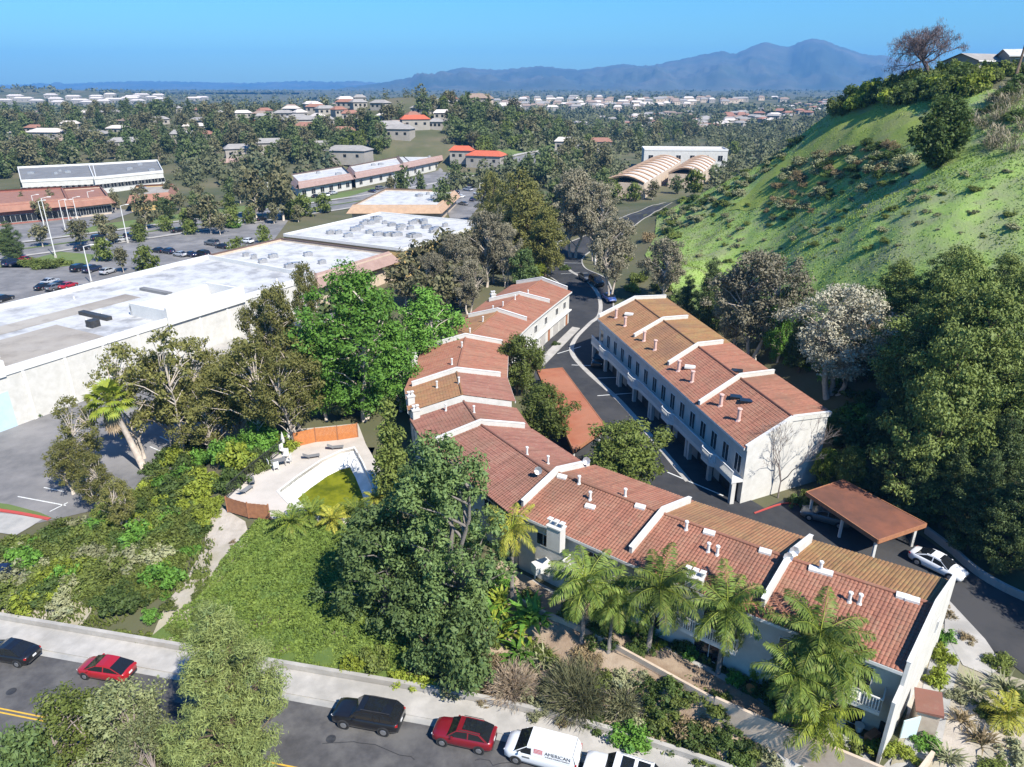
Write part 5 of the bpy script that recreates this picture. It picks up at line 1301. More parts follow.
junk('bicycle_frame', 'grey bicycle parked at the left of the end patio', 'bicycle', 840, 716, 3.0, lambda m: [m.tube([(cx + .33 * math.cos(a), 0, .33 + .33 * math.sin(a)) for a in np.linspace(0, 6.283, 15)], .03, 5) for cx in (-.5, .5)] + [m.tube([(-.5, 0, .33), (-.15, 0, .85), (.35, 0, .85), (.5, 0, .33)], .03, 5), m.tube([(-.15, 0, .85), (0, 0, .33), (.35, 0, .85)], .03, 5)], MT['metal'], .7)
for k, (px, py, lab) in enumerate(((851,716,'white pot on the end patio near the bicycle'), (859,728,'white pot behind the patio wall of the end house'), (840,725,'pale pot at the left corner of the end patio'), (750,690,'terracotta pot with red flowers beside the middle patio'), (786,712,'terracotta pot on the wall by the dirt walk'))):
    junk('plant_pot', lab, 'pot', px, py, 3.0 if k != 4 else 3.5, lambda m: m.tube([(0, 0, 0), (0, 0, .5), (0, 0, .55)], [.2, .3, .32], 10), MT['white_trim'] if k < 3 else MT['wood'])
junk('garden_bench', 'white slatted bench on the middle patio', 'bench', 776, 690, 3.0, lambda m: [m.box((0, .12 * j, .45), (1.4, .09, .04)) for j in range(4)] + [m.box((0, .5, .6 + .12 * j), (1.4, .04, .09)) for j in range(3)] + [m.box((dx, dy, .22), (.06, .06, .44)) for dx in (-.6, .6) for dy in (0, .4)], MT['white_trim'], -.4)
junk('air_conditioner', 'white outdoor air conditioner on posts behind the bird of paradise plants', 'air conditioner', 541, 572, 4.4, lambda m: (m.box((0, 0, .9), (1.5, .8, .9)), m.box((0, -.42, .9), (1.2, .04, .6)), m.box((-.6, 0, .2), (.1, .1, .7)), m.box((.6, 0, .2), (.1, .1, .7))), MT['white_trim'], .5)

# ================================================================== TREES AND PLANTS
def unit(v): return v / np.maximum(np.linalg.norm(v, axis=-1, keepdims=True), 1e-9)
def leaf_quads(rng, C, RAD, per, size, flat=0.85, aspect=0.5, droop=0.0, up=0.35, shell=0.45, sizes=None):
    """diamond leaves filling clumps: C (n,3) centres, RAD (n,) radii"""
    cnt = np.maximum(4, (per * (RAD / RAD.mean()) ** 2).astype(int)); k = np.repeat(np.arange(len(C)), cnt); n = len(k)
    d = unit(rng.normal(size=(n, 3))); rr = rng.random(n) ** shell
    pos = C[k] + d * (RAD[k] * rr)[:, None] * np.array([1, 1, flat]) * rng.uniform(.75, 1.15, (n, 1))
    nrm = unit(d * 0.8 + rng.normal(size=(n, 3)) * 0.5 + np.array([0, 0, up]))
    t = unit(np.cross(nrm, rng.normal(size=(n, 3)))); t[:, 2] -= droop; t = unit(t)
    b = unit(np.cross(nrm, t)); s_ = (size * rng.lognormal(0, .28, n))[:, None]
    bend = nrm * s_ * 0.18
    return np.stack([pos - t * s_, pos - b * s_ * aspect + bend, pos + t * s_, pos + b * s_ * aspect + bend], 1)
def needle_quads(rng, C, RAD, per, width, upb=0.35, axis=None):
    k = np.repeat(np.arange(len(C)), per); n = len(k)
    d = rng.normal(size=(n, 3)); d[:, 2] += upb
    if axis is not None: d = d + axis[k] * 1.1
    d = unit(d); L_ = RAD[k] * rng.uniform(.65, 1.1, n)
    b = unit(np.cross(d, rng.normal(size=(n, 3)))) * width; p0 = C[k] + d * (L_ * .12)[:, None]; p1 = C[k] + d * L_[:, None]
    m = (p0 + p1) / 2
    return np.stack([p0, m - b, p1, m + b], 1)
SHAPES = {
    'round': lambda t: math.sqrt(max(0, 1 - (2 * t - 1) ** 2)) * .95 + .08,
    'dome': lambda t: math.sqrt(max(0, 1 - t ** 2.2)) * (.75 + .25 * min(1, t * 4)) + .05,
    'cone': lambda t: (1 - t) ** .8 * (.7 + .3 * min(1, t * 5)) + .05,
    'column': lambda t: min(1, (1 - t) * 2.6) ** .6 * (.75 + .25 * min(1, t * 4)),
    'spire': lambda t: (1 - t) ** .62 * min(1, .55 + t * 2.2) + .04,
    'tall': lambda t: (math.sin(math.pi * min(1, t * .92 + .06)) ** .7) * (1 - .25 * t) + .06,
    'umbrella': lambda t: .35 + .65 * math.sin(math.pi * min(1, .15 + t * .8)),
}
def tree_mesh(seed, h, r, crown0=0.25, shape='round', nclump=60, clump=1.3, per=90, leaf=0.3, trunk_r=0.25, stems=1, needle=False, droop=0.0, branch=0.55, jitter=0.28, flat=.8, lean=0.0, nw=0.035, thick=1.0, core=0.5, shell=.45, asp=.5):
    """returns (crown quads, trunk MB) of a tree of height h and crown radius r"""
    rng = np.random.default_rng(seed); f = SHAPES[shape]
    C, tries = [], 0; z0 = h * crown0; hc = h - z0 - clump * .5
    lob = rng.uniform(0, 6.28, 6)
    while len(C) < nclump and tries < nclump * 60:
        tries += 1
        t = rng.random() ** .9; a = rng.uniform(0, 2 * math.pi)
        lobe = 1 + jitter * (math.sin(a * 2 + lob[0] + t * 3) * .5 + math.sin(a * 3 + lob[1] - t * 5) * .4 + math.sin(a * 5 + lob[2] + 9 * t) * .3)
        rad = max(0, (r * f(t) * lobe - clump * .55)) * rng.random() ** core
        p = np.array([math.cos(a) * rad + lean * t * r, math.sin(a) * rad, z0 + hc * t])
        mind = clump * (.78 if tries < nclump * 30 else .5)
        if all(np.linalg.norm(p - q) > mind for q in C): C.append(p)
    C = np.array(C); RAD = clump * rng.uniform(.65, 1.25, len(C))
    if needle:
        ax = unit(C - np.array([0, 0, 1.0]) * (C[:, 2:3] * .85)); Q = needle_quads(rng, C, RAD, per, nw, axis=ax * .5)
    else:
        Q = leaf_quads(rng, C, RAD, per, leaf, flat, aspect=asp, droop=droop, shell=shell)
    tb = MB(); tops = []
    for s_ in range(stems):
        a = rng.uniform(0, 6.28); o_ = 0 if stems == 1 else trunk_r * 1.6; spread = 0 if stems == 1 else r * .35
        zt = h * (.80 if shape in ('cone', 'spire', 'column', 'tall') else .62); pts = []
        for k in range(6):
            t = k / 5; w_ = rng.normal(0, r * .035 * (k > 0), 2)
            pts.append((math.cos(a) * (o_ + spread * t ** 1.3) + w_[0] + lean * max(0, t - crown0) * r, math.sin(a) * (o_ + spread * t ** 1.3) + w_[1], -0.5 + (zt + .5) * t))
        rad = [trunk_r * (1.25 if k == 0 else 1) * (1 - .75 * k / 5) * thick for k in range(6)]
        tb.tube(pts, rad, 7); tops.append(np.array(pts))
    sel = rng.permutation(len(C))[:int(len(C) * branch)]
    for i in sel:
        c = C[i]; tr = tops[rng.integers(len(tops))]
        zb = max(h * .12, min(tr[-1, 2] - .2, c[2] - abs(np.linalg.norm(c[:2])) * rng.uniform(.5, 1.0) - .2))
        b = np.array([np.interp(zb, tr[:, 2], tr[:, 0]), np.interp(zb, tr[:, 2], tr[:, 1]), zb])
        m = (b + c) / 2 + np.array([0, 0, np.linalg.norm(c - b) * .10]) + rng.normal(0, .1, 3)
        br = trunk_r * .38 * thick
        tb.tube([b, m, c], [br, br * .6, br * .22], 5, cap=False)
    return Q, tb
class TreeKind:
    def __init__(s, name, cat, leafm, barkm, variants, single=False):
        s.name, s.cat = name, cat; s.v = []
        for kw in variants:
            Q, tb = tree_mesh(**kw)
            if single:   # far off: one small mesh for the whole tree
                cm = quads_mesh(name, Q, [LF[leafm], MT[barkm]]); s.v.append((kw['h'], cm, None))
            else:
                s.v.append((kw['h'], quads_mesh('crown', Q, LF[leafm]), tb.mesh('trunk', MT[barkm], smooth=True)))
    def put(s, x, y, label, group=None, height=None, i=0, rz=None, z=None, wide=1.0, name=None):
        h, cm, tm = s.v[i % len(s.v)]; k = (height or h) / h
        rz = random.uniform(0, 6.28) if rz is None else rz
        z = Hs(x, y) if z is None else z
        if tm is None:
            o = bpy.data.objects.new(name or s.name, cm); COL.objects.link(o); o.location = (x, y, z); o.rotation_euler = (0, 0, rz); o.scale = (k * wide, k * wide, k)
            return tag(o, label, s.cat, group)
        t = thing(name or s.name, label, s.cat, (x, y, z), rz, group, (k * wide, k * wide, k))
        child('trunk', tm, t); child('crown', cm, t)
        return t
    def top(s, px, py, height, label, group=None, **k):
        x, y, z = top_at(px, py, height); return s.put(x, y, label, group, height, **k)
    def foot(s, px, py, height, label, group=None, **k):
        x, y, z = ground_at(px, py); return s.put(x, y, label, group, height, **k)

# ---- big trees near the camera
BIG = TreeKind('broadleaf_tree', 'tree', 'green', 'bark_grey', [dict(seed=24, h=20, r=6.4, crown0=.10, shape='tall', nclump=150, clump=1.05, per=140, leaf=.17, trunk_r=.38, stems=2, jitter=.5, core=.42, branch=.3)])
BIG.put(-5.2, 47.2, 'tall dark green broadleaf tree in the middle of the picture above the ivy slope', height=18.0, rz=.6)
BIG2 = TreeKind('broadleaf_tree', 'tree', 'green', 'bark_grey', [dict(seed=27, h=11, r=5.2, crown0=.08, shape='dome', nclump=84, clump=1.05, per=140, leaf=.17, trunk_r=.28, stems=3, jitter=.5, core=.42, branch=.4)])
BIG2.put(-11.2, 48.6, 'wide dark green tree shading the ivy slope left of the tallest dark tree', height=10.5, rz=1.0, wide=.95)
BIG2.put(-7.6, 53.0, 'dark green tree between the pool palms and the tallest dark tree', height=11, rz=2.6, wide=.8)
MEDG = TreeKind('broadleaf_tree', 'tree', 'green', 'bark', [dict(seed=s_, h=8, r=3.6, crown0=.12, shape='round', nclump=46, clump=1.2, per=110, leaf=.22, trunk_r=.2, stems=2, jitter=.35) for s_ in (5, 6)])
MEDG.put(-3.4, 41.6, 'lower dark green tree leaning over the bank right below the tall dark tree', height=7.5, wide=.8)
MEDG.put(-6.5, 43.2, 'dark bushy tree at the foot of the tall dark tree by the wall', height=6.0, i=1, wide=.8)
BRT = TreeKind('leafy_tree', 'tree', 'bright', 'bark_pale', [dict(seed=31, h=22, r=6.4, crown0=.10, shape='tall', nclump=140, clump=1.35, per=130, leaf=.21, trunk_r=.34, stems=3, jitter=.42), dict(seed=33, h=16, r=5, crown0=.12, shape='dome', nclump=95, clump=1.3, per=130, leaf=.21, trunk_r=.3, stems=2, jitter=.4)])
BRT.top(348, 260, 21, 'tallest bright green leafy tree behind the pool with pale limbs', wide=1.15)
BRT.top(425, 284, 15, 'bright green leafy tree against the left ends of the middle terrace', i=1, wide=1.1)
BRT.top(392, 318, 13, 'bright green leafy tree between the tallest one and the terrace roofs', i=1, wide=.95)
BRT.top(318, 318, 14, 'bright green tree with its crown over the olive eucalyptus, left of the tallest one', i=1, wide=.8)
LIM = TreeKind('leafy_tree', 'tree', 'lime', 'bark', [dict(seed=41, h=9, r=3.8, crown0=.12, shape='round', nclump=52, clump=1.2, per=95, leaf=.24, trunk_r=.2, stems=2, jitter=.3), dict(seed=42, h=9, r=2.6, crown0=.08, shape='column', nclump=44, clump=1.0, per=90, leaf=.22, trunk_r=.16, jitter=.3)])
GRN = TreeKind('round_tree', 'tree', 'shrub', 'bark', [dict(seed=s_, h=8, r=3.7, crown0=.14, shape='round', nclump=75, clump=.95, per=150, leaf=.15, trunk_r=.2, stems=2, jitter=.26) for s_ in (51, 52, 53)])
GRN.top(520, 334, 9, 'round green tree beside the driveway, the farthest of the three by the carport', wide=.85)
GRN.top(546, 384, 8, 'round green tree against the left end of the rust orange carport', i=1, wide=.95)
GRN.top(628, 422, 8.5, 'broad round green tree behind the near terrace ridge by the driveway', i=2, wide=1.1)
GRN.top(606, 460, 5.5, 'smaller round tree touching the roof of the near terrace, left of the broad one', i=0, wide=1.0)
COLM = TreeKind('columnar_tree', 'tree', 'shrub', 'bark', [dict(seed=61, h=13, r=2.3, crown0=.05, shape='spire', nclump=80, clump=.95, per=75, leaf=.2, trunk_r=.18, jitter=.3)])
COLM.top(387, 398, 12, 'narrow upright green tree between the pool and the maroon roof')
# ---- olive eucalyptus left of the pool and by the warehouse
OLV = TreeKind('eucalyptus_tree', 'tree', 'olive', 'bark_pale', [dict(seed=s_, h=15, r=5.2, crown0=.28, shape='umbrella', nclump=95, clump=1.15, per=110, leaf=.18, trunk_r=.26, stems=2, jitter=.45, droop=.5, branch=.8) for s_ in (71, 72, 73)])
OLT = TreeKind('eucalyptus_tree', 'tree', 'olive', 'bark_pale', [dict(seed=s_, h=15, r=4.6, crown0=.3, shape='umbrella', nclump=44, clump=.95, per=75, leaf=.18, trunk_r=.2, stems=2, jitter=.6, droop=.6, branch=.9) for s_ in (75, 76)])
OLV.top(243, 340, 13, 'olive eucalyptus with a wide crown above the shrubs left of the pool', wide=1.15)
OLV.top(226, 352, 12, 'broad olive eucalyptus crowding the one above the pool shrubs', i=1, wide=1.1)
OLV.top(198, 382, 10, 'low olive eucalyptus beside the old car park right of the fan palm', i=2, wide=1.1)
OLV.top(288, 330, 13, 'olive eucalyptus behind the others close to the warehouse wall', i=1, wide=1.0)
OLV.top(150, 352, 13, 'olive eucalyptus between the fan palm and the warehouse wall', i=0, wide=.9)
OLT.top(190, 338, 14, 'sparse eucalyptus close to the middle of the warehouse wall', i=0, wide=1.0)
OLV.top(60, 440, 7, 'olive tree at the left of the old car park', i=1, wide=1.0)
OLV.top(212, 366, 11, 'olive eucalyptus hanging over the warehouse car park', i=1, wide=.95)
OLV.top(285, 352, 12, 'olive eucalyptus with drooping crown just behind the pool railing', i=2, wide=.9)
OLV.top(272, 283, 16, 'olive eucalyptus standing in front of the white warehouse corner', i=1, wide=.75)
OLV.top(258, 300, 14, 'smaller olive eucalyptus in front of the warehouse wall', i=2, wide=.7)
OLV.top(302, 262, 15, 'olive topped tree against the white roofed store', i=0, wide=.6)
OLT.top(122, 345, 15, 'sparse eucalyptus with thin crown against the white warehouse wall', wide=1.0)
OLT.top(162, 328, 17, 'thin tall eucalyptus right of the fan palm', i=1, wide=.95)
OLT.top(70, 395, 11, 'sparse eucalyptus at the left of the fan palm', i=1, wide=1.0)
OLV.top(88, 455, 7, 'low dense eucalyptus below the fan palm at the car park edge', i=2, wide=.9)
OLV.top(112, 480, 6, 'dark olive tree at the corner of the old car park', i=0, wide=.9)
# ---- grey eucalyptus
GRY = TreeKind('grey_eucalyptus', 'tree', 'grey', 'bark_pale', [dict(seed=s_, h=16, r=5.2, crown0=.28, shape='round', nclump=130, clump=1.1, per=110, leaf=.18, trunk_r=.28, stems=2, jitter=.4, droop=.4, branch=.8, thick=1.1) for s_ in (81, 82, 83)])
SIL = TreeKind('silver_tree', 'tree', 'silver', 'bark_pale', [dict(seed=s_, h=17, r=5.6, crown0=.22, shape='round', nclump=150, clump=1.15, per=140, leaf=.15, trunk_r=.3, stems=4, jitter=.35, droop=.2, branch=.8, thick=1.1) for s_ in (85, 86)])
SIL.top(853, 283, 15, 'silver grey leaved tree with pale trunks right above the white gable wall', wide=1.25)
GRY.top(768, 248, 18, 'tall grey eucalyptus behind the right terrace, left of the silver tree', wide=1.05)
GRY.top(740, 268, 15, 'grey eucalyptus crowding the tall one behind the right terrace', i=1, wide=.7)
GRY.top(668, 236, 13, 'grey taupe eucalyptus at the foot of the grassy hill', i=2, wide=.95)
GRY.top(614, 214, 17, 'grey eucalyptus with white trunks on the driveway verge', i=0, wide=.85)
GRY.top(576, 168, 22, 'tallest grey eucalyptus at the bend of the far driveway', i=1, wide=.95)
GRY.top(598, 178, 20, 'grey eucalyptus behind the tallest one at the bend', i=2, wide=.75)
GRY.top(486, 208, 17, 'grey brown eucalyptus left of the far driveway', i=2, wide=.85)
GRY.top(455, 232, 14, 'grey brown eucalyptus in front of the ochre store wall', i=0, wide=.95)
GRY.top(432, 252, 11, 'low grey brown tree next to the bright green tree', i=1, wide=1.0)
GRY.top(468, 258, 11, 'grey tree above the left ends of the middle terrace', i=2, wide=.95)
GRY.top(506, 222, 14, 'grey tree close to the far driveway, behind the black car', i=1, wide=.6)
GRN2 = TreeKind('broadleaf_tree', 'tree', 'olive', 'bark', [dict(seed=s_, h=16, r=6, crown0=.15, shape='dome', nclump=120, clump=1.35, per=110, leaf=.22, trunk_r=.3, stems=2, jitter=.4) for s_ in (91, 92)])
GRN2.top(520, 168, 22, 'large olive green tree above the far driveway, left of the tallest grey one', wide=1.05)
GRN2.top(490, 170, 17, 'olive green tree by the far car park', i=1, wide=.8)
GRN2.top(547, 205, 16, 'olive green tree left of the far driveway bend', i=1, wide=.85)
GRN2.top(530, 186, 18, 'dense olive tree between two others near the driveway bend', i=0, wide=.85)
MEDG.top(524, 247, 9, 'round green tree with yellow top beside the black car', i=1, wide=.75)
LIM.top(540, 262, 4, 'small yellow green tree beside the black car on the driveway', i=0, wide=.9)
# ---- dark conifers on the right bank
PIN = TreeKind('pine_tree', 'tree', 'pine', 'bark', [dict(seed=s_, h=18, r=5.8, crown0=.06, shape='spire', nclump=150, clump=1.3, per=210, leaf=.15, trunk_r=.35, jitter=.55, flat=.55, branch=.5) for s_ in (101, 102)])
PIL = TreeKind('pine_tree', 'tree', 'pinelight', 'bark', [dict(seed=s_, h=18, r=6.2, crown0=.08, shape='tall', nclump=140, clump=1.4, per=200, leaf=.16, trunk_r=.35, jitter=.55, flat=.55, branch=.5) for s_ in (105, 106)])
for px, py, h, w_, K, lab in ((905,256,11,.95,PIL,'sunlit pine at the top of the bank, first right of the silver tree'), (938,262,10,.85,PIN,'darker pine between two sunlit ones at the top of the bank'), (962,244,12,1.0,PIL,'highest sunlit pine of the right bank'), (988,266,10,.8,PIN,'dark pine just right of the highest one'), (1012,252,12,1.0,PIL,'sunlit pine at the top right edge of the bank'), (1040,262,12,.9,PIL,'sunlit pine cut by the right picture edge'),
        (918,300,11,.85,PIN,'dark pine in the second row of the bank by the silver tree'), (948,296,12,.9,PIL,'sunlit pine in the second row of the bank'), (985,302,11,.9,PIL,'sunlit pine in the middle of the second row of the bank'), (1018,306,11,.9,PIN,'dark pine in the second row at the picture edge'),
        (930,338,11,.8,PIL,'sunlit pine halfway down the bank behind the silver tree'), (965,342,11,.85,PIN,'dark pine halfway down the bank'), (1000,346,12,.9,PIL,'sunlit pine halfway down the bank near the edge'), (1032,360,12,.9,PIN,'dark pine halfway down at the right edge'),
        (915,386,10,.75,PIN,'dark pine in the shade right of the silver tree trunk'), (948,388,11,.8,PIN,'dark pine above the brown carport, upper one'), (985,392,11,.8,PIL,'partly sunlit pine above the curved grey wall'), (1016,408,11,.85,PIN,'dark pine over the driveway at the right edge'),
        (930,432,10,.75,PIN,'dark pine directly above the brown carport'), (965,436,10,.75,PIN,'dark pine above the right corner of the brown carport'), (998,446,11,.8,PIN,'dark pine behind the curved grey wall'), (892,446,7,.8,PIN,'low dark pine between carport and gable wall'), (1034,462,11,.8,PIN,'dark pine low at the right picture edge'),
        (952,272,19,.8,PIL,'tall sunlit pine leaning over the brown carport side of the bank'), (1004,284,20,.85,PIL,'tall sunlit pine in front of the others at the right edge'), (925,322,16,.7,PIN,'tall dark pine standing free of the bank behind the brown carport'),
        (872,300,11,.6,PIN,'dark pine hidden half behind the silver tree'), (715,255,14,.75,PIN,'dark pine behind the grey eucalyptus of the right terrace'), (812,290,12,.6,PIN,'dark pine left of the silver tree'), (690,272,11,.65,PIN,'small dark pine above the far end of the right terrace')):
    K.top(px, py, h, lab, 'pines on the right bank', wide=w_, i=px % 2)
for x, y, h, lab in ((48.5, 41.5, 15, 'pine beside the driveway beyond the right picture edge, nearest'), (53, 38, 16, 'pine beside the driveway beyond the right picture edge, second'), (52, 46.5, 15, 'pine beside the driveway beyond the right picture edge, third'), (57, 33, 15, 'pine beside the driveway beyond the right picture edge, farthest')):
    PIN.put(x, y, lab, 'pines on the right bank', h)
for x, y, h, K, lab in ((41, 61, 20, PIL, 'very tall sunlit pine rising straight behind the brown carport'), (44.5, 66.5, 20, PIL, 'very tall sunlit pine above the curved grey wall'), (47.5, 73, 19, PIL, 'very tall sunlit pine in the middle of the right bank')):
    K.put(x, y, lab, 'pines on the right bank', h, wide=.72)
BRT.top(788, 285, 12, 'bright green leafy tree between the grey and the silver trees', i=1, wide=.6)
LIM.top(830, 448, 5, 'bushy green tree at the right corner of the white gable wall', i=0, wide=.6)
GRN.top(852, 447, 5.5, 'dark bushy tree between the white gable wall and the brown carport', i=1, wide=.9)
# ---- foreground pine across the street
CAN = TreeKind('pine_tree', 'tree', 'canary', 'bark', [dict(seed=113, h=16, r=4.6, crown0=.10, shape='cone', nclump=185, clump=.82, per=330, leaf=.15, asp=.16, trunk_r=.28, jitter=.62, branch=.8, core=.45, flat=.7, shell=.38)])
x, y, z = top_at(206, 600, 15); CAN.put(x, y, 'tall long needled pine across the street in the lower left foreground', height=15, rz=1.2, z=0, wide=1.0)
LF['fgsage'] = leafmat('grey green twiggy leaf', (0.115, 0.140, 0.070), (0.150, 0.172, 0.095), (0.08, 0.105, 0.045), trans=.2)
FGT = TreeKind('broadleaf_tree', 'tree', 'fgsage', 'twig', [dict(seed=s_, h=9, r=3.6, crown0=.2, shape='dome', nclump=80, clump=.8, per=150, leaf=.10, trunk_r=.16, stems=4, jitter=.45, branch=1.0, thick=1.0) for s_ in (115, 116)])
FGL = TreeKind('broadleaf_tree', 'tree', 'shrub', 'twig', [dict(seed=117, h=9, r=3.4, crown0=.2, shape='dome', nclump=76, clump=.85, per=160, leaf=.11, trunk_r=.16, stems=4, jitter=.4, branch=1.0)])
FGT.top(112, 688, 9, 'grey green leafy tree in the bottom left foreground beside the pine', wide=1.0)
FGL.top(58, 690, 8.5, 'olive green leafy tree in the bottom left corner', wide=1.0)
FGT.top(140, 715, 8.5, 'second grey green tree between the corner tree and the pine', i=1, wide=.75)
MEDG.top(8, 726, 8, 'dark green tree cut by the bottom left picture corner', wide=.6)

# ---- palms
def frond(mb_q, rng, base, a, elev, L_, droop, nl=26, ll=.55, wleaf=.045, hang=.5, rachis=None):
    d = np.array([math.cos(a), math.sin(a), 0]); side = np.array([-d[1], d[0], 0]); pts = []
    p = np.array(base, float); e = elev
    for k in range(11):
        pts.append(p.copy()); st = L_ / 10
        p = p + (d * math.cos(e) + np.array([0, 0, 1]) * math.sin(e)) * st; e -= droop / 10 * (0.6 + .8 * k / 10)
    pts = np.array(pts)
    if rachis is not None: rachis.tube(pts[::2], [.045, .04, .032, .025, .018, .01], 4, cap=False)
    for k in range(nl):
        t = .12 + .88 * k / nl; q = t * 10; i = min(9, int(q)); c = pts[i] + (pts[i + 1] - pts[i]) * (q - i); fwd = unit(pts[i + 1] - pts[i])
        ln = ll * (math.sin(math.pi * min(1, t * .85 + .12)) ** .6)
        for s_ in (1, -1):
            dr = unit(side * s_ * .85 + fwd * .55 + np.array([0, 0, -hang * rng.uniform(.6, 1.4)]) + rng.normal(0, .12, 3))
            tip = c + dr * ln; m = (c + tip) / 2 + np.array([0, 0, ln * .12]); wv = fwd * wleaf
            mb_q.append((c, m - wv, tip, m + wv))
def palm_meshes(seed, trunk_h, n=18, L_=3.0, nl=26, ll=.6, lm='palm', lean=(0, 0), tr=.16, low=.9, hang=.6, wleaf=.05, dead=0):
    rng = np.random.default_rng(seed); Q = []; rc = MB()
    top = np.array([lean[0], lean[1], trunk_h])
    for k in range(n):
        t = k / n; a = k * 2.4 + rng.normal(0, .15); el = 1.25 - t * (1.25 + low) + rng.normal(0, .1)
        frond(Q, rng, top, a, el, L_ * rng.uniform(.85, 1.1), 1.2 + .5 * t + rng.normal(0, .12), nl, ll, wleaf, hang, rc)
    tb = MB(); tb.tube([(0, 0, -.4), (lean[0] * .25, lean[1] * .25, trunk_h * .4), (lean[0] * .6, lean[1] * .6, trunk_h * .75), tuple(top)], [tr * 1.35, tr, tr * .9, tr * .95], 9)
    out_ = [('trunk', tb.mesh('trunk', MT['bark_grey'], smooth=True)), ('crown', quads_mesh('crown', np.array(Q), LF[lm])), ('frond_rib', rc.mesh('frond_rib', LF['lime']))]
    if dead:
        Q = []
        for k in range(dead): frond(Q, rng, top - np.array([0, 0, .3]), rng.uniform(0, 6.28), -.9, L_ * .75, .9, nl, ll * .8, wleaf, .9)
        out_.append(('dead_frond', quads_mesh('dead_frond', np.array(Q), MT['thatch'])))
    return out_
def put_palm(meshes, x, y, z, lab, group=None, k=1.0, rz=None, name='palm_tree', cat='palm tree'):
    t = thing(name, lab, cat, (x, y, z), random.uniform(0, 6.28) if rz is None else rz, group, k)
    for nm, me in meshes: child(nm, me, t)
    return t
QP = [palm_meshes(201 + k, 6.2, 26, 3.5, 40, .9, wleaf=.055, lean=l_, dead=3) for k, l_ in enumerate(((0, 0), (.5, .2), (-.3, .3)))]
PG_ = 'feathery palms in front of the near terrace'
for k, (px, py, h, kk, lab) in enumerate(((730,590,7.6,1.0,'feathery palm in front of the white balcony of the middle near house'), (655,572,7.6,1.05,'feathery palm with grey trunk left of the middle near house balcony'), (585,575,6.5,1.0,'feathery palm before the left near house, beside the white air conditioner'), (822,625,7.6,1.1,'largest feathery palm in front of the right end house'), (838,665,5.8,.9,'lower feathery palm hanging over the patio of the right end house'), (612,596,5.4,.85,'smaller feathery palm between two taller ones'), (800,662,6.4,.85,'leaning feathery palm left of the cluttered patio'))):
    x, y, z = top_at(px, py, h); put_palm(QP[k % 3], x, y, z, lab, PG_, kk * 1.0)
x, y, z = top_at(512, 520, 8); put_palm(palm_meshes(209, 7.2, 18, 2.8, 26, .7, 'palmyellow'), x, y, z, 'yellowing feathery palm between the tall dark tree and the white chimney')
x, y, z = top_at(822, 700, 5); put_palm(palm_meshes(210, 3.6, 26, 3.0, 30, .9, 'lime', low=1.4, hang=1.0), x, y, z, 'bright green weeping palm hanging over the cream patio wall')
# low palms by the pool
PP = [palm_meshes(220 + k, .7, 26, 2.3, 24, .45, 'palm', low=.45, hang=.25, tr=.22, wleaf=.05) for k in range(2)] + [palm_meshes(224, .8, 24, 2.0, 24, .45, 'palmyellow', low=.45, hang=.25, tr=.2)]
for k, (px, py, kk, lab) in enumerate(((292,528,1.25,'low bushy palm at the near left corner of the pool'), (312,520,1.1,'low bushy palm second from the left along the pool'), (333,526,1.1,'low bushy palm with yellow fronds in front of the pool'), (357,517,1.05,'low bushy palm at the right end of the pool'), (376,505,.9,'yellow tinged low palm between the pool and the dark tree'), (350,538,.9,'small low palm over the bare soil patch'))):
    x, y, _ = P(px, py, 3.0); put_palm(PP[(0, 1, 2, 0, 2, 1)[k]], x, y, Hs(x, y), lab, 'low palms along the pool', kk * .9)
# fan palm with skirt
def fan_palm(seed, h, n=34, L_=1.3):
    rng = np.random.default_rng(seed); Q, D_, st = [], [], MB(); top = np.array([-1.8, 0, h])
    def fan(dst, c, d, r):
        side = unit(np.cross(d, np.array([0, 0, 1.0]) + 1e-3)); up_ = np.cross(side, d)
        for j in range(15):
            a = (j / 14 - .5) * 3.6; v = unit(d * math.cos(a) + side * math.sin(a) + np.array([0, 0, -.25]) * abs(math.sin(a))); L2 = r * (1 - .25 * abs(a) / 1.8) * rng.uniform(.9, 1.1)
            tip = c + v * L2 + np.array([0, 0, -.18 * L2]); m = c + v * L2 * .5; wv = unit(np.cross(v, up_)) * L2 * .09
            dst.append((c, m - wv, tip, m + wv))
    for k in range(n):
        a = k * 2.4; el = 1.3 - 1.9 * k / n; d = np.array([math.cos(a) * math.cos(el), math.sin(a) * math.cos(el), math.sin(el)])
        c = top + d * L_ * rng.uniform(.8, 1.1); st.tube([top, (top + c) / 2 + np.array([0, 0, .06]), c], .025, 4, cap=False); fan(Q, c, unit(d + np.array([0, 0, -.25])), .95)
    for k in range(26):
        a = k * 2.4; c = top + np.array([math.cos(a) * .35, math.sin(a) * .35, -.6 - 1.6 * (k / 26)]); fan(D_, c, unit(np.array([math.cos(a) * .35, math.sin(a) * .35, -1])), .9)
    tb = MB(); tb.tube([(0, 0, -.4), (-.9, 0, h * .5), (-1.8, 0, h)], [.32, .24, .26], 10)
    return [('trunk', tb.mesh('trunk', MT['bark_pale'], smooth=True)), ('crown', quads_mesh('crown', np.array(Q), LF['lime'])), ('frond_stalk', st.mesh('frond_stalk', LF['lime'])), ('dead_skirt', quads_mesh('dead_skirt', np.array(D_), MT['thatch']))]
x, y, z = ground_at(146, 470); put_palm(fan_palm(5, 6.6), x, y, z, 'fan palm with a dry skirt of dead leaves beside the old car park', None, 1.4, 0)
x, y, z = top_at(1020, -8, 13)
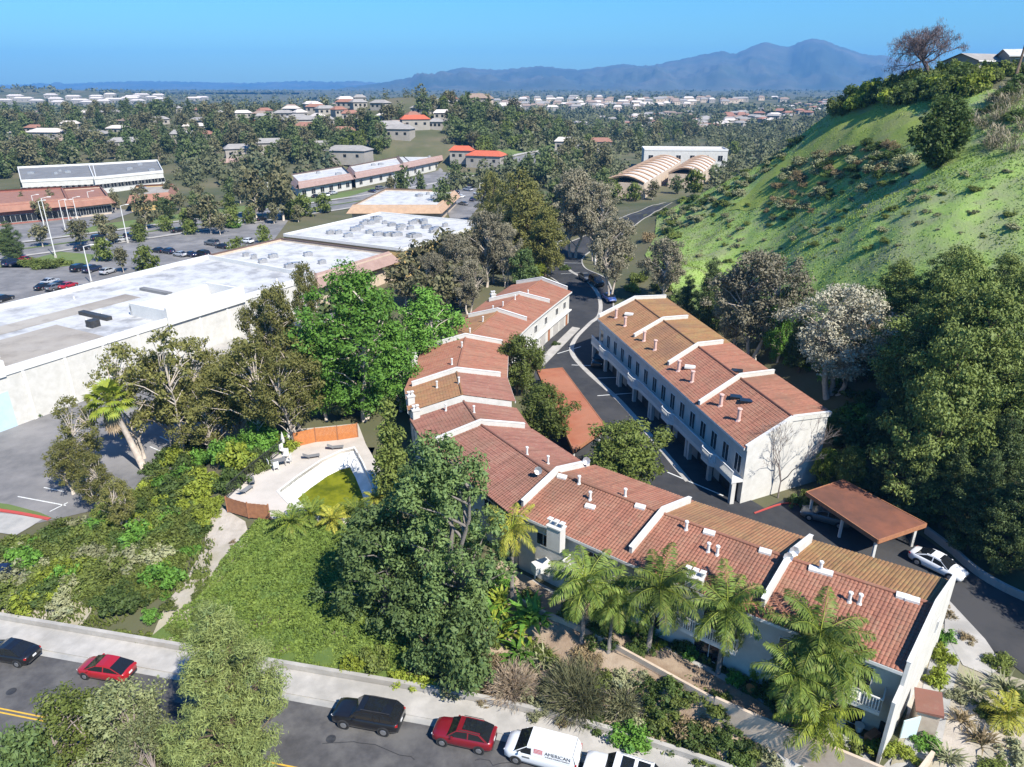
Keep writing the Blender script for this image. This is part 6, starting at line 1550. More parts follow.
def tall_palm():
    tb = MB(); tb.tube([(0, 0, -.4), (.3, 0, 6), (.9, 0, 12)], [.3, .2, .18], 8); rng = np.random.default_rng(3); Q = []
    for k in range(22): frond(Q, rng, (.9, 0, 12), k * 2.4, .9 - 2.2 * k / 22, 1.7, .8, 20, .5, .05, .4)
    D_ = []
    for k in range(14): frond(D_, rng, (.88, 0, 11.6 - .1 * k), k * 2.4, -1.1, 1.1, .3, 12, .4, .05, .4)
    return [('trunk', tb.mesh('trunk', MT['bark'], smooth=True)), ('crown', quads_mesh('crown', np.array(Q), LF['shrubdark'])), ('dead_skirt', quads_mesh('dead_skirt', np.array(D_), MT['thatch']))]
hx, hy, hz_ = Dp(1017, 71, 138); put_palm(tall_palm(), hx, hy, Hs(hx, hy), 'tall thin palm beside the hilltop house at the right edge', None, 1.0, 0)
# yellow palm and spiky plants by the entry walk
x, y, z = ground_at(1004, 725); put_palm(palm_meshes(231, 1.0, 18, 2.0, 22, .55, 'palmyellow', low=.5, hang=.3, tr=.12), x, y, z, 'bright yellow palm in the planted bed at the bottom right', None, 1.0)
# strappy plants: bird of paradise, agaves, flax
def strap_mesh(seed, n, L_, wd, spread, lm):
    rng = np.random.default_rng(seed); Q = []
    for k in range(n):
        a = rng.uniform(0, 6.28); e = rng.uniform(.35, 1.35) if spread else rng.uniform(.9, 1.45); p = np.array([rng.normal(0, .12 + spread * .3), rng.normal(0, .12 + spread * .3), 0]); l_ = L_ * rng.uniform(.7, 1.15)
        d = np.array([math.cos(a), math.sin(a), 0]); s_ = np.array([-d[1], d[0], 0]) * wd
        p1 = p + (d * math.cos(e) + np.array([0, 0, math.sin(e)])) * l_ * .55; p2 = p1 + (d * math.cos(e - .6) + np.array([0, 0, math.sin(e - .6)])) * l_ * .45
        Q += [(p - s_ * .35, p + s_ * .35, p1 + s_, p1 - s_), (p1 - s_, p1 + s_, p2 + s_ * .05, p2 - s_ * .05)]
    return quads_mesh('strappy_plant', np.array(Q), LF[lm])
def plant(me, name, cat, px, py, lab, k=1.0, group=None, z=None):
    x, y, zz = ground_at(px, py); o = bpy.data.objects.new(name, me); COL.objects.link(o); o.location = (x, y, zz if z is None else z); o.rotation_euler = (0, 0, random.uniform(0, 6.28)); o.scale = (k,) * 3
    return tag(o, lab, cat, group)
BOP = [strap_mesh(s_, 44, 2.4, .22, 1.0, 'bright') for s_ in (1, 2)]; BOL = strap_mesh(3, 40, 2.2, .2, 1.0, 'lime')
for k, (px, py, me, kk, lab) in enumerate(((492,622,BOP[0],1.0,'bird of paradise clump at the left of the group by the pale stone'), (512,634,BOL,1.0,'yellow green bird of paradise clump in the middle of its group'), (532,622,BOP[1],1.05,'bird of paradise clump below the white air conditioner'), (520,655,BOP[0],.8,'small bird of paradise clump above the grey wispy shrub'), (500,605,BOL,.8,'yellow green bird of paradise clump behind the others'))):
    plant(me, 'bird_of_paradise', 'plant', px, py, lab, kk, 'bird of paradise plants')
AG = [strap_mesh(5, 60, 1.3, .06, .3, 'sage'), strap_mesh(6, 60, 1.3, .06, .3, 'dryshrub')]
for k, (px, py, me, kk, lab) in enumerate(((545,662,AG[0],1.2,'silver spiky agave above the grey wispy shrub'), (980,742,AG[1],1.0,'purple brown flax in the bed at the bottom right'), (962,722,AG[1],.9,'purple brown flax beside the entry walk'), (975,690,AG[0],1.1,'silver green spiky plant behind the yellow palm'), (948,760,AG[0],1.0,'silver green spiky plant at the bottom edge by the walk'), (1005,690,AG[0],1.1,'silver green spiky plant above the yellow palm'))):
    plant(me, 'spiky_plant', 'plant', px, py, lab, kk, 'spiky garden plants')

# ---- bare trees
def bare_tree(seed, h, spread, depth=6, r0=.22, droop=0.0, lenk=.74, ang=.55, tw=3):
    rng = np.random.default_rng(seed); tb = MB(); tips = []
    def grow(p, d, L_, r_, k):
        q = p + d * L_; m = (p + q) / 2 + rng.normal(0, L_ * .05, 3); tb.tube([p, m, q], [r_, r_ * .85, r_ * .68], 6 if k > 3 else 4 if k > 1 else 3, cap=False)
        if k == 0: tips.append((q, d)); return
        for _ in range(tw if k <= 2 or k == depth else 2 + (rng.random() < .5)):
            v = unit(d + rng.normal(0, ang, 3) * np.array([spread, spread, .75]) + np.array([0, 0, .12 - droop * (depth - k) / depth])); grow(q, v, L_ * lenk * rng.uniform(.8, 1.15), r_ * .66, k - 1)
    grow(np.array([0, 0, -.3]), np.array([0, 0, 1.0]), h * .28, r0, depth)
    return tb, tips
tb, _ = bare_tree(4, 8.2, 1.0, 6, .10, 0, .80, .36, 4)
x, y, _z = P(778, 498, 3); t = thing('bare_tree', 'leafless grey tree with fine twigs in front of the white gable wall', 'tree', (x, y, 3.0), .4)
child('trunk', tb.mesh('trunk', MT['twig']), t)
tb, tips = bare_tree(9, 13, 1.3, 7, .55, .10, .80, .50, 3)
hx, hy, hh = Dp(929, 66, 150); t = thing('bare_tree', 'large wide leafless pepper tree on the hilltop against the sky', 'tree', (hx, hy, Hs(hx, hy) - .2), .9, None, .82)
child('trunk', tb.mesh('trunk', mat('purplish brown bark', (0.13, 0.095, 0.09), (0.095, 0.07, 0.066), scale=3, rough=.95)), t)
rng = np.random.default_rng(2); TP = np.array([q for q, d in tips]); NT = 9000; k = rng.integers(0, len(TP), NT)
p0 = TP[k] + rng.normal(0, .35, (NT, 3)); dn = unit(rng.normal(0, .35, (NT, 3)) + np.array([0, 0, -1])); ln = rng.uniform(.3, 1.1, (NT, 1)); wv = unit(np.cross(dn, rng.normal(size=(NT, 3)))) * .035
child('twigs', quads_mesh('twigs', np.stack([p0, p0 + dn * ln * .5 - wv, p0 + dn * ln, p0 + dn * ln * .5 + wv], 1), mat('purplish fine twigs', (0.19, 0.14, 0.14), (0.14, 0.105, 0.10), scale=2, rough=.95)), t)

# ---- shrubs
SH = {}
def shrub_kind(key, lm, variants, **kw):
    ms = []
    for s_ in range(variants):
        rng = np.random.default_rng(300 + s_ + sum(map(ord, key)))
        n = kw.get('n', 20); C = rng.normal(size=(n, 3)); C = unit(C) * (rng.random((n, 1)) ** .4); C[:, 2] = np.abs(C[:, 2]) * kw.get('tall', .75) + .18; C[:, :2] *= rng.uniform(.85, 1.15, 2)
        ms.append(quads_mesh('shrub', leaf_quads(rng, C, np.full(n, kw.get('cl', .34)) * rng.uniform(.7, 1.3, n), kw.get('per', 75), kw.get('leaf', .11), .85, kw.get('asp', .5)), LF[lm]))
    SH[key] = ms
shrub_kind('olive', 'shrub', 4, n=22, per=85, leaf=.085); shrub_kind('dark', 'shrubdark', 3, n=22, per=80, leaf=.09); shrub_kind('lime', 'lime', 3, n=20, per=75, leaf=.09); shrub_kind('sage', 'sage', 3, n=20, per=70, leaf=.09)
shrub_kind('dry', 'dryshrub', 3, n=20, per=65, leaf=.09, asp=.3); shrub_kind('bright', 'bright', 2, n=20, per=75, leaf=.09)
def shrub(key, x, y, r, lab, group=None, tall=1.0, name='shrub', cat='shrub', dz=-.1):
    for q, nm_, ct in (('hedge', 'hedge_bush', 'bush'), ('hill', 'sagebrush', 'brush'), ('bank', 'bank_bush', 'bush'), ('garden', 'garden_shrub', 'garden shrub')):
        if q in (group or ''): name, cat = nm_, ct
    me = SH[key][random.randrange(len(SH[key]))]; o = bpy.data.objects.new(name, me); COL.objects.link(o)
    o.location = (x, y, Hs(x, y) + dz); o.rotation_euler = (random.uniform(-.1, .1), random.uniform(-.1, .1), random.uniform(0, 6.28)); o.scale = (r, r * random.uniform(.85, 1.15), r * tall)
    return tag(o, lab, cat, group)
def shrub_px(key, px, py, r, lab, group=None, **k): x, y, z = ground_at(px, py); return shrub(key, x, y, r, lab, group, **k)
def scatter_px(poly, n, mind, rng, w=None):
    """picture-area scatter of ground points inside an outline (picture coordinates), thinned by distance in metres"""
    xs = [p[0] for p in poly]; ys = [p[1] for p in poly]; pts = []; tries = 0
    while len(pts) < n and tries < n * 40:
        tries += 1; px, py = rng.uniform(min(xs), max(xs)), rng.uniform(min(ys), max(ys))
        if not inside(np.array([px]), np.array([py]), poly)[0]: continue
        x, y, z = ground_at(px, py)
        if all((x - a) ** 2 + (y - b) ** 2 > mind ** 2 for a, b, *_ in pts): pts.append((x, y, px, py))
    return pts
rng = np.random.default_rng(77)
# the overgrown bank at the left
for x, y, px, py in scatter_px([(-20,560),(40,542),(100,520),(150,490),(200,470),(215,505),(190,560),(150,605),(90,608),(30,606),(-20,596)], 150, 1.05, rng):
    key = rng.choice(['olive', 'dark', 'sage', 'bright', 'lime'], p=[.46, .24, .12, .08, .10]); nm = {'olive': 'olive green', 'dark': 'dark green', 'lime': 'yellow green', 'sage': 'grey green', 'bright': 'bright green'}[key]
    shrub(key, x, y, rng.uniform(.8, 1.9), f'dense {nm} shrub on the overgrown bank above the left pavement', f'{nm} shrubs on the left bank', rng.uniform(.7, 1.15))
for x, y, px, py in scatter_px([(150,470),(200,440),(280,430),(290,445),(235,490),(205,510),(170,500)], 26, 1.6, rng):
    key = rng.choice(['lime', 'bright', 'olive', 'dark']); nm = {'olive': 'olive green', 'dark': 'dark green', 'lime': 'yellow green', 'bright': 'bright green'}[key]
    shrub(key, x, y, rng.uniform(1.4, 2.3), f'large {nm} shrub left of the pool railing', f'{nm} shrubs left of the pool', rng.uniform(.9, 1.4))
for x, y, px, py in scatter_px([(100,610),(160,590),(205,560),(215,600),(200,650),(130,640)], 16, 1.5, rng):
    shrub(rng.choice(['bright', 'olive']), x, y, rng.uniform(.6, 1.0), 'low green weedy shrub between the pale dirt track and the left bank', 'weedy shrubs by the dirt track', .6)
for px, py, r, key, lab in ((186,510,1.3,'lime','yellow leaved shrub at the top of the pale dirt track'), (205,522,1.1,'lime','yellow green shrub beside the pale dirt track'), (160,528,1.6,'lime','bright yellow shrub among the olive bank shrubs'), (352,668,1.2,'lime','yellow shrub at the foot of the ivy slope'), (400,680,1.2,'lime','yellow shrub left of the wispy grey shrub by the wall'), (425,688,1.0,'lime','small yellow shrub against the street wall'), (378,660,1.4,'olive','olive shrub between two yellow ones on the ivy slope')):
    shrub_px(key, px, py, r, lab, 'yellow shrubs near the street wall')
# planting in front of the near terrace
for px, py, r, key, tall, lab in ((628,742,1.5,'bright',1,'bright green shrub at the wall right of the wispy grey shrub'), (660,720,1.5,'olive',.9,'olive shrub below the dirt walk, left'), (690,735,1.6,'dark',.8,'dark shrub above the white SUV'), (712,705,1.4,'olive',.9,'olive shrub left of the palm trunk'), (735,735,1.3,'dark',.7,'dark shrub below the palm trunk'), (676,690,1.2,'dark',.9,'dark shrub under the left palm trunk'), (700,752,1.2,'olive',.8,'olive shrub at the bottom edge by the wall'), (765,690,1.0,'olive',1,'green shrub on the middle patio edge'),
        (480,600,1.4,'olive',1,'olive shrub right of the tall dark tree'), (500,585,1.3,'bright',1,'green shrub behind the bird of paradise'), (470,640,1.6,'dark',1.1,'dark shrub between the tall tree and the wispy one'), (525,600,1.0,'olive',.9,'small green shrub at the pale stone'), (688,650,1.0,'dark',1.1,'dark shrub in front of the middle patio'), (640,650,1.2,'dark',1,'dark shrub below the left palms'), (600,640,1.4,'dark',1,'dark shrub behind the wispy grey shrub'), (574,615,1.3,'olive',1,'olive shrub under the left feathery palm'), (450,690,1.3,'sage',.8,'grey green shrub at the street wall below the tall tree'),
        (940,660,.9,'lime',1.6,'tall yellow green bush along the white end wall'), (936,680,1.0,'lime',1.6,'yellow green bush by the small red roofed shed'), (944,640,.8,'bright',1.3,'green bush at the top of the end wall'), (925,745,.9,'bright',.9,'green bush at the bottom by the patio corner'), (880,752,1.0,'lime',.7,'yellow green bush below the patio wall'), (850,752,1.1,'olive',.8,'olive bush below the weeping palm'), (905,757,.9,'lime',.7,'yellow green bush under the paddle board'),
        (1000,665,1.1,'olive',.9,'olive bush by the driveway bend'), (985,712,.9,'dark',.8,'dark bush behind the flax'), (1015,755,1.1,'sage',.8,'grey green bush in the bottom right corner'), (990,765,1.0,'olive',.8,'olive bush at the bottom right edge'), (968,640,.8,'dry',.9,'dry brown bush at the driveway bend'), (942,612,.9,'dry',.9,'dry brown bush at the corner of the end wall'), (1020,700,1.2,'dark',.9,'dark bush at the right edge of the bed'), (960,700,.9,'sage',.7,'grey green bush in the middle of the bed')):
    shrub_px(key, px, py, r, lab, 'garden shrubs of the near terrace', tall=tall)
for x, y, px, py in scatter_px([(470,640),(545,640),(620,665),(700,705),(770,750),(800,767),(715,767),(640,745),(560,722),(480,700)], 46, 1.0, rng):
    key = rng.choice(['sage', 'olive', 'dark', 'dry']); nm = {'olive': 'olive green', 'dark': 'dark green', 'sage': 'grey green', 'dry': 'brown dry'}[key]
    shrub(key, x, y, rng.uniform(.6, 1.25), f'{nm} bush on the bare planted bank between the dirt walk and the pavement', f'{nm} bushes on the planted bank', rng.uniform(.7, 1.1))
for x, y, px, py in scatter_px([(560,606),(640,642),(760,700),(850,738),(835,705),(700,655),(610,606)], 22, 1.1, rng):
    key = rng.choice(['olive', 'dark', 'bright', 'lime']); nm = {'olive': 'olive green', 'dark': 'dark green', 'bright': 'bright green', 'lime': 'yellow green'}[key]
    shrub(key, x, y, rng.uniform(.5, 1.0), f'{nm} potted style shrub on the patios between the near terrace and the cream wall', f'{nm} garden shrubs on the patios', rng.uniform(.8, 1.5))
for x, y, px, py in scatter_px([(705,300),(760,330),(835,402),(850,470),(885,470),(880,410),(820,340),(740,295)], 26, 1.8, rng):
    key = rng.choice(['dark', 'olive', 'dark', 'bright']); nm = {'olive': 'olive green', 'dark': 'dark green', 'bright': 'bright green'}[key]
    shrub(key, x, y, rng.uniform(1.2, 2.4), f'{nm} undergrowth shrub between the right terrace and the hill trees', f'{nm} shrubs behind the right terrace', rng.uniform(.7, 1.2))
for x, y, px, py in scatter_px([(215,515),(240,530),(235,570),(205,600),(165,640),(160,630),(200,575)], 16, .9, rng):
    key = rng.choice(['sage', 'dry', 'olive']); nm = {'sage': 'grey green', 'dry': 'brown dry', 'olive': 'olive green'}[key]
    shrub(key, x, y, rng.uniform(.25, .6), f'small {nm} weed growing on the pale dirt track', f'{nm} weeds of the dirt track', .7)
# hedges and shrubs along the far driveway and the gable
for px, py, r, key, lab in ((625,262,2.0,'lime','yellow green shrub on the driveway verge'), (640,280,2.2,'olive','olive shrub beneath the white trunks'), (632,292,1.8,'lime','yellow green shrub beside the blue car'), (660,290,2.4,'olive','olive shrub at the hill foot'), (680,300,2.2,'dark','dark shrub behind the far end of the right terrace'), (612,250,1.7,'olive','olive shrub at the top of the verge'), (525,320,1.6,'bright','clipped green shrub at the stoop of the middle terrace'), (556,345,.8,'dark','potted dark shrub at a garage door'), (840,470,2.2,'dark','dark shrub at the corner of the white gable wall'), (815,500,1.4,'olive','olive shrub below the leafless tree'), (798,505,1.2,'dark','dark shrub beside the brown carport'), (565,270,1.4,'dark','dark shrub on the inside of the driveway bend'),
        (505,330,2.0,'dark','dark shrub behind the middle terrace'), (600,236,2.4,'dry','dry brown shrub above the far driveway'), (650,240,2.5,'dry','dry brown shrub at the foot of the hill'), (35,415,1.6,'dark','dark rounded bush by the warehouse wall'), (50,405,1.8,'dark','dark bush next to the red kerb of the warehouse'), (235,228,2.2,'bright','round clipped bush below the boulevard'), (28,266,2.2,'olive','first clipped hedge ball in the car park island'), (40,268,2.4,'olive','second clipped hedge ball in the car park island'), (53,268,2.4,'olive','third clipped hedge ball in the car park island'), (64,265,2.0,'olive','small hedge ball near the red car')):
    shrub_px(key, px, py, r, lab, 'shrubs along driveway and lots')
# left background: dark conifer
PIN.top(4, 219, 11, 'dark conifer at the left picture edge by the boulevard', wide=.9)
# ---- hillside
HP = TreeKind('pine_tree', 'tree', 'shrubdark', 'bark', [dict(seed=131, h=10, r=3.7, crown0=.03, shape='tall', nclump=120, clump=1.0, per=95, leaf=.2, trunk_r=.25, jitter=.35, flat=.8)])
hx, hy, hh = ground_at(936, 168); HP.put(hx, hy, 'single dark bushy pine standing on the green hillside', height=11.5, wide=1.0)
for px, py, r, key, lab in ((880,160,2.2,'dark','dark shrub in the hollow left of the hillside pine'), (858,165,1.8,'dry','brown shrub left of the dark hollow'), (840,175,2.0,'dry','brown shrub lower on the hillside hollow'), (905,160,1.8,'sage','grey shrub right beside the hillside pine'), (800,165,1.8,'dry','brown shrub in the upper middle of the hillside'), (825,185,1.6,'dry','brown grey shrub on the open slope'), (775,200,1.5,'dry','low brown shrub in the middle of the slope'), (766,212,1.4,'dry','brown shrub lowest in the middle of the slope'), (812,212,1.3,'dry','small brown shrub in the green grass'), (895,150,1.5,'dry','small brown shrub above the dark hollow'), (845,150,1.4,'sage','grey sage above the brown shrubs'), (870,172,1.5,'dry','brown shrub below the dark hollow')):
    shrub_px(key, px, py, r, lab, 'shrubs in the hillside hollow', tall=.7)
for x, y, px, py in scatter_px([(655,212),(700,190),(760,150),(800,125),(815,128),(780,165),(740,195),(700,225),(670,240)], 110, 1.5, rng):
    key = rng.choice(['sage', 'olive', 'sage', 'dark']); shrub(key, x, y, rng.uniform(.8, 2.2), f'{dict(sage="grey green sage", dry="brown dry", olive="olive green", dark="dark green")[key]} bush on the left shoulder of the hill', f'{key} bushes on the hill shoulder', .75)
for x, y, px, py in scatter_px([(780,175),(830,150),(880,140),(920,165),(900,185),(850,195),(800,215),(760,225)], 60, 1.5, rng):
    key = rng.choice(['sage', 'dry', 'dark', 'sage']); nm = {'dark': 'dark green', 'sage': 'grey green', 'dry': 'brown dry'}[key]
    shrub(key, x, y, rng.uniform(.9, 2.5), f'{nm} scrub bush in the wide hollow left of the hillside pine', f'{nm} scrub of the hillside hollow', rng.uniform(.6, .9))
for x, y, px, py in scatter_px([(660,235),(760,190),(900,180),(1010,170),(1024,240),(920,245),(800,262),(720,270)], 120, 2.0, rng):
    key = rng.choice(['sage', 'sage', 'olive', 'olive']); shrub(key, x, y, rng.uniform(.4, 1.4) , f'low {dict(sage="grey green sage", dry="brown dry", olive="olive green", dark="dark green")[key]} tuft on the open green hillside', f'{key} tufts on the open hillside', .6)
for x, y, px, py in scatter_px([(825,120),(835,104),(870,92),(905,78),(955,74),(985,78),(1000,84),(960,98),(910,105),(870,110)], 60, 2.0, rng):
    key = rng.choice(['olive', 'dark', 'dark', 'lime']); shrub(key, x, y, rng.uniform(2.2, 3.6), f'{dict(dark="dark green", olive="olive green", lime="yellow green")[key]} bush in the hedge along the hilltop', f'{key} bushes of the hilltop hedge', rng.uniform(.9, 1.3))
DST = [strap_mesh(40 + s_, 90, 2.6, .05, 1.4, 'stem') for s_ in range(2)]
for x, y, px, py in scatter_px([(965,118),(1000,92),(1030,88),(1035,150),(1000,155),(978,140)], 24, 1.3, rng):
    o = bpy.data.objects.new('dry_reed', DST[rng.integers(2)]); COL.objects.link(o); o.location = (x, y, Hs(x, y) - .1); o.scale = (1.0, 1.0, rng.uniform(.8, 1.2)); o.rotation_euler = (0, 0, rng.uniform(0, 6)); tag(o, 'clump of tall grey dry stalks on the upper right hillside', 'dry stalks', 'dry stalks on the hillside')
for px, py, r in ((1010,95,2.4), (1024,86,2.6), (1018,120,2.2), (990,112,1.8)): shrub_px('dark', px, py, r, 'dark green bush among the grey stalks at the upper right', 'dark bushes among the stalks', tall=.8)
# hilltop house
hx, hy, _ = Dp(978, 62, 160)
def hill_house(name, lab, hx, hy, wd, dp, h, rise, rz, roofm):
    t = thing(name, lab, 'house', (hx, hy, Hs(hx, hy) - .3), rz); mb = MB(); mb.box((0, 0, h / 2), (wd, dp, h)); mb.build('wall', MT['farwall'], t)
    rb = MB(); o_ = .6
    rb.poly([(-wd/2-o_, -dp/2-o_, h - .2), (wd/2+o_, -dp/2-o_, h - .2), (wd/2+o_, 0, h + rise), (-wd/2-o_, 0, h + rise)]); rb.poly([(wd/2+o_, dp/2+o_, h - .2), (-wd/2-o_, dp/2+o_, h - .2), (-wd/2-o_, 0, h + rise), (wd/2+o_, 0, h + rise)])
    rb.build('roof', roofm, t)
    gb = MB()
    for s_ in (1, -1): gb.poly([(s_ * wd / 2, -dp / 2, h), (s_ * wd / 2, dp / 2, h), (s_ * wd / 2, 0, h + rise - .05)])
    gb.build('gable', MT['farwall'], t)
    fb = MB(); fb.box((0, -dp / 2 - o_, h - .28), (wd + 2 * o_, .1, .25)); fb.box((0, dp / 2 + o_, h - .28), (wd + 2 * o_, .1, .25)); fb.build('fascia', MT['white_trim'], t)
    for k in range(3): mb = MB(); mb.box((wd * (-.3 + .3 * k), -dp / 2 - .03, h * .55), (wd * .16, .08, 1.3)); f_ = mb.build('window', MT['white_trim'], t); mb = MB(); mb.box((wd * (-.3 + .3 * k), -dp / 2 - .08, h * .55), (wd * .14, .03, 1.1)); mb.build('pane', MT['glass'], f_)
    return t
hill_house('hilltop_house', 'low white house with pale gabled roof at the top of the hill', hx, hy, 11, 8, 2.4, 1.4, .4, MT['fargrey'])
hx, hy, _ = Dp(1020, 64, 156); hill_house('hilltop_house', 'grey white house behind the tall thin palm at the right edge', hx, hy, 7, 7, 3.2, 1.2, -.2, MT['roofgrey'])
a = Dp(1001, 78, 132); b = Dp(1022, 75, 128); mb = MB(); mb.wall(a, b, Hs(*a[:2]) - 1.5, Hs(*a[:2]) + 1.0, .25); tag(mb.build('garden_wall', MT['concrete']), 'pale garden wall below the hilltop house at the right edge', 'wall')
for k_, (px_, py_) in enumerate(((950,70),(970,72),(982,74),(1003,74),(1014,76))): shrub(('dark', 'olive', 'lime', 'olive', 'dark')[k_], *Dp(px_, py_, 146)[:2], 2.3, ('dark bush left of the hilltop house', 'olive bush before the hilltop house window', 'yellow green bush before the hilltop house', 'olive bush before the grey white hilltop house', 'dark bush beneath the tall thin palm')[k_], 'bushes at the hilltop house', 1.3)
for px, py, r, key, lab in ((962,66,2.2,'lime','yellow flowering bush in front of the hilltop house'), (985,68,1.8,'lime','yellow bush right of the hilltop house corner'), (948,72,2.6,'dark','large dark bush beside the leafless hilltop tree'), (995,70,2.0,'olive','olive bush between the hilltop houses')):
    x, y, _ = Dp(px, py, 140); shrub(key, x, y, r, lab, 'bushes at the hilltop house', 1.2)

# ---- wispy grey shrub above the street
rng = np.random.default_rng(8)
def wispy(px, py, R_, n, lm, lab):
    x, y, z = ground_at(px, py); d = rng.normal(size=(n, 3)); d[:, 2] = np.abs(d[:, 2]) * .8 + .15; d = unit(d); L_ = R_ * rng.uniform(.3, 1.05, (n, 1)); L0 = L_ * rng.uniform(.3, .7, (n, 1))
    p0 = d * L0 + rng.normal(0, .15, (n, 3)); v = unit(d + rng.normal(0, .35, (n, 3)) + np.array([-.1, 0, .1])); p1 = p0 + v * R_ * .22; wv = unit(np.cross(v, rng.normal(size=(n, 3)))) * .022; m = (p0 + p1) / 2
    t = thing('wispy_shrub', lab, 'shrub', (x, y, z)); child('stems', quads_mesh('stems', np.stack([p0, m - wv, p1, m + wv], 1), LF[lm]), t)
    tb = MB()
    for k in range(36): q = d[k] * R_ * .8; tb.tube([(0, 0, -.2), tuple(q * .5 + rng.normal(0, .1, 3)), tuple(q)], [.045, .03, .012], 4, cap=False)
    child('branches', tb.mesh('branches', MT['twig']), t)
LF['wisp'] = leafmat('grey green wispy leaf', (0.115, 0.125, 0.075), (0.15, 0.155, 0.105), (0.085, 0.10, 0.05), trans=.15); LF['wispdry'] = leafmat('pinkish dry wispy stems', (0.26, 0.215, 0.18), (0.21, 0.18, 0.15), (0.15, 0.14, 0.10), trans=.1)
wispy(578, 700, 4.0, 13000, 'wisp', 'big grey green wispy shrub above the red crossover and the van')
wispy(512, 690, 2.9, 7000, 'wispdry', 'pale dry wispy shrub left of the big grey green one')
wispy(622, 705, 2.4, 5000, 'wisp', 'smaller grey green wispy shrub right of the big one')
# ---- ivy slope and grass as uncountable cover
def cover(name, poly, n, size, lm, hgt, z=0.1, up=.9):
    xs = [p[0] for p in poly]; ys = [p[1] for p in poly]; X = rng.uniform(min(xs), max(xs), n * 3); Y = rng.uniform(min(ys), max(ys), n * 3); k = inside(X, Y, poly); X, Y = X[k][:n], Y[k][:n]; m = len(X)
    pos = np.column_stack([X, Y, H(X, Y) + z + rng.random(m) * hgt * (.6 + .4 * np.sin(X * 1.9 + np.sin(Y * 1.3) * 2))])
    nrm = unit(rng.normal(size=(m, 3)) * .55 + np.array([0, 0, up])); t = unit(np.cross(nrm, rng.normal(size=(m, 3)))); b = np.cross(nrm, t); s_ = (size * rng.lognormal(0, .3, m))[:, None]
    o = bpy.data.objects.new(name, quads_mesh(name, np.stack([pos - t * s_, pos - b * s_ * .6, pos + t * s_, pos + b * s_ * .6], 1), LF[lm])); COL.objects.link(o); o['kind'] = 'stuff'; return o
cover('ivy_cover', COVER, 60000, .105, 'cover', .32)
def grass(name, poly, n, h, lm, w_=.06):
    xs = [p[0] for p in poly]; ys = [p[1] for p in poly]; X = rng.uniform(min(xs), max(xs), n * 3); Y = rng.uniform(min(ys), max(ys), n * 3); k = inside(X, Y, poly)
    k &= (np.sin(X * .31 + 2 * np.sin(Y * .17)) + np.sin(Y * .23 + X * .11) + rng.normal(0, .9, len(X))) > -.6
    X, Y = X[k][:n], Y[k][:n]; m = len(X); p = np.column_stack([X, Y, H(X, Y) + .15]); d = unit(rng.normal(size=(m, 3)) * .45 + np.array([0, 0, 1])); L_ = (h * rng.lognormal(0, .35, m))[:, None]; s_ = unit(np.cross(d, rng.normal(size=(m, 3)))) * w_
    o = bpy.data.objects.new(name, quads_mesh(name, np.stack([p - s_, p + s_, p + d * L_ + s_ * .6, p + d * L_ - s_ * .6], 1), LF[lm])); COL.objects.link(o); o['kind'] = 'stuff'
HILL = [(33,120),(31,150),(33,175),(38,190),(41,204),(50,207),(60,203),(72,198),(84,176),(92,140),(86,110),(82,80),(80,45),(66,40),(60,50),(52,70),(44,95),(38,108)]
grass('grass', HILL, 70000, .20, 'grassleaf', .085)
grass('weeds', [S(-40,2.8),S(-20,2.8),(-27,52),(-29,58),(-33,62),(-40,60),(-48,52)], 5000, .35, 'shrub', .07)
grass('weeds', [(33,33),(44,36),(52,44),(44,47),(38,38),(30,30),(24,28),(20,31),(12,37),(4,43),(10,36),(20,29)], 2500, .3, 'shrub', .06)

# ---- far and middle-distance trees, houses
BLOCK = [LOT, LOT2, SITE, [W(-32,-5),W(130,-5),W(130,40),W(-32,40)]]
BLOCK.append([tuple(p) for p in [(-200,130),(-104,232),(-60,288),(-10,365),(40,440),(20,455),(-40,372),(-85,300),(-160,225)]])
MIDK = [TreeKind('broadleaf_tree', 'tree', 'fargreen', 'bark', [dict(seed=400 + k, h=12, r=5, crown0=.08, shape=sh, nclump=26, clump=2.0, per=34, leaf=.6, trunk_r=.3, jitter=.45, branch=.3) for k, sh in enumerate(('round', 'dome', 'tall', 'umbrella'))], single=False),
        TreeKind('eucalyptus_tree', 'tree', 'farbrown', 'bark_pale', [dict(seed=410 + k, h=13, r=4.6, crown0=.22, shape=sh, nclump=26, clump=1.9, per=30, leaf=.6, trunk_r=.3, jitter=.5, branch=.6) for k, sh in enumerate(('umbrella', 'round', 'tall'))], single=False),
        TreeKind('bushy_tree', 'tree', 'shrub', 'bark', [dict(seed=420 + k, h=9, r=4.2, crown0=.08, shape=sh, nclump=22, clump=1.8, per=32, leaf=.55, trunk_r=.25, jitter=.4, branch=.3) for k, sh in enumerate(('round', 'dome'))], single=False),
        TreeKind('conifer_tree', 'tree', 'pine', 'bark', [dict(seed=430, h=15, r=3.8, crown0=.05, shape='cone', nclump=34, clump=1.5, per=34, leaf=.5, trunk_r=.3, jitter=.3, branch=.3)], single=False)]
KN = ['dark green', 'brownish', 'olive green', 'dark conifer']
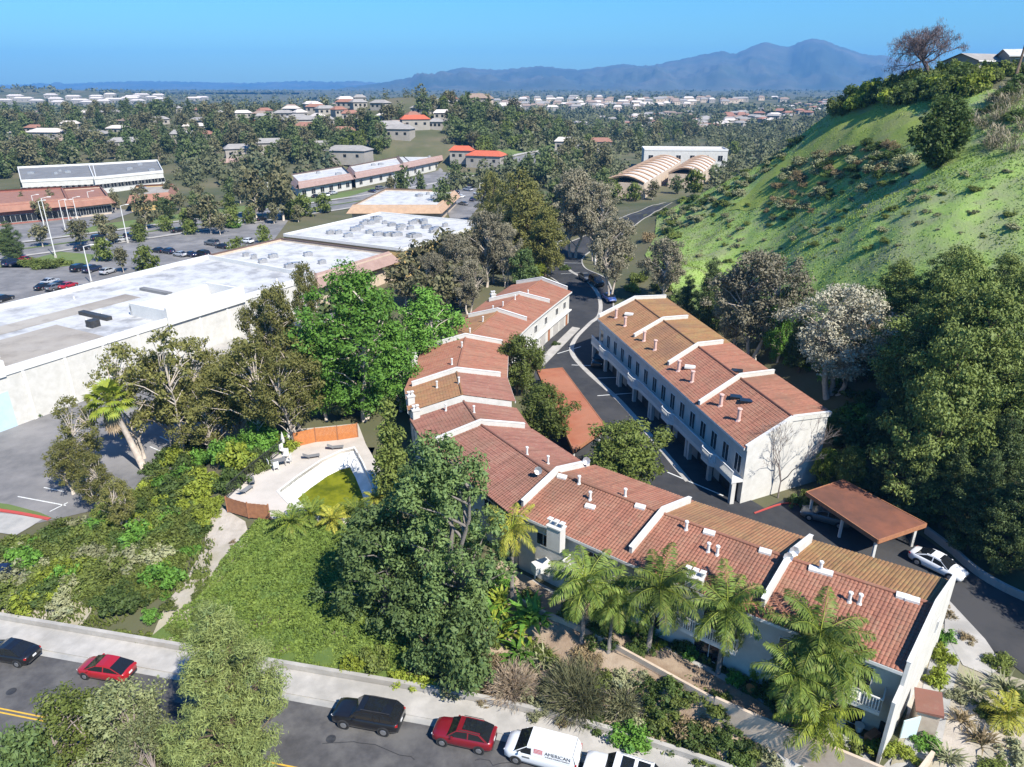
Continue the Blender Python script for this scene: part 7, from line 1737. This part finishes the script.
# street trees along the boulevard (tops and heights read from the picture)
for px, py, h, k, i, wd, lab in ((140,192,12,1,0,.9,'wide brownish street tree between the junction and the tan restaurant'), (205,192,13,1,0,1.0,'brownish street tree with leaning pale trunk on the boulevard'), (250,166,18,1,0,.85,'tall brownish eucalyptus right of the leaning one on the boulevard'), (276,158,21,1,2,.8,'tallest brownish eucalyptus with several pale trunks on the boulevard'), (185,205,8,2,0,.8,'small olive tree in the car park island by the boulevard'), (100,235,7,2,0,.9,'small olive tree beside the dark SUV in the car park'), (142,243,7,2,1,1.0,'low wide olive tree in the car park behind the warehouse'), (118,245,7,1,1,.7,'thin brownish tree in the car park behind the warehouse'), (235,235,6,2,0,.8,'round olive tree at the corner of the white roofed store'), (262,223,6,2,1,.8,'small olive tree beside the mauve mansard'),
        (402,162,14,0,2,.8,'dark green street tree right of the white shop strips'), (442,178,13,0,0,.7,'dark green street tree before the far car park'), (390,175,9,1,1,.7,'thin brownish tree on the boulevard verge'), (420,170,10,0,1,.7,'dark green tree over the shop with brown mansard'), (455,160,12,0,0,.8,'dark green tree behind the far car park')):
    MIDK[k].top(px, py, h, lab, 'street trees along the boulevard', i=i, wide=wd)
rng = np.random.default_rng(64)
for px, py, h, k, lab in ((618,186,9,0,'dark green tree at the left corner of the long arched roof building'), (634,193,8,2,'olive tree in front of the end wall of the long arched roof building'), (652,192,8,1,'pale brownish tree in front of the long arched roof building'), (676,186,8,0,'dark green tree between the two arched roof buildings'), (694,186,8,2,'olive tree in front of the shorter arched roof building'), (714,176,9,0,'dark green tree right of the shorter arched roof building')):
    x, y, z = ground_at(px, py + 8); MIDK[k].put(x, y, lab, 'trees by the arched roof buildings', h)
for x, y, px, py in scatter_px([(0,255),(90,246),(215,236),(300,222),(340,208),(250,216),(120,236),(40,246)], 22, 7, rng):
    k = rng.integers(1, 3); MIDK[k].put(x, y, f'small {KN[k]} tree standing among the cars below the boulevard', f'small {KN[k]} car park trees', rng.uniform(5, 9), i=rng.integers(3), wide=rng.uniform(.8, 1.1))
for x, y, px, py in scatter_px([(10,212),(110,206),(280,192),(330,200),(290,206),(180,222),(130,214),(40,226)], 20, 8, rng):
    k = rng.integers(0, 3); MIDK[k].put(x, y, f'{KN[k]} tree on the green verge between the boulevard and the shop rows', f'{KN[k]} verge trees', rng.uniform(5, 10), i=rng.integers(3), wide=rng.uniform(.8, 1.1))
BLOCK += [[P2(*q, 0) for q in ((612,222),(700,214),(730,170),(700,150),(660,150),(618,180))]]
BLOCK += [[P2(*q, 0) for q in ((-60,212),(175,213),(178,174),(85,174),(15,179),(-60,205))], [P2(*q, 0) for q in ((286,202),(355,192),(450,170),(442,157),(350,176),(286,188))]]
def free(x, y):
    for b in BLOCK:
        if inside(np.array([x]), np.array([y]), b)[0]: return False
    for i in range(0, len(BV) - 1):
        if seg_dist(np.array([x]), np.array([y]), BV[i], BV[i + 1])[0] < 17: return False
    for i in range(0, len(RD) - 1):
        if seg_dist(np.array([x]), np.array([y]), RD[i], RD[i + 1])[0] < 8: return False
    return True
rng = np.random.default_rng(123)
# houses first, then woods around them
FH = []
def far_house(x, y, wd, dp, h, rise, rz, roofm, lab, grp, wallm='farwall'):
    if wallm == 'stucco': wallm = 'farwall'
    mb = MB(); mb.box((0, 0, h / 2 - 1), (wd, dp, h + 2)); o_ = .7
    mb.poly([(-wd/2-o_, -dp/2-o_, h - .2), (wd/2+o_, -dp/2-o_, h - .2), (wd/2 - dp*.25, 0, h + rise), (-wd/2 + dp*.25, 0, h + rise)], 1); mb.poly([(wd/2+o_, dp/2+o_, h - .2), (-wd/2-o_, dp/2+o_, h - .2), (-wd/2 + dp*.25, 0, h + rise), (wd/2 - dp*.25, 0, h + rise)], 1)
    for s_ in (1, -1): mb.poly([(s_*(wd/2+o_), -s_*(dp/2+o_), h - .2), (s_*(wd/2+o_), s_*(dp/2+o_), h - .2), (s_*(wd/2 - dp*.25), 0, h + rise)], 1)
    for k in range(3):
        mb.box((wd * (-.32 + .32 * k), -dp / 2 - .02, h * .5), (1.6, .1, 1.5), 0, 2)
    o = mb.build('far_house', [MT[wallm], MT[roofm], MT['glass']], None, (0, 0, 0)); o.location = (x, y, Hs(x, y)); o.rotation_euler = (0, 0, rz); FH.append((x, y)); return tag(o, lab, 'house', grp)
for px, py, z, wd, rm, lab in ((415,128,0,17,'redroof','house with red roof on the wooded rise in the middle'), (487,165,0,20,'redroof','long orange red roofed house among trees left of the driveway'), (462,160,0,12,'redroof','small red roofed house left of the long orange red one'), (252,132,0,15,'redroof','red roofed house in the woods beyond the offices'), (400,138,0,16,'fargrey','pale house below the red roofed one on the rise'), (240,158,0,15,'fargrey','pale roofed house behind the long brown shop'), (390,134,0,15,'fargrey','grey roofed house on the wooded rise'), (310,135,0,16,'terracotta','brown roofed house in front of the woods'), (300,128,0,22,'fargrey','wide pale house in the left woods'), (130,150,0,22,'fargrey','grey roofed block among the left trees'), (90,142,0,24,'fargrey','wide pale block in the left woods'), (50,140,0,22,'palepink','white roofed block far left in the woods'), (185,142,0,16,'fargrey','grey roofed building behind the left conifers'), (350,160,0,22,'fargrey','pale long roof behind the brown pavilion'), (270,152,0,18,'fargrey','grey roof in the trees behind the shops'), (320,155,0,16,'fargrey','pale roof left of the pavilion'), (585,158,0,14,'fargrey','pale roofed house above the grey eucalyptus'), (600,150,0,14,'terracotta','tan roofed house near the arched roof building'), (580,128,0,15,'fargrey','pale house in the valley woods'), (345,140,0,12,'terracotta','pinkish house amid the middle woods'), (565,150,0,12,'palepink','white roof in the trees above the driveway')):
    x, y, zz = ground_at(px, py); far_house(x, y, wd, wd * .6, 5.5, 2.2, rng.uniform(-.4, .6), rm, lab, 'houses in the middle distance')
for band, n, grp, lab, sz in (([(360,128),(470,98),(500,102),(440,128),(380,138)], 40, 'houses on the wooded rise', 'small pale house among trees on the wooded rise in the middle distance', (9, 14)), ([(240,118),(360,102),(400,108),(330,128),(240,132)], 34, 'houses in the left middle woods', 'small pale house among the woods left of the middle rise', (9, 15)),
                              ([(690,122),(830,100),(830,112),(760,125),(700,132)], 70, 'houses left of the hill', 'small pale house in the hazy plain left of the green hill', (12, 18)), ([(600,120),(690,112),(700,128),(640,132)], 30, 'houses in the far valley', 'small pale house in the far valley in the middle', (12, 18)), ([(0,112),(240,110),(240,140),(120,150),(0,150)], 26, 'houses in the left woods', 'small pale roof showing among the left woods', (12, 20))):
    for x, y, px, py in scatter_px(band, n, 16, rng):
        far_house(x, y, rng.uniform(*sz) * .85, rng.uniform(7, 9), 4, 1.8, rng.uniform(-.8, .8), rng.choice(['fargrey', 'terracotta', 'fargrey', 'fartan', 'palepink']), lab, grp)
for r_, (py, x0, x1, n) in enumerate(((109.5, 470, 640, 20), (106.5, 480, 690, 24), (103.5, 490, 740, 24), (101, 520, 790, 22))):
    for k in range(n):
        px = x0 + (x1 - x0) * (k + rng.uniform(.1, .9)) / n; x, y, zz = ground_at(px, py + rng.uniform(-1.6, 1.6))
        far_house(x, y, rng.uniform(12, 24), 11, 7, 3, rng.uniform(-.15, .15), rng.choice(['palepink', 'fartan', 'fargrey']), f'distant pale apartment row in the {("nearest", "second", "third", "farthest")[r_]} tier on the far slope', f'apartment rows of the far slope, {("nearest", "second", "third", "farthest")[r_]} tier', 'stucco_cream' if k % 3 else 'stucco')
for x, y, px, py in scatter_px([(0,99),(130,97),(220,100),(120,106),(0,106)], 24, 40, rng):
    far_house(x, y, rng.uniform(24, 40), 14, 8, 3, rng.uniform(-.3, .3), 'palepink', 'distant pale building on the hazy left hills', 'buildings on the hazy left hills')
def near_house(x, y, d): return any((x - a) ** 2 + (y - b - 0) ** 2 < d * d for a, b in FH[:21])
def hides(x, y):
    """keeps the strip just in front of the named houses open"""
    return any(0 < b - y < 14 and abs((x / y) - (a / b)) * b < 6 for a, b in FH[:21])
areas = [(([(0,120),(100,112),(240,118),(250,150),(170,172),(100,166),(0,186)]), 150, 6, [.45, .35, .05, .15], 'left woods behind the office blocks'),
         (([(240,135),(360,128),(400,150),(350,165),(240,160)]), 90, 6, [.5, .2, .25, .05], 'trees behind the shop strips'),
         (([(360,135),(470,100),(560,120),(560,150),(470,158),(400,158)]), 150, 7, [.45, .25, .25, .05], 'wooded rise in the middle'),
         (([(470,152),(590,145),(620,165),(560,190),(480,178)]), 46, 6, [.35, .3, .35, 0], 'trees between the far car park and the driveway'),
         (([(560,128),(690,122),(700,140),(640,150),(560,150)]), 60, 8, [.4, .35, .25, 0], 'trees of the valley before the far slope'),
         (([(600,180),(650,205),(690,185),(720,165),(780,125),(800,118),(700,150),(640,178)]), 22, 7, [.5, .2, .3, 0], 'trees behind the shoulder of the hill'),
         (([(545,205),(610,190),(640,212),(600,232),(560,240)]), 12, 6, [.3, .5, .2, 0], 'trees along the far driveway'),
         (([(330,345),(395,330),(400,400),(370,420),(330,420)]), 6, 5, [.7, 0, .3, 0], 'trees behind the pool fence'),
         (([(400,300),(480,265),(500,280),(430,330)]), 12, 5, [.3, .5, .2, 0], 'trees behind the middle terrace')]
for poly, n, mind, pr, where in areas:
    for x, y, px, py in scatter_px(poly, n, mind, rng):
        if not free(x, y) or near_house(x, y, 9) or (612 < px < 722 and 148 < py < 216 and y > 215): continue
        k = rng.choice(4, p=pr); h = rng.uniform(.75, 1.25) * MIDK[k].v[0][0] * (.8 if y < 150 else 1)
        MIDK[k].put(x, y, f'{KN[k]} tree in the {where}'.replace('conifer tree', 'conifer'), f'{KN[k]} {where}'.replace('conifer', 'conifers'), h, i=rng.integers(4), wide=rng.uniform(.8, 1.15))
# far woods: one mass that nobody could count
def far_woods(name, n, zmin, zmax, per, dens, qs=.34):
    Z = np.exp(rng.uniform(math.log(zmin), math.log(zmax), n)); PX = rng.uniform(-80, 900, n); X = (PX - 512) / FPX * Z; Y = np.sqrt(np.maximum(Z ** 2 - 0, 1)) * .98
    g = np.sin(X * .012 + np.sin(Y * .006) * 2) + np.sin(Y * .009 + X * .004) + rng.normal(0, .8, n); k = g > dens
    for b in BLOCK: k &= ~inside(X, Y, b)
    fh = np.array(FH); k &= np.array([np.min((fh[:, 0] - a) ** 2 + (fh[:, 1] - b) ** 2) > 144 for a, b in zip(X, Y)])
    X, Y, Z = X[k], Y[k], Z[k]; m = len(X); ht = rng.uniform(5, 12, m); rad = rng.uniform(3.5, 7, m) * np.clip(Z / 900, .8, 1.8)
    kk = np.repeat(np.arange(m), per); d = unit(rng.normal(size=(len(kk), 3))); d[:, 2] = np.abs(d[:, 2]); zb = H(X, Y)
    pos = np.column_stack([X[kk], Y[kk], zb[kk]]) + d * np.column_stack([rad[kk], rad[kk], ht[kk]]) * (rng.random((len(kk), 1)) ** .3)
    nrm = unit(d + rng.normal(size=d.shape) * .5); t = unit(np.cross(nrm, rng.normal(size=d.shape))); b = np.cross(nrm, t); s_ = (rad[kk] * qs * rng.lognormal(0, .3, len(kk)))[:, None]
    o = bpy.data.objects.new(name, quads_mesh(name, np.stack([pos - t * s_, pos - b * s_ * .7, pos + t * s_, pos + b * s_ * .7], 1), LF['wood'])); COL.objects.link(o); o['kind'] = 'stuff'
far_woods('woods', 2600, 330, 800, 110, -.6, .17)
far_woods('woods', 3600, 700, 1500, 40, -.6, .25)
far_woods('woods', 3600, 1200, 4800, 16, -.5)
